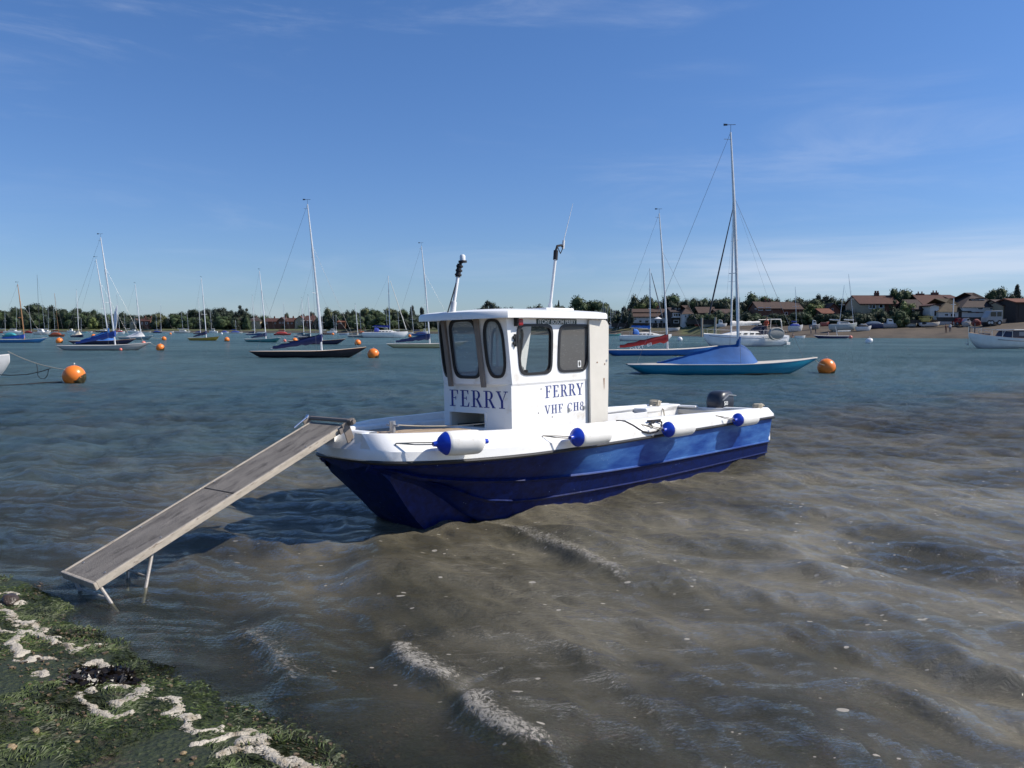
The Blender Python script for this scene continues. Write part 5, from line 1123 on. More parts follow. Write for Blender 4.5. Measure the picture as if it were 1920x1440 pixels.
house(1801, 1878, 547, 575.5, 599, 24, WW, ROOFD, 'large white quayside inn with a steep dark roof and pale dormers', wins=[(1829, 577, 1840, 581), (1851, 577, 1868, 581)], dorm=[(1830, 562, 1840.5, 568.5), (1843.5, 561, 1853.5, 568.5)], hip=5.5, depth=11, sign=[(1811, 585.2, 1840, 586.6, DARKW), (1826, 585, 1832, 587, REDL)])
house(1876, 1903, 562, 572, 598, 24, CRM, ROOFB, 'cream fronted boat shop beside the large white inn', wins=[(1884, 571, 1896, 578), (1883, 588, 1899, 597)], sign=[(1884, 582, 1895, 583.5, DARKW)])
house(1902, 1940, 560, 567, 598, 22, DARKW, ROOFO, 'dark barn with an orange tiled roof at the right frame edge', doors=[(1906, 570, 1940, 597)])
# sea walls
def wallbox(px0, px1, y0, y1, back, m, label, name='sea_wall', cat='wall'):
    pc = (px0 + px1) / 2; D = shore_D(pc) + back; z = lambda y: (616 - y) / F * D + CH; w_ = (px1 - px0) / F * D
    b = MB(); n_ = max(2, int(w_ / 2.4))
    b.box((0, 0, (z(y0) + z(y1)) / 2), (w_, .5, z(y0) - z(y1)))
    for i in range(n_): b.box((-w_ / 2 + (i + .5) * w_ / n_, -.3, (z(y0) + z(y1)) / 2), (.22, .12, z(y0) - z(y1)))
    b.box((0, 0, z(y0) + .06), (w_ + .1, .7, .12)); o = b.build(name, m); o.location = ((pc - 960) / F * D, D, 0); tag(o, label, cat)
wallbox(1146, 1262, 606.5, 613, 16, mat('dark_piles', (.045, .038, .034), .9), 'dark timber sea wall in front of the long white house')
wallbox(1288, 1408, 600, 608, 20, mat('dark_piles', (.045, .038, .034), .9), 'dark fence wall behind the green foreshore', name='fence', cat='fence')
wallbox(1480, 1620, 598, 607, 24, mat('dark_piles', (.045, .038, .034), .9), 'dark boundary wall at the top of the pebble beach')
wallbox(1755, 1835, 596, 603, 17, mat('grey_piles', (.055, .05, .046), .9), 'grey retaining wall in front of the mossy roofed building')
wallbox(1700, 1755, 601, 606, 15, mat('grey_piles', (.11, .10, .09), .9), 'low dark wall below the yellow digger')
# mooring posts by the right shore
for px_, yt, yb, bk, lab in ((1315, 596, 622, -6, 'left of two pale timber piles beside the big white yacht bow'), (1340, 595, 618, -6, 'right of two pale timber piles beside the big white yacht bow')):
    D = shore_D(px_) + bk; b = MB(); X = (px_ - 960) / F * D; b.tube([(X, D, -1), (X, D, (616 - yt) / F * D + CH)], .24, 10); o = b.build('mooring_pile', mat('bleached_timber', (.28, .25, .21), .85, bump=.4), smooth=True); tag(o, lab, 'post')

# ================================================================ BOATS
def hull_mesh(L_, B_, fs, fm, fb, kind='day', draft=.18):
    """lofted hull, bow at +X; returns rows for hull and deck"""
    n = 25; hr = []; dk = []
    for i in range(n):
        t_ = -1 + 2 * i / (n - 1); x = t_ * L_ / 2
        if kind == 'day': w_ = B_ / 2 * max(0, 1 - abs(t_ + .05) ** 2.3 * (1 if t_ > 0 else .86)) ** .8; zb = -draft + ((max(0, t_ - .58) / .42) ** 1.35 * (fb + draft) if t_ > 0 else (max(0, -t_ - .72) / .28) ** 1.3 * (fs + draft)) * .97
        elif kind == 'yacht':
            w_ = B_ / 2 * (max(0, 1 - max(0, t_ + .1) ** 2.3 * .83) ** .85 if t_ > -.1 else 1 - (-.1 - t_) ** 2 * .35); zb = -draft + (max(0, t_ - .62) / .38) ** 2.2 * (fb + draft) * .75 + (max(0, -t_ - .78) / .22) ** 1.5 * draft * 1.4
        else:
            w_ = B_ / 2 * (max(0, 1 - max(0, t_) ** 2.5) ** .7 if t_ > 0 else 1 - (-t_) ** 2 * .15); zb = -draft + (max(0, t_ - .7) / .3) ** 2 * (fb + draft) * .8
        zs = (lerp(fm, fb, max(0, t_) ** 1.8) if t_ > 0 else lerp(fm, fs, (-t_) ** 1.6)); w_ = max(w_, .012)
        zb = min(zb, zs - .02)
        hr.append([(x, w_, zs), (x, w_ * .985, lerp(zs, zb, .3)), (x, w_ * .90, lerp(zs, zb, .62)), (x, w_ * .55, lerp(zs, zb, .9)), (x, 0, zb), (x, -w_ * .55, lerp(zs, zb, .9)), (x, -w_ * .90, lerp(zs, zb, .62)), (x, -w_ * .985, lerp(zs, zb, .3)), (x, -w_, zs)])
        dk.append([(x, w_ * .99, zs + .004), (x, w_ * .5, zs + .035 * B_ / 2), (x, 0, zs + .05 * B_ / 2), (x, -w_ * .5, zs + .035 * B_ / 2), (x, -w_ * .99, zs + .004)])
    return hr, dk
def solid_rows(rows):
    b = MB(); b.grid(rows); k = len(rows[0]); b.add(rows[0], [tuple(range(k))]); b.add(rows[-1], [tuple(range(k))]); return b
def mast_top_local(D, X, mx_top, my_top, yawr):
    """height and fore aft lean of the masthead for a photographed masthead"""
    P = on_y(mx_top, my_top, D); return P
def place(px0, px1, wl, L_=None, D=None):
    D = D or dist_of(wl); pc = (px0 + px1) / 2; P = on_z(pc, wl); s = D / P.y; X = P.x * s
    plen = (px1 - px0) / F * D
    L_ = L_ or plen; dev = math.acos(max(.35, min(1, plen / L_))); return D, X, L_, dev
DECKC = mat('pale_deck', (.56, .50, .42), .6, var=.08); TRIM = mat('varnish_trim', (.30, .14, .05), .4); DWHITE = mat('deck_white', (.68, .67, .64), .45, var=.05)
BOOT = mat('antifoul_dark', (.02, .02, .025), .6)
BOATS = {}
def dayboat(px0, px1, wl, mb, mt, hullc, coverc, label, L_=None, cover='boom', boot=(.02, .02, .025), deckm=None, name='sailing_dayboat', detail=True, D=None, group='sailing dayboats on moorings', peak=None, mastm=None, flip=False, fb=.66, cat='sailing boat'):
    D, X, L_, dev = place(px0, px1, wl, L_, D)
    root = empty(name, (X, D, 0), (math.pi if flip else 0) + dev * (1 if flip else -1) * .9); tag(root, label, cat, group)
    sg = -1 if flip else 1; ca = math.cos(root.rotation_euler.z)
    hr, dk = hull_mesh(L_, L_ * .235, fb * .58, fb * .62, fb, 'day'); solid_rows(hr).build('hull', paint(hullc), root, smooth=True, angle=60)
    MB().grid(dk).build('deck', deckm or DECKC, root, smooth=True)
    if detail:
        for s in (0, -1):
            tb = MB(); tb.tube([Vector(r[s]) + Vector((0, 0, .008)) for r in hr], .017, 6); tb.build('toe_rail', WW if hullc[2] > .1 else TRIM, root, smooth=True)
    wb = MB(); rows = []
    for r in hr[4:-4]:
        zt = .055; w_ = r[0][1]; zs, zb = r[0][2], r[4][2]
        if zb > -.02: continue
        f = (zs - zt) / (zs - zb); wa = np.interp(f, [0, .3, .62, .9, 1], [w_, w_ * .985, w_ * .9, w_ * .55, 0]) + .006; f2 = (zs + .04) / (zs - zb); wbm = np.interp(f2, [0, .3, .62, .9, 1], [w_, w_ * .985, w_ * .9, w_ * .55, 0]) + .006
        rows.append([(r[0][0], wa, zt), (r[0][0], wbm, -.04)])
    if len(rows) > 2:
        wb.grid(rows); wb.grid([[(x, -y, z) for x, y, z in r] for r in rows]); wb.build('boot_stripe', mat('boot_%d%d%d' % tuple(int(99 * c) for c in boot), boot, .6), root)
    # mast: foot position from the photograph, heading resolves the slant
    Pb = on_y(mb, 640, D); mxl = (Pb.x - X) / max(.3, abs(ca)) * sg; zd = fb * .62
    Pt = on_y(mt[0], mt[1], D); lean = (Pt.x - X) / max(.3, abs(ca)) * sg; foot = Vector((mxl, 0, zd - .05)); head = Vector((lean, 0, Pt.z))
    mm = mastm or ALU; mk = MB(); k_ = 9; rr = .068
    curve = [foot.lerp(head, i / k_) + Vector((.05 * math.sin(math.pi * i / k_), 0, 0)) for i in range(k_ + 1)]
    mk.tube(curve, [rr * (1.0 if i < 6 else lerp(1, .5, (i - 6) / 3)) for i in range(k_ + 1)], 8); mast = mk.build('mast', mm, root, smooth=True)
    sp_ = foot.lerp(head, .40); b = MB(); b.tube([sp_ + Vector((-.12, -.55, .02)), sp_, sp_ + Vector((-.12, .55, .02))], .018, 6); b.tube([foot.lerp(head, .97) + Vector((0, 0, 0)), foot.lerp(head, .97) + Vector((-.28, .03, .02))], .012, 6); b.build('spreader', mm, mast)
    b = MB(); hd = head; b.tube([hd, hd + Vector((0, 0, .30))], .008, 5); b.tube([hd + Vector((-.22, 0, .30)), hd + Vector((.20, 0, .31))], .012, 5); b.prism([(-.30, .26), (-.14, .27), (-.14, .34), (-.30, .35)], lambda a, c: hd + Vector((a, -.006, c)), lambda a, c: hd + Vector((a, .006, c))); b.build('wind_vane', DARKM, mast)
    hound = foot.lerp(head, .74); bow = Vector((L_ / 2 * .86, 0, fb * .92)); stern = Vector((-L_ / 2 * .9, 0, fb * .58)); rw = .007 if detail else .010
    for nm_, a, c in (('forestay', hound, bow), ('backstay', head, stern), ('shroud', hound, foot + Vector((-.15, L_ * .108, 0))), ('shroud', hound, foot + Vector((-.15, -L_ * .108, 0)))):
        MB().tube([a, c], rw, 5).build(nm_, WIRE, root)
    bl = L_ * .42
    pk = peak if peak is not None else .95
    cm = cloth(coverc)
    if cover == 'tent':
        # boom tent: ridge from mast down to the aft deck, skirt to the rails
        rows = []; xa = mxl + L_ * .095; xb = mxl - L_ * .43
        for i in range(17):
            f = i / 16; x = lerp(xa, xb, f); w_ = L_ * .1175 * max(.02, 1 - abs((x / (L_ / 2)) + .05) ** 2.3) ** .8
            w_ *= min(1, .35 + f * 6) * min(1, .15 + (1 - f) * 3.0); rz = zd + .05 + pk * (max(0, 1 - abs(f - .18) / .18) ** .75 * .0 + (interp(f, [0, .03, .07, .17, .34, .5, .7, .85, 1], [.12, .38, .60, .92, .84, .64, .38, .19, .04])))
            row = []
            for j in range(13):
                q = -1 + j / 6; sag = (abs(q)) ** .85; wr = .025 * math.sin(9 * f * 3 + j * 1.7) * (1 - abs(q)) ; row.append((x, q * w_, lerp(rz, zd + .02, sag) + wr * (1 - sag)))
            rows.append(row)
        solid_rows(rows).build('cover', cm, root, smooth=True)
        st_ = MB(); st_.tube([foot + Vector((-.05, 0, .05 + pk * .85)), foot + Vector((.0, 0, .12 + pk * 1.22))], [.11, .07], 8); st_.build('cover_collar', cm, root, smooth=True)
    else:
        a = foot + Vector((.02, 0, pk)); c = Vector((mxl - bl, 0, zd + (.30 if cover == 'boom' else .12)))
        rows = []
        for i in range(13):
            f = i / 12; p = a.lerp(c, f); hh = lerp(.30, .10, f) * (1 + .15 * math.sin(i * 2.1)); ww = lerp(.16, .09, f)
            rows.append([(p.x, ww * math.sin(2 * math.pi * j / 10), p.z - .05 + (hh * (1 if math.cos(2 * math.pi * j / 10) > 0 else .95)) * math.cos(2 * math.pi * j / 10) - (.06 * abs(math.sin(i * 1.3)))) for j in range(10)])
        solid_rows(rows).build('sail_cover', cm, root, smooth=True)
        MB().tube([foot + Vector((0, 0, pk - .28)), c + Vector((-.15, 0, -.12))], .03, 6).build('boom', mm, root)
    return root, D
NAVY = (.012, .014, .05); 
turq, DT = dayboat(1175, 1532, 700.5, 1386, (1370, 248), (.006, .19, .30), (.006, .078, .27), 'turquoise sailing dayboat with a blue boom tent, tallest mast, right of the ferry', cover='tent', peak=.88, boot=(.22, .19, .13))
red, DR = dayboat(1131, 1345, 666.5, 1252, (1236, 400), (.012, .11, .36), (.36, .022, .022), 'bright blue dayboat with a red boom cover lettered in white', peak=.95, L_=8.05)
blk, DB = dayboat(470, 687, 670, 603, (576.5, 383), (.010, .009, .016), (.012, .022, .10), 'black dayboat with navy boom cover, largest boat left of the ferry', peak=.98)
gry, DG = dayboat(108, 283, 656.5, 216, (188.5, 445), (.36, .36, .34), (.008, .045, .25), 'light grey dayboat with blue boom cover in front of the left moorings', peak=1.15)
dayboat(127, 258, 645.5, 204.5, (180, 486), NAVY, (.02, .12, .38), 'navy dayboat with a peaked blue cover directly behind the light grey one', cover='tent', peak=1.2, L_=8.05)
dayboat(215, 293, 636.5, 267, (254, 533), (.22, .30, .33), (.62, .62, .62), 'pale grey green dayboat with a white tent over its cockpit', cover='tent', peak=1.1, L_=8.05)
dayboat(345, 419, 638.5, 389, (377, 522), (.42, .27, .025), (.016, .025, .08), 'mustard yellow dayboat with a navy boom cover', L_=8.05, peak=.95)
dayboat(452, 533, 641.5, 501, (485.5, 508), (.05, .22, .22), (.04, .06, .13), 'sea green dayboat with a thin furled boom cover', L_=8.05, peak=.80)
dayboat(536, 651, 645.5, 605.5, (588, 487), NAVY, (.02, .02, .05), 'navy dayboat partly hidden behind the black dayboat', L_=8.05, peak=.6)
dayboat(724, 877, 652.5, 806, (790, 461), (.50, .44, .25), (.018, .035, .12), 'cream yellow dayboat half hidden by the ferry wheelhouse', L_=8.05, peak=.85)
dayboat(-20, 97, 642.5, 46, (33, 533), (.03, .16, .36), (.01, .08, .40), 'mid blue classic boat with blue covers and a varnished mast at the far left', cover='boom', peak=.55, mastm=WOODM, L_=7.2)
dayboat(124, 166, 632.2, 152, (146, 545), (.02, .03, .09), (.62, .55, .42), 'small navy boat with a cream tent in the left moorings', cover='tent', peak=1.2, detail=False, L_=8)
dayboat(555, 602, 635.5, 584, (578, 556), (.20, .18, .21), (.05, .09, .12), 'grey mauve boat just left of the black dayboat mast', detail=False, L_=7.5, peak=.5)
dayboat(548, 588, 632, 571, (565, 560), (.42, .44, .44), (.03, .10, .16), 'pale grey boat with a teal cover behind the black dayboat', detail=False, L_=8, peak=.5)
dayboat(457, 494, 628.2, 478.5, (473, 555), (.03, .09, .24), (.02, .03, .08), 'small blue boat with a dark cover behind the sea green dayboat', detail=False, L_=8, peak=.6)
dayboat(358, 390, 626.6, 377, (372, 560), (.02, .025, .07), (.01, .04, .24), 'small navy boat with a blue cover behind the mustard dayboat', detail=False, L_=8, peak=.6)
dayboat(650, 694, 632.5, 671, (665, 572), (.20, .22, .24), (.30, .27, .22), 'grey sailing boat left of the white yacht with the blue sprayhood', detail=False, L_=8, peak=.5)
# lettering on the red cover
def cover_text(root, D, txt, pxa, pxb, py0, py1, size, m, sx):
    a = root.matrix_world.inverted() if False else None
bpy.context.view_layer.update()
def on_boat(root, px, py, off=0.0):
    P = on_y(px, py, root.location.y - off); return root.matrix_world.inverted() @ P
for ch, pa, pb, hh in (('DART', (1184, 655.2), (1205, 650.6), 6.2), ('69', (1213.5, 647.5), (1222.5, 645.2), 6.0)):
    A_, B_ = on_boat(red, *pa, .25), on_boat(red, *pb, .25); ang = math.atan2(B_.z - A_.z, B_.x - A_.x); size = hh / F * DR * 1.45
    M_ = Matrix.Translation(((A_.x + B_.x) / 2, A_.y * 0 - .235, (A_.z + B_.z) / 2)) @ Matrix.Rotation(-ang, 4, 'Y') @ Matrix.Rotation(R(90), 4, 'X')
    sans(ch, size, SIGNW, 'lettering', red, M_, sx=1.15)

def yacht(px0, px1, wl, mb, mt, hullc, coverc, label, flip=False, L_=None, fb=1.15, hood=None, jib=None, jibm=None, name='sailing_yacht', group=None, stern_gear=False, D=None, stripe=None, base=0.0, mastm=None, boomy=None, detail=True, keel=0):
    D, X, L_, dev = place(px0, px1, wl, L_, D)
    root = empty(name, (X, D, base), (math.pi if flip else 0) + dev * (1 if flip else -1) * .9); tag(root, label, 'sailing yacht', group); sg = -1 if flip else 1; ca = max(.3, abs(math.cos(root.rotation_euler.z)))
    hr, dk = hull_mesh(L_, L_ * .31, fb * .85, fb * .86, fb, 'yacht', .25); solid_rows(hr).build('hull', paint(hullc), root, smooth=True, angle=50); MB().grid(dk).build('deck', DWHITE, root, smooth=True)
    if stripe:
        for s in (0, 8):
            b = MB(); b.tube([Vector(r[s]).lerp(Vector(r[1 if s == 0 else 7]), .55) + Vector((0, .02 if s == 0 else -.02, 0)) for r in hr[1:-1]], .022, 5); b.build('hull_stripe', paint(stripe), root)
    zd = fb * .86; hw = L_ * .095
    rows = []
    for x, h_, w_ in ((-.16, .02, .9), (-.155, .42, .86), (0, .46, .84), (.10, .42, .75), (.20, .26, .6), (.31, .04, .4)):
        rows.append([(x * L_, w_ * hw * 1.05, zd), (x * L_, w_ * hw, zd + h_ * .75), (x * L_, w_ * hw * .75, zd + h_), (x * L_, -w_ * hw * .75, zd + h_), (x * L_, -w_ * hw, zd + h_ * .75), (x * L_, -w_ * hw * 1.05, zd)])
    cabin = solid_rows(rows).build('cabin', DWHITE, root, smooth=True, angle=45)
    for s in (1, -1):
        for x0, x1 in ((-.13, -.085), (-.06, -.015), (.02, .06), (.10, .13)):
            b = MB(); b.box(((x0 + x1) / 2 * L_, s * hw * interp((x0 + x1) / 2, [-.155, 0, .1, .2], [.88, .86, .79, .66]) + s * .012, zd + .19), ((x1 - x0) * L_, .05, .14)); b.build('porthole', DGLASS, cabin)
    if detail:
        for s in (1, -1):
            b = MB(); pr = None
            for x in (-.46, -.3, -.12, .06, .24, .40, .49):
                k = min(24, max(0, round((x + .5) * 24))); p = Vector(hr[k][0]); p = Vector((p.x, s * abs(p.y) * .96, p.z)); q = p + Vector((0, 0, .55)); b.tube([p, q], .014, 5)
                if pr: b.tube([pr, q], .007, 4)
                pr = q
            b.build('guard_rail', CHROME, root)
    Pb = on_y(mb, 620, D); mxl = (Pb.x - X) / ca * sg; Pt = on_y(mt[0], mt[1], D); foot = Vector((mxl, 0, zd + .3)); head = Vector(((Pt.x - X) / ca * sg, 0, Pt.z - base)); mm = mastm or ALUW
    b = MB(); b.tube([foot, foot.lerp(head, .6), head], [.09, .085, .06], 8); mast = b.build('mast', mm, root, smooth=True)
    b = MB()
    for f_, w_ in ((.38, .13), (.68, .10)): p = foot.lerp(head, f_); b.tube([p + Vector((-.2, -w_ * L_ * .6, .05)), p, p + Vector((-.2, w_ * L_ * .6, .05))], .025, 5)
    b.build('spreader', mm, mast)
    bow = Vector((L_ * .485, 0, fb + .05)); top = foot.lerp(head, .96)
    for nm_, a, c in (('backstay', head, Vector((-L_ * .48, 0, zd))), ('shroud', foot.lerp(head, .93), foot + Vector((-.2, L_ * .14, -.3))), ('shroud', foot.lerp(head, .93), foot + Vector((-.2, -L_ * .14, -.3)))): MB().tube([a, c], .009, 4).build(nm_, WIRE, root)
    if jib: 
        jt = on_y(*jib[0], D); jb = on_y(*jib[1], D); jt = Vector(((jt.x - X) / ca * sg, 0, jt.z - base)); jb = Vector(((jb.x - X) / ca * sg, 0, jb.z - base))
        b = MB(); b.tube([jt, jt.lerp(jb, .5), jb.lerp(jt, .04), jb], [.04, .075, .085, .06], 8); b.tube([jb, jb + (jb - jt).normalized() * .12], .13, 10); b.tube([jb, bow], .012, 4); b.build('furled_jib', jibm or FURL, root, smooth=True)
    else: MB().tube([top, bow], .009, 4).build('forestay', WIRE, root)
    bz = zd + 1.15; bl = L_ * .36
    rows = []
    for i in range(13):
        f = i / 12; x = mxl - .05 - f * bl; hh = lerp(.26, .12, f) * (1 + .18 * math.sin(i * 1.9)); rows.append([(x, .13 * math.sin(2 * math.pi * j / 10), bz + .1 + .15 * f + hh * math.cos(2 * math.pi * j / 10)) for j in range(10)])
    solid_rows(rows).build('sail_cover', cloth(coverc), root, smooth=True); MB().tube([(mxl, 0, bz - .12), (mxl - bl - .3, 0, bz + .06)], .05, 6).build('boom', mm, root)
    if hood:
        rows = []
        for i, (x, h_) in enumerate(((-.13, .46), (-.15, .82), (-.18, 1.02), (-.235, 1.05))): rows.append([(x * L_, hw * .95 * math.cos(math.pi * j / 8), zd + h_ * (.15 + .85 * math.sin(math.pi * j / 8) ** .6)) for j in range(9)])
        MB().grid(rows).build('sprayhood', cloth(hood), root, smooth=True)
    if keel:
        for s in (1, -1): b = MB(); b.box((0, s * .55, -.25 - keel / 2), (1.6, .12, keel)); b.build('keel', BOOT, root)
    return root, D
yacht(681, 765, 633, 731, (728, 517), (.72, .72, .70), (.012, .03, .25), 'white cruising yacht with blue boom cover and white furled jib in mid channel', fb=1.25, hood=(.012, .03, .25), jib=((732, 527), (761.5, 617)), jibm=WHITE_OLD_DIM)
yacht(1162, 1259, 639.3, 1219.5, (1218.5, 503), (.70, .70, .68), (.02, .12, .42), 'small white yacht with a blue sprayhood moored just right of the ferry', fb=1.0, hood=(.02, .13, .45), jib=((1221, 512), (1241, 590)), jibm=mat('grey_furled_sail', (.12, .13, .15), .8), mastm=ALU)
big, DBG = yacht(1312, 1476, 649.5, 1367.5, (1373.5, 372), (.68, .69, .72), (.62, .60, .57), 'largest white yacht with dark furled jib and grey dinghy on its stern', flip=True, fb=1.35, hood=(.012, .016, .04), jib=((1371, 392), (1322.5, 588)), stripe=(.10, .11, .16), L_=10.4)
# stern arch, dinghy and wheel of the big yacht
bpy.context.view_layer.update()
ar = MB(); La = 10.4; zd = 1.35 * .86
for s in (1, -1): ar.tube([(-La * .40, s * 1.25, zd), (-La * .385, s * 1.2, zd + 1.35), (-La * .40, s * .9, zd + 1.75)], .05, 8)
ar.tube([(-La * .40, -.9, zd + 1.75), (-La * .40, .9, zd + 1.75)], .05, 8)
for s in (1, -1): ar.tube([(-La * .40, s * .9, zd + 1.72), (-La * .27, s * .95, zd + 1.70), (-La * .24, s * 1.2, zd + .2)], .035, 8)
ar.build('stern_arch', WHITE_OLD_DIM, big, smooth=True)
tp = MB()
for s in (1, -1): tp.prism([(-La * .48, -.05), (-La * .40, .62), (-La * .30, .66), (-La * .36, .1)], lambda a, c: (a, s * 1.25, zd - .62 + c), lambda a, c: (a, s * 1.20, zd - .62 + c))
tp.box((-La * .495, 0, .28), (.5, 2.2, .28)); tp.build('bathing_platform', DWHITE, big, bevel=.06)
Pd = on_y(1455, 626, DBG - 1.0); dg = empty('inflatable_dinghy', Pd, R(12)); tag(dg, 'grey covered inflatable dinghy hanging on the stern of the largest white yacht', 'dinghy')
b = MB(); rows = []
for i in range(15):
    f = -1 + 2 * i / 14; hh = .70 * (1 - abs(f) ** 3.2) ** .45 + .02; rows.append([(f * .85, .26 * math.cos(2 * math.pi * j / 16), hh * .92 * math.sin(2 * math.pi * j / 16)) for j in range(16)])
solid_rows(rows).build('cover', mat('grey_boat_cover', (.27, .27, .25), .7, var=.1, bump=.3, bscale=3), dg, smooth=True)
b = MB(); b.tube([(.80 * math.cos(2 * math.pi * i / 28), -.20, .62 * math.sin(2 * math.pi * i / 28)) for i in range(29)], .055, 10); b.build('tube', mat('pvc_grey', (.36, .36, .34), .5), dg, smooth=True)

# motor cruiser at the right frame edge
D, X, Lc, _ = place(1806, 2010, 653, None); mc = empty('motor_cruiser', (X, D, 0), math.pi + R(8)); tag(mc, 'long white motor cruiser with a dark windowed cabin entering the right frame edge', 'motor boat')
hr, dk = hull_mesh(Lc, 3.2, .95, .95, 1.5, 'yacht', .25); solid_rows(hr).build('hull', paint((.62, .64, .62)), mc, smooth=True, angle=50); MB().grid(dk).build('deck', mat('teak_deck', (.20, .12, .06), .6), mc, smooth=True)
for s in (0, 8):
    b = MB(); b.tube([Vector(r[s]).lerp(Vector(r[1 if s == 0 else 7]), .7) + Vector((0, .02 if s == 0 else -.02, 0)) for r in hr[1:-5]], .03, 5); b.build('rubbing_stripe', DARKM, mc)
b = MB(); b.prism([(-Lc * .40, .95), (Lc * .17, .95), (Lc * .12, 1.68), (-Lc * .38, 1.72)], lambda a, c: (a, 1.05, c), lambda a, c: (a, -1.05, c)); cb = b.build('cabin', mat('dark_cabin', (.03, .03, .05), .4), mc, bevel=.03)
b = MB(); b.box((-Lc * .13, 0, 1.78), (Lc * .53, 2.3, .09)); b.build('cabin_roof', DWHITE, mc, bevel=.03)
for s in (1, -1):
    for k in range(6): b = MB(); b.box((-Lc * .34 + k * Lc * .078, s * 1.06, 1.40), (Lc * .055, .04, .38)); b.build('window', mat('curtain_glass', (.24, .25, .27), .15), cb)
b = MB(); b.tube([(Lc * .13, 0, 1.7), (Lc * .165, 0, 1.1)], .03, 6); b.tube([(Lc * .17, -1.0, .9), (Lc * .12, -1.0, 1.5)], .045, 6); b.build('screen_frame', DWHITE, mc)
for px_, hh in ((1815, .95), (1822, 1.1)): P = (Lc * .49 if px_ == 1815 else Lc * .44, 0); b = MB(); b.tube([(P[0], 0, 1.3), (P[0], 0, 1.3 + hh)], .05, 6); b.build('deck_post', DARKM, mc)
b = MB(); pr = None
for i in (16, 18, 20, 22, 24):
    for s in (1, -1):
        p = Vector(hr[i][0]); p.y *= s * .95; b.tube([p, p + Vector((0, 0, .6))], .016, 5)
for s in (1, -1): b.tube([Vector((Vector(hr[i][0]).x, Vector(hr[i][0]).y * s * .95, Vector(hr[i][0]).z + .6)) for i in (16, 18, 20, 22, 24)], .016, 5)
b.build('bow_rail', CHROME, mc)
b = MB(); b.tube([(Lc * .505, 0, .95), (Lc * .50, 0, .35)], .04, 6); b.tube([(Lc * .515, -.22, .5), (Lc * .50, 0, .33), (Lc * .515, .22, .5)], .035, 6); b.build('anchor', STEEL, mc)
b = MB(); b.box((Lc * .34, 0, 1.35), (.7, .7, .22)); b.build('deck_hatch', DARKM, mc, bevel=.03)

# white bow poking in from the left edge and its mooring
e = on_y(18, 672, 30.0); bx = empty('white_boat', (e.x - 3.0, 30.0, 0), 0); tag(bx, 'bow of a white boat with a dark stripe cut by the left frame edge', 'boat')
hr, dk = hull_mesh(6.0, 2.1, .7, .72, e.z + .12, 'yacht', .2); solid_rows(hr).build('hull', paint((.66, .66, .64)), bx, smooth=True, angle=50); MB().grid(dk).build('deck', DWHITE, bx, smooth=True)
for s in (0, 8):
    b = MB(); b.tube([Vector(r[s]).lerp(Vector(r[2 if s == 0 else 6]), .62) + Vector((0, .03 if s == 0 else -.03, 0)) for r in hr[1:-1]], .045, 6); b.build('hull_stripe', paint(NAVY), bx)
b = MB(); b.box((1.2, 0, .95), (1.6, 1.0, .35)); b.build('cuddy', DWHITE, bx, bevel=.08)

# ---------------------------------------------------------------- buoys
ORG = mat('orange_buoy', (.78, .20, .025), .32, var=.08, scale=3, col2=(.60, .30, .10), c2lo=.6, c2hi=.75); WEED = mat('buoy_weed', (.035, .028, .008), .6, var=.5, scale=12, bump=.6, col2=(.35, .28, .04), c2lo=.6, c2hi=.66)
WBUOY = mat('white_buoy', (.66, .68, .68), .35); PINK = mat('pink_buoy', (.62, .16, .12), .4)
def buoy(px, wl, dia, label, m=ORG, squash=1.0, weed=True, D=None, tilt=(0, 0)):
    D = D or dist_of(wl); r = dia / F * D / 2; P = on_y(px, 620, D); root = empty('mooring_buoy', (P.x, D, 0)); tag(root, label, 'buoy', 'mooring buoys')
    def sph(zlo, zhi, rr, name, mm, parent=root, wob=0):
        b = MB(); rows = []
        for i in range(15):
            z = lerp(zlo, zhi, i / 14); q = math.sqrt(max(0, 1 - z * z)); rows.append([(rr * q * math.cos(2 * math.pi * j / 26), rr * q * math.sin(2 * math.pi * j / 26), rr * (z + wob * noise.noise(Vector((j * .5, px, 0)))) * squash) for j in range(26)])
        b.grid(rows, closed=True); b.add(rows[-1], [tuple(range(26))]) if zhi > .97 else None
        o = b.build(name, mm, parent, smooth=True, angle=60); o.location.z = r * .66; o.rotation_euler = (tilt[0], tilt[1], 0); return o
    sph(-.52 if weed else -.98, .99, r, 'float', m)
    if weed: sph(-.99, -.40, r * 1.012, 'weed_growth', WEED, wob=.16)
    b = MB(); b.tube([(0, 0, r * 1.60 * squash), (0, 0, r * 1.72 * squash)], r * .09, 8); b.tube([(r * .10 * math.cos(a * .7), 0, r * (1.78 + .10 * math.sin(a * .7))) for a in range(10)], r * .03, 6); b.build('ring', STEEL, root, smooth=True); return root, D, r
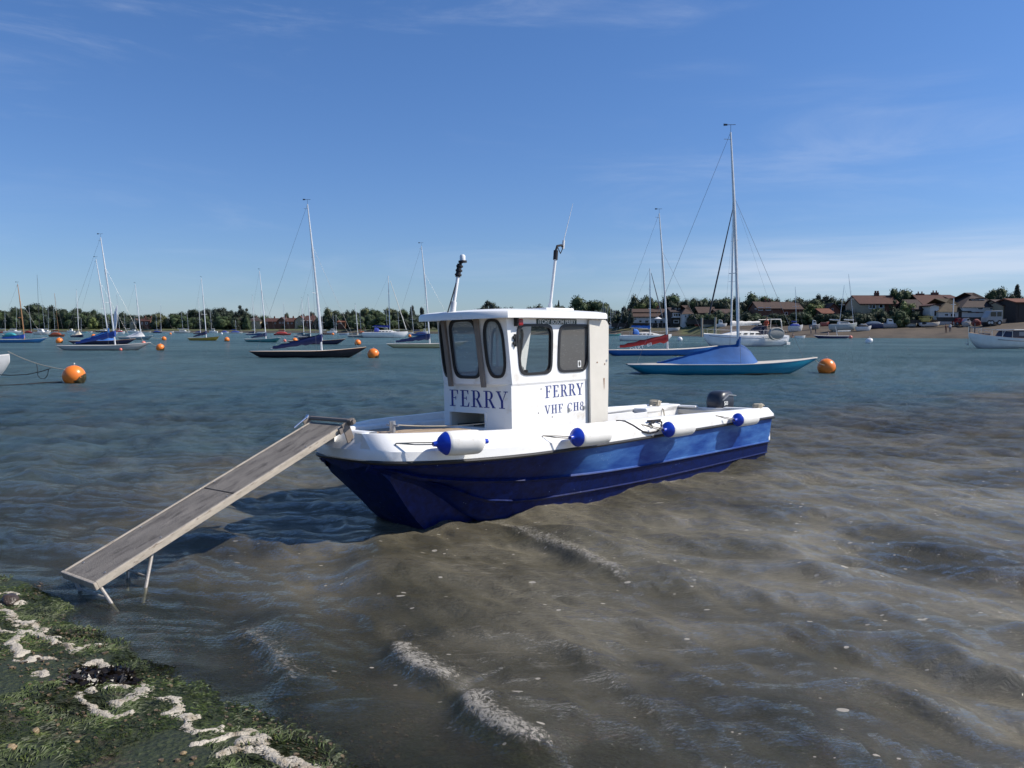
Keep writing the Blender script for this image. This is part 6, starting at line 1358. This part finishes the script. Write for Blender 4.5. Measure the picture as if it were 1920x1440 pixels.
BU = [(135.5, 718, 40, 'largest orange mooring buoy at far left, roped to the white bow', ORG, 1), (1551.5, 699.5, 33, 'orange buoy off the bow of the turquoise dayboat', ORG, 1), (699.5, 671.5, 22, 'orange buoy off the bow of the black dayboat', ORG, 1),
      (299.5, 657, 15, 'orange buoy off the bow of the light grey dayboat', ORG, 1), (110.5, 643.5, 12.5, 'orange buoy right of the blue classic boat at far left', ORG, 1), (307, 638, 8.5, 'small orange buoy right of the pale boat with white tent', ORG, 1),
      (425, 640, 9.5, 'orange buoy off the bow of the mustard yellow dayboat', ORG, 1), (533.5, 641, 6, 'tiny pink buoy at the bow of the sea green dayboat', PINK, 1), (552.5, 641.5, 10, 'orange buoy left of the black dayboat mast', ORG, 1), (670.5, 646.5, 12, 'orange buoy right of the navy boat behind the black dayboat', ORG, 1),
      (175, 633, 8, 'small orange buoy left of the navy dayboat with peaked cover', ORG, 1), (225, 657.5, 6, 'red fender float on the waterline of the light grey dayboat', PINK, 1), (268.5, 646, 8, 'pink buoy just behind the bow deck of the light grey dayboat', PINK, 1),
      (1275, 639.5, 9.5, 'white buoy right of the small white yacht', WBUOY, 1), (1630, 644, 14, 'white buoy off the pebble beach at right', WBUOY, .7), (1595, 634.8, 7, 'brown red buoy by the dark kayak', PINK, 1), (415.5, 627, 4, 'tiny white buoy above the mustard dayboat bow', WBUOY, 1), (319.5, 627, 4, 'tiny orange buoy on the far left channel', ORG, 1), (624, 628, 5, 'tiny orange buoy near the red hulled boats', ORG, 1), (768, 632, 6, 'orange brown buoy at the bow of the mid channel white yacht', ORG, 1)]
bo_ = {}
for px, wl, dia, lab, m_, sq in BU: bo_[px] = buoy(px, wl, dia, lab, m_, sq, weed=(m_ is ORG and dia > 9), tilt=(R(12), R(-36)) if dia > 12 else (0, 0))
def wrope(pts, r, m, label, n=6): e = MB(); e.tube(pts, r, n); return tag(e.build('rope', m, smooth=True), label, 'rope')
a = on_y(15, 659, 29.4); c = on_y(121, 693, 26.2); wrope(bez(a, c, .10, 12), .017, ROPE, 'pale mooring rope from the white bow to the largest orange buoy')
wrope([on_y(-4, 702.5, 28.5), on_y(20, 703.6, 28), on_y(50, 702.3, 27.5), on_y(75, 697, 27), on_y(95, 691, 26.6)], .015, DROPE, 'dark slack line hanging under the pale mooring rope')
wrope([on_y(69, 682, 27.2), on_y(71, 704, 27.2), on_y(76, 709.5, 27.2), on_y(84, 710, 27.2), on_y(89, 704, 27), on_y(91, 693, 26.9)], .011, DROPE, 'thin dark loop dangling from the pale mooring rope')
wrope([on_z(-10, 723, .0), on_z(40, 721, .01), on_z(80, 717.5, .01), on_z(117, 716, .02)], .018, DROPE, 'dark floating line on the water left of the largest orange buoy')
wrope(bez(on_y(1528, 674.5, DT), on_y(1546, 684.5, DT), .05), .012, ROPE, 'short rope from the turquoise dayboat bow to its orange buoy')
wrope(bez(on_y(282, 643, DG), on_y(296, 649, DG), .05), .014, ROPE, 'short rope from the light grey dayboat bow to its buoy')
wrope(bez(on_y(283.5, 632, 112), on_y(304, 634, 112), .1), .02, ROPE, 'rope from the pale boat with white tent to its buoy')

# ---------------------------------------------------------------- small craft: distant boats afloat and ashore
def mini(px0, px1, wl, hullc, label, mast=None, kind='open', cover=None, flip=False, D=None, base=0.0, fb=.8, mastm=None, name='moored_boat', cat='boat', group='small boats on the far moorings', extra=None, tilt=0):
    D, X, L_, dev = place(px0, px1, wl, None, D); D = min(D, shore_D((px0 + px1) / 2) - 3) if base == 0 else D; X = ((px0 + px1) / 2 - 960) / F * D; L_ = (px1 - px0) / F * D
    root = empty(name, (X, D, base), math.pi if flip else 0); tag(root, label, cat, group); root.rotation_euler.x = tilt; bm_ = min(L_ * .3, 2.8)
    hr, dk = hull_mesh(L_, bm_, fb * .85, fb * .85, fb * 1.1, 'yacht' if kind != 'kayak' else 'day', .2); solid_rows(hr).build('hull', paint(hullc), root, smooth=True, angle=50); MB().grid(dk).build('deck', DWHITE if kind != 'open' else DECKC, root)
    zd = fb * .85
    if kind == 'cabin':
        b = MB(); b.prism([(-L_ * .20, zd - .05), (L_ * .26, zd - .05), (L_ * .16, zd + .5), (-L_ * .18, zd + .6)], lambda a, c: (a, bm_ * .32, c), lambda a, c: (a, -bm_ * .32, c)); cbn = b.build('cabin', DWHITE, root, bevel=.04)
        for s in (1, -1): b = MB(); b.box((-.0, s * bm_ * .325, zd + .30), (L_ * .28, .03, .18)); b.build('window', DGLASS, cbn)
    if kind == 'motor':
        b = MB(); b.prism([(-L_ * .22, zd - .05), (L_ * .16, zd - .05), (L_ * .06, zd + .95), (-L_ * .18, zd + 1.05)], lambda a, c: (a, bm_ * .34, c), lambda a, c: (a, -bm_ * .34, c)); cbn = b.build('wheelhouse', DWHITE, root, bevel=.05)
        for s in (1, -1): b = MB(); b.box((-L_ * .06, s * bm_ * .345, zd + .68), (L_ * .2, .03, .3)); b.build('window', DGLASS, cbn)
    if cover:
        rows = []
        for i in range(9):
            f = -1 + i / 4; hh = (.55 if kind != 'sailcover' else .3) * (1 - abs(f) ** 2.5) ** .6 + .02; rows.append([(f * L_ * .34 - L_ * .06, bm_ * .46 * math.cos(math.pi * j / 8), zd + hh * math.sin(math.pi * j / 8) ** .7) for j in range(9)])
        MB().grid(rows).build('cover', cloth(cover), root, smooth=True)
    if mast:
        for (mb, mt) in mast:
            foot = Vector(((mb - (px0 + px1) / 2) / F * D * (-1 if flip else 1), 0, zd)); P = on_y(mt[0], mt[1], D); head = Vector(((P.x - X) * (-1 if flip else 1), 0, P.z - base)); k = MB(); w_ = max(.055, .33 * D / F * .5); w_ = min(w_, .10)
            k.tube([foot, head], [w_, w_ * .7], 6); mk = k.build('mast', mastm or ALU, root, smooth=True)
            sp_ = foot.lerp(head, .5); k = MB(); k.tube([sp_ + Vector((-.7, 0, .03)), sp_, sp_ + Vector((.7, 0, .03))], w_ * .4, 5); k.build('spreader', mastm or ALU, mk)
            k = MB(); k.tube([foot + Vector((0, 0, .9)), foot + Vector((-L_ * .36, 0, 1.0))], .13, 6); k.build('furled_sail', cloth(cover or (.5, .5, .48)), root, smooth=True)
            k = MB(); k.tube([foot.lerp(head, .95), Vector((L_ * .47, 0, fb))], .012, 4); k.build('forestay', WIRE, root)
    return root, D
W_ = (.66, .66, .64); NV = (.015, .02, .06); RD = (.20, .018, .02); BRN = (.16, .045, .02)
MN = [ # px0 px1 wl hull label mast kind cover
 (-12, 8, 624.5, RD, 'red hulled boat at the extreme left of the far moorings', None, 'open', None), (10, 42, 624.6, W_, 'white yacht beneath the twin pale masts at far left', [(12, (9, 582)), (33, (31, 577))], 'cabin', None),
 (48, 63, 624.8, RD, 'dark red boat beside the varnished mast', [(61, (54, 574))], 'open', RD), (5, 34, 632.5, (.03, .22, .25), 'teal covered boat behind the blue classic boat', None, 'open', (.03, .26, .30)),
 (65, 95, 627.5, (.50, .48, .44), 'cream and white boat under the tall black mast', [(76, (69.5, 515))], 'motor', None), (94, 123, 631.5, BRN, 'varnished brown boat with a rusty red hull', [(112, (102, 550))], 'open', (.22, .05, .02)),
 (80, 97, 624.2, W_, 'white boat carrying two close pale masts left of the varnished boat', [(86, (78, 560)), (93, (90, 572))], 'cabin', None), (98, 110, 624.6, (.4, .4, .4), 'grey boat with a slim mast behind the varnished brown boat', [(105, (100, 572))], 'open', None),
 (127, 142, 623.6, W_, 'small white motor boat with a dark flagstaff', None, 'motor', None), (150, 166, 624, (.12, .34, .36), 'pale teal boat left of the small white dinghy', [(154, (152.5, 597))], 'open', None), (166, 175, 623.6, W_, 'small white dinghy in the left channel', None, 'open', None),
 (182, 209, 623.2, (.05, .05, .06), 'dark low boat with white cabin behind the twin leaning masts', [(205, (204, 594))], 'cabin', None), (217, 236, 626.4, W_, 'white boat with a red stripe and red cover right of the tall grey mast', [(226, (218, 548))], 'cabin', (.30, .03, .03)),
 (240, 262, 623.6, W_, 'white boat right of the red striped one', [(237, (232, 586))], 'cabin', None), (268, 285, 624, (.45, .45, .42), 'pale boat behind the white tent boat', [(256, (251, 590))], 'open', None), (288, 305, 624.4, NV, 'navy covered boat with two pale masts', [(296, (292, 586)), (304, (300.5, 580))], 'open', (.02, .05, .22)),
 (306, 328, 623.8, W_, 'white dinghy pair right of the two pale masts', [(303.5, (301, 570))], 'open', None), (330, 358, 625, (.38, .38, .36), 'pale grey boat with two masts left of the mustard dayboat', [(344.5, (340, 585)), (355, (350, 583))], 'cabin', None), (393, 409, 624.4, W_, 'white boat right of the mustard dayboat mast', [(398, (394, 582))], 'cabin', None),
 (416, 430, 624.6, (.6, .62, .66), 'white covered boat left of the umbrella pine', None, 'open', (.05, .07, .3)), (432, 456, 625.4, (.45, .45, .43), 'pale boat with a navy cover under the umbrella pine', [(444, (441.5, 600))], 'open', (.03, .06, .26)), (484, 500, 624.8, W_, 'white boat right of the small dark covered boat', [(479.5, (477, 600))], 'open', None),
 (515, 547, 628.5, (.22, .02, .02), 'red hulled boat with a crimson cover near the brick terrace', [(535, (531, 567))], 'open', (.32, .04, .04)), (605, 622, 627.5, (.10, .02, .03), 'maroon boat right of the black dayboat mast', [(606, (603, 585))], 'open', None), (614, 633, 625, W_, 'white boat below the lone olive tree', [(628, (624, 588))], 'cabin', None), (636, 655, 628, (.30, .36, .44), 'pale blue grey boat right of the lone olive tree', [(631, (630, 590))], 'open', None),
 (672, 688, 626.5, (.3, .3, .3), 'grey boat with an orange cover on deck', [(678, (674, 583))], 'open', (.34, .09, .03)), (750, 776, 626.5, (.5, .5, .5), 'pale boat at the bow of the mid channel white yacht', [(749, (745.5, 578))], 'open', None), (772, 805, 629.5, (.03, .10, .30), 'blue boat with a navy cover left of the ferry roof', [(776, (771, 571))], 'open', (.015, .03, .12)), (790, 803, 625.5, W_, 'white boat nearest the ferry wheelhouse at left', [(799, (797, 600))], 'cabin', None),
 (725, 742, 625, W_, 'white boat behind the mast of the mid channel yacht', [(727, (723.5, 580))], 'cabin', None),
 (1140, 1164, 629.6, (.05, .28, .26), 'green open boat close to the ferry wing panel', None, 'open', None), (1146, 1156, 620.8, (.52, .46, .33), 'cream dinghy on the mud behind the green open boat', None, 'open', None),
 (1524, 1592, 634.6, (.012, .02, .08), 'long dark blue kayak like boat at the edge of the pebble beach', [(1569, (1566.5, 612))], 'kayak', None), (1490, 1509, 634.4, W_, 'small white dinghy by the swimmer right of the large yacht', None, 'open', None),
]
for i, (x0, x1, wl, hc, lab, ms, kd, cv) in enumerate(MN):
    mini(x0, x1, wl, hc, lab, ms, kd, cv, mastm=(WOODM if i in (5,) else DARKM if i == 4 else None), flip=(i % 5 == 3), fb=.55 if kd in ('kayak', 'open') else .9)
# crowd of masts in the yard beyond the ferry (each boat laid up ashore)
for i, (mx_, my_) in enumerate(((1131, 560), (1135, 575), (1139, 578), (1141, 573), (1145, 580), (1148, 577), (1151, 582), (1154, 580), (1165.5, 582), (1126, 583), (1128.5, 578))):
    mini(mx_ - 5, mx_ + 5, 615, W_ if i % 3 else NV, 'laid up yacht whose bare mast stands %s' % ('tallest at the ferry roof edge', 'second from the ferry roof edge', 'third from the ferry roof edge', 'close beside the third mast', 'in the middle of the boat yard', 'just right of the yard middle', 'right of centre in the boat yard', 'near the right end of the yard', 'alone before the dark cypress', 'just above the ferry wing panel', 'between the wing panel and the tallest mast')[i],
         [(mx_, (mx_ - .5, my_))], 'cabin', None, D=shore_D(mx_) + 14 + i % 4 * 3, base=2.0, name='laid_up_yacht', cat='sailing yacht', group='laid up yachts in the boat yard')
def ashore(px0, px1, yb, hullc, label, **k):
    pc = (px0 + px1) / 2; Ds = shore_D(pc); best = min((abs((616 - yb) / F * (Ds + bk) + CH - land_z(pc, bk)), bk) for bk in range(1, 40)); bk = best[1]; return mini(px0, px1, yb, hullc, label, D=Ds + bk, base=land_z(pc, bk) + .12, name=k.pop('name', 'beached_boat'), group='boats drawn up on the beach', **k)
AS = [(1477, 1504, 622, W_, 'white yacht with a blue cover aground beside the large yacht stern', dict(mast=[(1492, (1491, 538))], kind='cabin', cover=(.02, .05, .3), fb=1.3)),
 (1554, 1605, 620.5, (.40, .44, .42), 'grey yacht aground on legs carrying two crossed masts', dict(mast=[(1599, (1591, 514)), (1572, (1583, 535))], kind='cabin', fb=1.5, mastm=ALU)),
 (1516, 1536, 617.5, (.30, .29, .28), 'grey boat on the upper beach right of the grounded white yacht', dict(kind='motor', fb=1.0)), (1537, 1553, 611.5, (.40, .12, .10), 'red and white dinghy above the beach', dict()), (1603, 1632, 621, W_, 'white motor boat with black canopy on the beach', dict(kind='cabin', cover=(.01, .012, .02), fb=.9)),
 (1617, 1660, 615.5, (.03, .05, .12), 'dark blue covered boat on the upper beach', dict(cover=(.03, .07, .14), fb=1.0)), (1652, 1684, 615, (.35, .35, .36), 'grey and white runabout beside the dark covered boat', dict(kind='motor', fb=.9)), (1691, 1718, 612, W_, 'white dinghy on the beach left of the walkers', dict()), (1722, 1760, 612.5, (.6, .6, .6), 'long white boat on the beach under the yellow digger', dict(kind='open')),
 (1785, 1800, 611, (.5, .45, .4), 'small pale boat on the slip behind the walkers', dict()), (1802, 1818, 611.5, (.42, .40, .38), 'grey boat among dinghies on the slip', dict()), (1820, 1838, 611, (.20, .05, .05), 'dark red dinghy on the slip', dict(cover=(.2, .05, .05))), (1838, 1856, 611, (.06, .06, .08), 'black dinghy right of the red one on the slip', dict(cover=(.05, .05, .06))), (1858, 1876, 609, (.5, .5, .5), 'pale dinghy below the parked truck', dict()), (1866, 1884, 606, (.5, .35, .25), 'tan dinghy right of the pale dinghy', dict()),
 (1252, 1274, 620.5, W_, 'white dinghy tipped on the mud below the blue balcony house', dict()), (1302, 1320, 612, (.25, .05, .04), 'red dinghy on the green foreshore bank', dict()), (1318, 1338, 613.5, (.5, .5, .5), 'grey dinghy on the foreshore left of the timber piles', dict()), (1340, 1362, 613.5, W_, 'white runabout on the shore behind the large yacht bow', dict(kind='motor')),
 (1165, 1186, 610, W_, 'white launch on the hard left of the long white house', dict(kind='motor')), (1188, 1214, 609.5, (.5, .5, .5), 'pale boat in front of the long white house', dict(cover=(.4, .4, .4))), (1216, 1238, 609, (.05, .06, .08), 'dark boat in front of the long white house', dict(kind='cabin'))]
for x0, x1, yb, hc, lab, k in AS: ashore(x0, x1, yb, hc, lab, **k)
# mast and flagstaffs by the inn
for px_, yt, yb, lab in ((1784, 560, 598, 'white flagstaff in front of the mossy roofed building'),):
    D = shore_D(px_) + 17; b = MB(); X = (px_ - 960) / F * D; b.tube([(X, D, 2), (X, D, (616 - yt) / F * D + CH)], .11, 8); b.tube([(X - .5, D, (616 - 571) / F * D + CH), (X + .5, D, (616 - 571) / F * D + CH)], .06, 6); tag(b.build('flagstaff', ALUW, smooth=True), lab, 'flagpole')
# parasol on the terrace
D = shore_D(1233) + 12; X = (1233 - 960) / F * D; pr_ = empty('parasol', (X, D, 2.6)); tag(pr_, 'white parasol on the terrace of the long white house', 'parasol'); b = MB(); zt = (616 - 594) / F * D + CH - 2.6
rows = [[(r_ * math.cos(2 * math.pi * j / 12), r_ * math.sin(2 * math.pi * j / 12), z) for j in range(12)] for r_, z in ((.02, zt), (.5, zt - .25), (1.1, zt - .55))]; b.grid(rows, closed=True); b.build('canopy', FRM, pr_); MB().tube([(0, 0, -.4), (0, 0, zt)], .04, 6).build('pole', ALU, pr_)

# vehicles ------------------------------------------------------------
def wheel(parent, x, y, z, r, w_=.2):
    b = MB(); b.tube([(x, y - w_ / 2, z), (x, y + w_ / 2, z)], r, 16); t_ = b.build('wheel', BLACKRUB, parent, smooth=True); b = MB(); b.tube([(x, y - w_ / 2 - .01, z), (x, y + w_ / 2 + .01, z)], r * .55, 12); b.build('rim', STEEL, t_, smooth=True)
def vehicle(px0, px1, yb, back, body, label, name, cat, hgt=1.45, kind='car'):
    pc = (px0 + px1) / 2; D = shore_D(pc) + back; L_ = (px1 - px0) / F * D; X = (pc - 960) / F * D; base = land_z(pc, back) + .1
    root = empty(name, (X, D, base)); tag(root, label, cat); w_ = .85; m = paint(body, .25)
    if kind == 'car': prof = [(-.5, .3), (-.5, .75), (-.46, .85), (-.28, .9), (-.14, 1.4), (.16, 1.42), (.30, .95), (.47, .85), (.5, .7), (.5, .3)]
    elif kind == 'van': prof = [(-.5, .35), (-.5, 2.2), (.2, 2.25), (.30, 2.1), (.42, 1.3), (.5, 1.1), (.5, .35)]
    b = MB(); b.prism([(x * L_, z * hgt / 1.45) for x, z in prof], lambda a, c: (a, -w_, c), lambda a, c: (a, w_, c)); bd = b.build('body', m, root, bevel=.06)
    for s in (-1, 1):
        b = MB(); z0, z1 = (.95, 1.32) if kind == 'car' else (1.35, 1.95); xs = ((-.12, 0), (.01, .18)) if kind == 'car' else ((.22, .33),)
        for x0, x1 in xs: b = MB(); b.box(((x0 + x1) / 2 * L_, s * w_, (z0 + z1) / 2 * hgt / 1.45), ((x1 - x0) * L_, .03, (z1 - z0) * hgt / 1.45)); b.build('window', DGLASS, root)
        for x in (-.31, .31): wheel(root, x * L_, s * (w_ - .08), .33, .33)
    return root
vehicle(1640, 1655, 605, 30, (.65, .65, .65), 'white van behind the beached boats at right', 'parked_van', 'van', kind='van'); vehicle(1786, 1799, 606, 16, (.3, .02, .02), 'dark red car parked by the mossy roofed building', 'parked_car', 'car')
vehicle(1802, 1814, 606, 16, (.45, .46, .48), 'silver car left of the truck by the white inn', 'parked_car', 'car'); vehicle(1702, 1716, 606, 22, (.04, .05, .08), 'dark car behind the white dinghy at right', 'parked_car', 'car')
vehicle(1470, 1484, 608, 22, (.5, .5, .52), 'pale car above the beach by the grounded white yacht', 'parked_car', 'car'); vehicle(1164, 1176, 605, 20, (.05, .06, .1), 'dark car on the hard left of the long white house', 'parked_car', 'car')
# white boat-carrying truck with canopy
D = shore_D(1858) + 16; X = (1858 - 960) / F * D; tk = empty('truck', (X, D, land_z(1858, 16) + .1)); tag(tk, 'pale grey lorry with dark cab windows in front of the large white inn', 'truck'); s_ = D / F
b = MB(); b.prism([(-16 * s_, .6), (-16 * s_, 1.5), (-11 * s_, 2.3), (-8 * s_, 2.9), (13 * s_, 3.0), (13 * s_, .6)], lambda a, c: (a, -1.0, c), lambda a, c: (a, 1.0, c)); b.build('body', paint((.34, .34, .33)), tk, bevel=.05)
for x0, x1 in ((-9, 1), (3, 11)): b = MB(); b.box(((x0 + x1) / 2 * s_, -1.01, 2.2), ((x1 - x0) * s_, .04, .9)); b.build('window', DGLASS, tk)
for x in (-11, -6, 8): wheel(tk, x * s_, -.85, .5, .5, .3)
# yellow digger
D = shore_D(1733) + 15; X = (1733 - 960) / F * D; dg = empty('digger', (X, D, land_z(1733, 15) + .35)); tag(dg, 'pale yellow tracked digger at the top of the beach', 'digger'); YEL = mat('digger_yellow', (.58, .44, .12), .5)
s_ = D / F; b = MB(); b.box((0, 0, .3), (20 * s_, 1.8, .5)); b.build('track', BLACKRUB, dg, bevel=.15); b = MB(); b.box((-2 * s_, 0, 1.1), (14 * s_, 1.7, .9)); b.build('body', YEL, dg, bevel=.1)
b = MB(); b.box((4 * s_, 0, 1.35), (9 * s_, 1.5, .8)); cb = b.build('cab', YEL, dg, bevel=.08); b = MB(); b.box((4 * s_, -.76, 1.45), (6 * s_, .03, .45)); b.build('window', DGLASS, cb); b = MB(); b.box((0, 0, 1.75), (21 * s_, 1.8, .12)); b.build('roof', YEL, dg)

# people --------------------------------------------------------------
SKIN = mat('skin', (.42, .24, .16), .6); HAIR = mat('hair_brown', (.05, .03, .02), .8)
def person(P, h, facing, top, bottom, label, pose='stand', parentless=True):
    root = empty('person', P, facing); tag(root, label, 'person'); s = h / 1.75
    def skin(nodes, edges, radii, name, m, parent):
        me = bpy.data.meshes.new(name); me.from_pydata([Vector(n) * s for n in nodes], edges, []); me.materials.append(m); o = bpy.data.objects.new(name, me); COL.objects.link(o); o.parent = parent
        mo = o.modifiers.new('skin', 'SKIN'); 
        for i, v in enumerate(me.skin_vertices[0].data if me.skin_vertices else []): v.radius = (radii[i] * s, radii[i] * s)
        if not me.skin_vertices: pass
        sd_ = o.modifiers.new('sub', 'SUBSURF'); sd_.levels = 1; sd_.render_levels = 2; return o
    sit = pose == 'sit'
    if sit: J = [(0, 0, .50), (0, 0, .78), (0, 0, 1.02), (0, .02, 1.14), (.09, .02, .50), (.12, .42, .52), (.12, .46, .12), (.12, .56, .06), (-.09, .02, .50), (-.12, .42, .52), (-.12, .46, .12), (-.12, .56, .06), (.18, 0, 1.0), (.24, .10, .76), (.18, .32, .70), (-.18, 0, 1.0), (-.24, .10, .76), (-.18, .32, .70)]
    else: J = [(0, 0, .93), (0, 0, 1.15), (0, 0, 1.38), (0, .01, 1.50), (.09, 0, .90), (.11, .03, .50), (.12, -.02, .10), (.13, .12, .04), (-.09, 0, .90), (-.10, .10, .50), (-.11, .08, .10), (-.11, .22, .04), (.18, 0, 1.38), (.23, .02, 1.10), (.22, .12, .88), (-.18, 0, 1.38), (-.23, -.02, 1.10), (-.22, .06, .86)]
    E_ = [(0, 1), (1, 2), (2, 3), (0, 4), (4, 5), (5, 6), (6, 7), (0, 8), (8, 9), (9, 10), (10, 11), (2, 12), (12, 13), (13, 14), (2, 15), (15, 16), (16, 17)]
    rad = [.13, .12, .12, .05, .085, .065, .045, .04, .085, .065, .045, .04, .06, .045, .03, .06, .045, .03]
    # body as one lofted skin: tapered tubes joined at shared joints
    import bmesh
    me = bpy.data.meshes.new('body'); bm = bmesh.new(); ly = bm.verts.layers.skin.verify(); vs_ = []
    for j, r_ in zip(J, rad):
        v = bm.verts.new(Vector(j) * s); v[ly].radius = (r_ * s, r_ * s); vs_.append(v)
    vs_[0][ly].use_root = True
    hz = 1.32 if sit else 1.66
    for zz, r_ in ((hz - .06, .085), (hz + .04, .09), (hz + .11, .05)):
        v = bm.verts.new(Vector((0, .02, zz)) * s); v[ly].radius = (r_ * s, r_ * s * 1.1); vs_.append(v)
    E_ = E_ + [(3, 18), (18, 19), (19, 20)]
    for a, c in E_: bm.edges.new((vs_[a], vs_[c]))
    bm.to_mesh(me); bm.free(); o = bpy.data.objects.new('body', me); COL.objects.link(o)
    o.modifiers.new('skin', 'SKIN'); q = o.modifiers.new('sub', 'SUBSURF'); q.levels = 2; q.render_levels = 2; bpy.context.view_layer.update()
    m2 = bpy.data.meshes.new_from_object(o.evaluated_get(bpy.context.evaluated_depsgraph_get())); bpy.data.objects.remove(o)
    m2.name = 'body'; m2.materials.clear(); m2.materials.append(SKIN); m2.materials.append(cloth(top)); m2.materials.append(cloth(bottom)); wz = (.56 if sit else .96) * s
    for p in m2.polygons:
        z = p.center.z; x = abs(p.center.x); hand = (z < (.74 if sit else .94) * s and x > .165 * s)
        p.material_index = 0 if z > (1.13 if sit else 1.50) * s or hand else (1 if z > wz else 2); p.use_smooth = True
    o = bpy.data.objects.new('body', m2); COL.objects.link(o); o.parent = root
    b = MB(); rows = [[(r_ * .105 * s * math.cos(2 * math.pi * j / 12), r_ * .115 * s * math.sin(2 * math.pi * j / 12) - .01 * s, (hz + z) * s) for j in range(12)] for r_, z in ((1.0, .03), (1.0, .09), (.75, .15), (.2, .18))]; b.grid(rows, closed=True); b.build('hair', HAIR, root, smooth=True)
    return root
def on_land(px, y):
    Ds = shore_D(px); bk = min((abs((616 - y) / F * (Ds + bk / 2) + CH - land_z(px, bk / 2)), bk / 2) for bk in range(1, 60))[1]; D = Ds + bk; return Vector(((px - 960) / F * D, D, land_z(px, bk) + .1))
person(on_land(1771.5, 625), 1.78, R(200), (.10, .03, .025), (.06, .02, .015), 'person in dark red clothes standing on the pebble beach, left of two')
person(on_land(1779.5, 624), 1.78, R(170), (.62, .60, .60), (.02, .025, .06), 'person in a white shirt and dark trousers standing on the beach, right of two')
person(on_y(1553, 633, shore_D(1553) - 5) + Vector((0, 0, -.1)), 1.7, R(90), (.50, .36, .32), (.10, .08, .08), 'person in a pale top sitting in the dark blue kayak like boat', 'sit')
person(on_y(1437, 616, DBG + .3) + Vector((0, 0, -.25)), 1.75, R(150), (.45, .07, .03), (.03, .03, .05), 'person in an orange red jacket sitting in the large yacht cockpit', 'sit')
person(on_y(1372, 617.5, DBG + 34) , 1.7, R(160), (.6, .58, .55), (.1, .1, .15), 'person in a white top sitting on the shore behind the large yacht', 'sit')
person(on_y(1487, 637, shore_D(1487) - 2.5) , 1.7, R(120), (.42, .22, .15), (.05, .05, .08), 'bare chested person wading beside the small white dinghy', 'sit')
for i, (px_, y_, c1, c2, lab) in enumerate(((1822, 598.5, (.4, .04, .05), (.03, .03, .05), 'person in a red top by the white inn'), (1815, 599, (.5, .5, .5), (.05, .05, .1), 'person in a pale top left of the person in red by the inn'), (1833, 598.5, (.05, .08, .2), (.03, .03, .04), 'person in a blue top right of the person in red'), (1897, 597, (.05, .05, .06), (.04, .04, .05), 'person in dark clothes outside the cream boat shop'), (1519, 627, (.55, .5, .45), (.1, .1, .12), 'person in a pale top on the beach below the grey boat'), (1528, 627, (.1, .12, .1), (.1, .1, .12), 'person in a dark top on the beach below the grey boat'))):
    person(on_land(px_, y_), 1.72, R(60 * i), c1, c2, lab)
# flag at the mast of the light grey dayboat's neighbour: a small pennant
P0 = on_y(218.5, 572, 100); e = MB(); e.tube([on_y(217, 625, 100), on_y(218, 560, 100)], .05, 6)
m0 = mini(208, 222, 627.5, (.5, .5, .5), 'white boat with a sail half hoisted behind the light grey dayboat mast', [(216, (219, 570))], 'open', None)
sl = MB(); a0 = on_y(211, 615, 99.5) ; pts = [on_y(212.5, 614, 99.5), on_y(217, 618, 99.5), on_y(219.5, 600, 99.5), on_y(219, 572, 99.5), on_y(214, 586, 99.5)]
inv = None; bpy.context.view_layer.update(); inv = m0[0].matrix_world.inverted(); sl.add([inv @ p for p in pts] + [inv @ (p + Vector((0, .08, 0))) for p in pts], [(0, 1, 2, 3, 4), (5, 6, 7, 8, 9), (0, 1, 6, 5), (1, 2, 7, 6), (2, 3, 8, 7), (3, 4, 9, 8), (4, 0, 5, 9)]); sl.build('sail', cloth((.62, .63, .66)), m0[0])
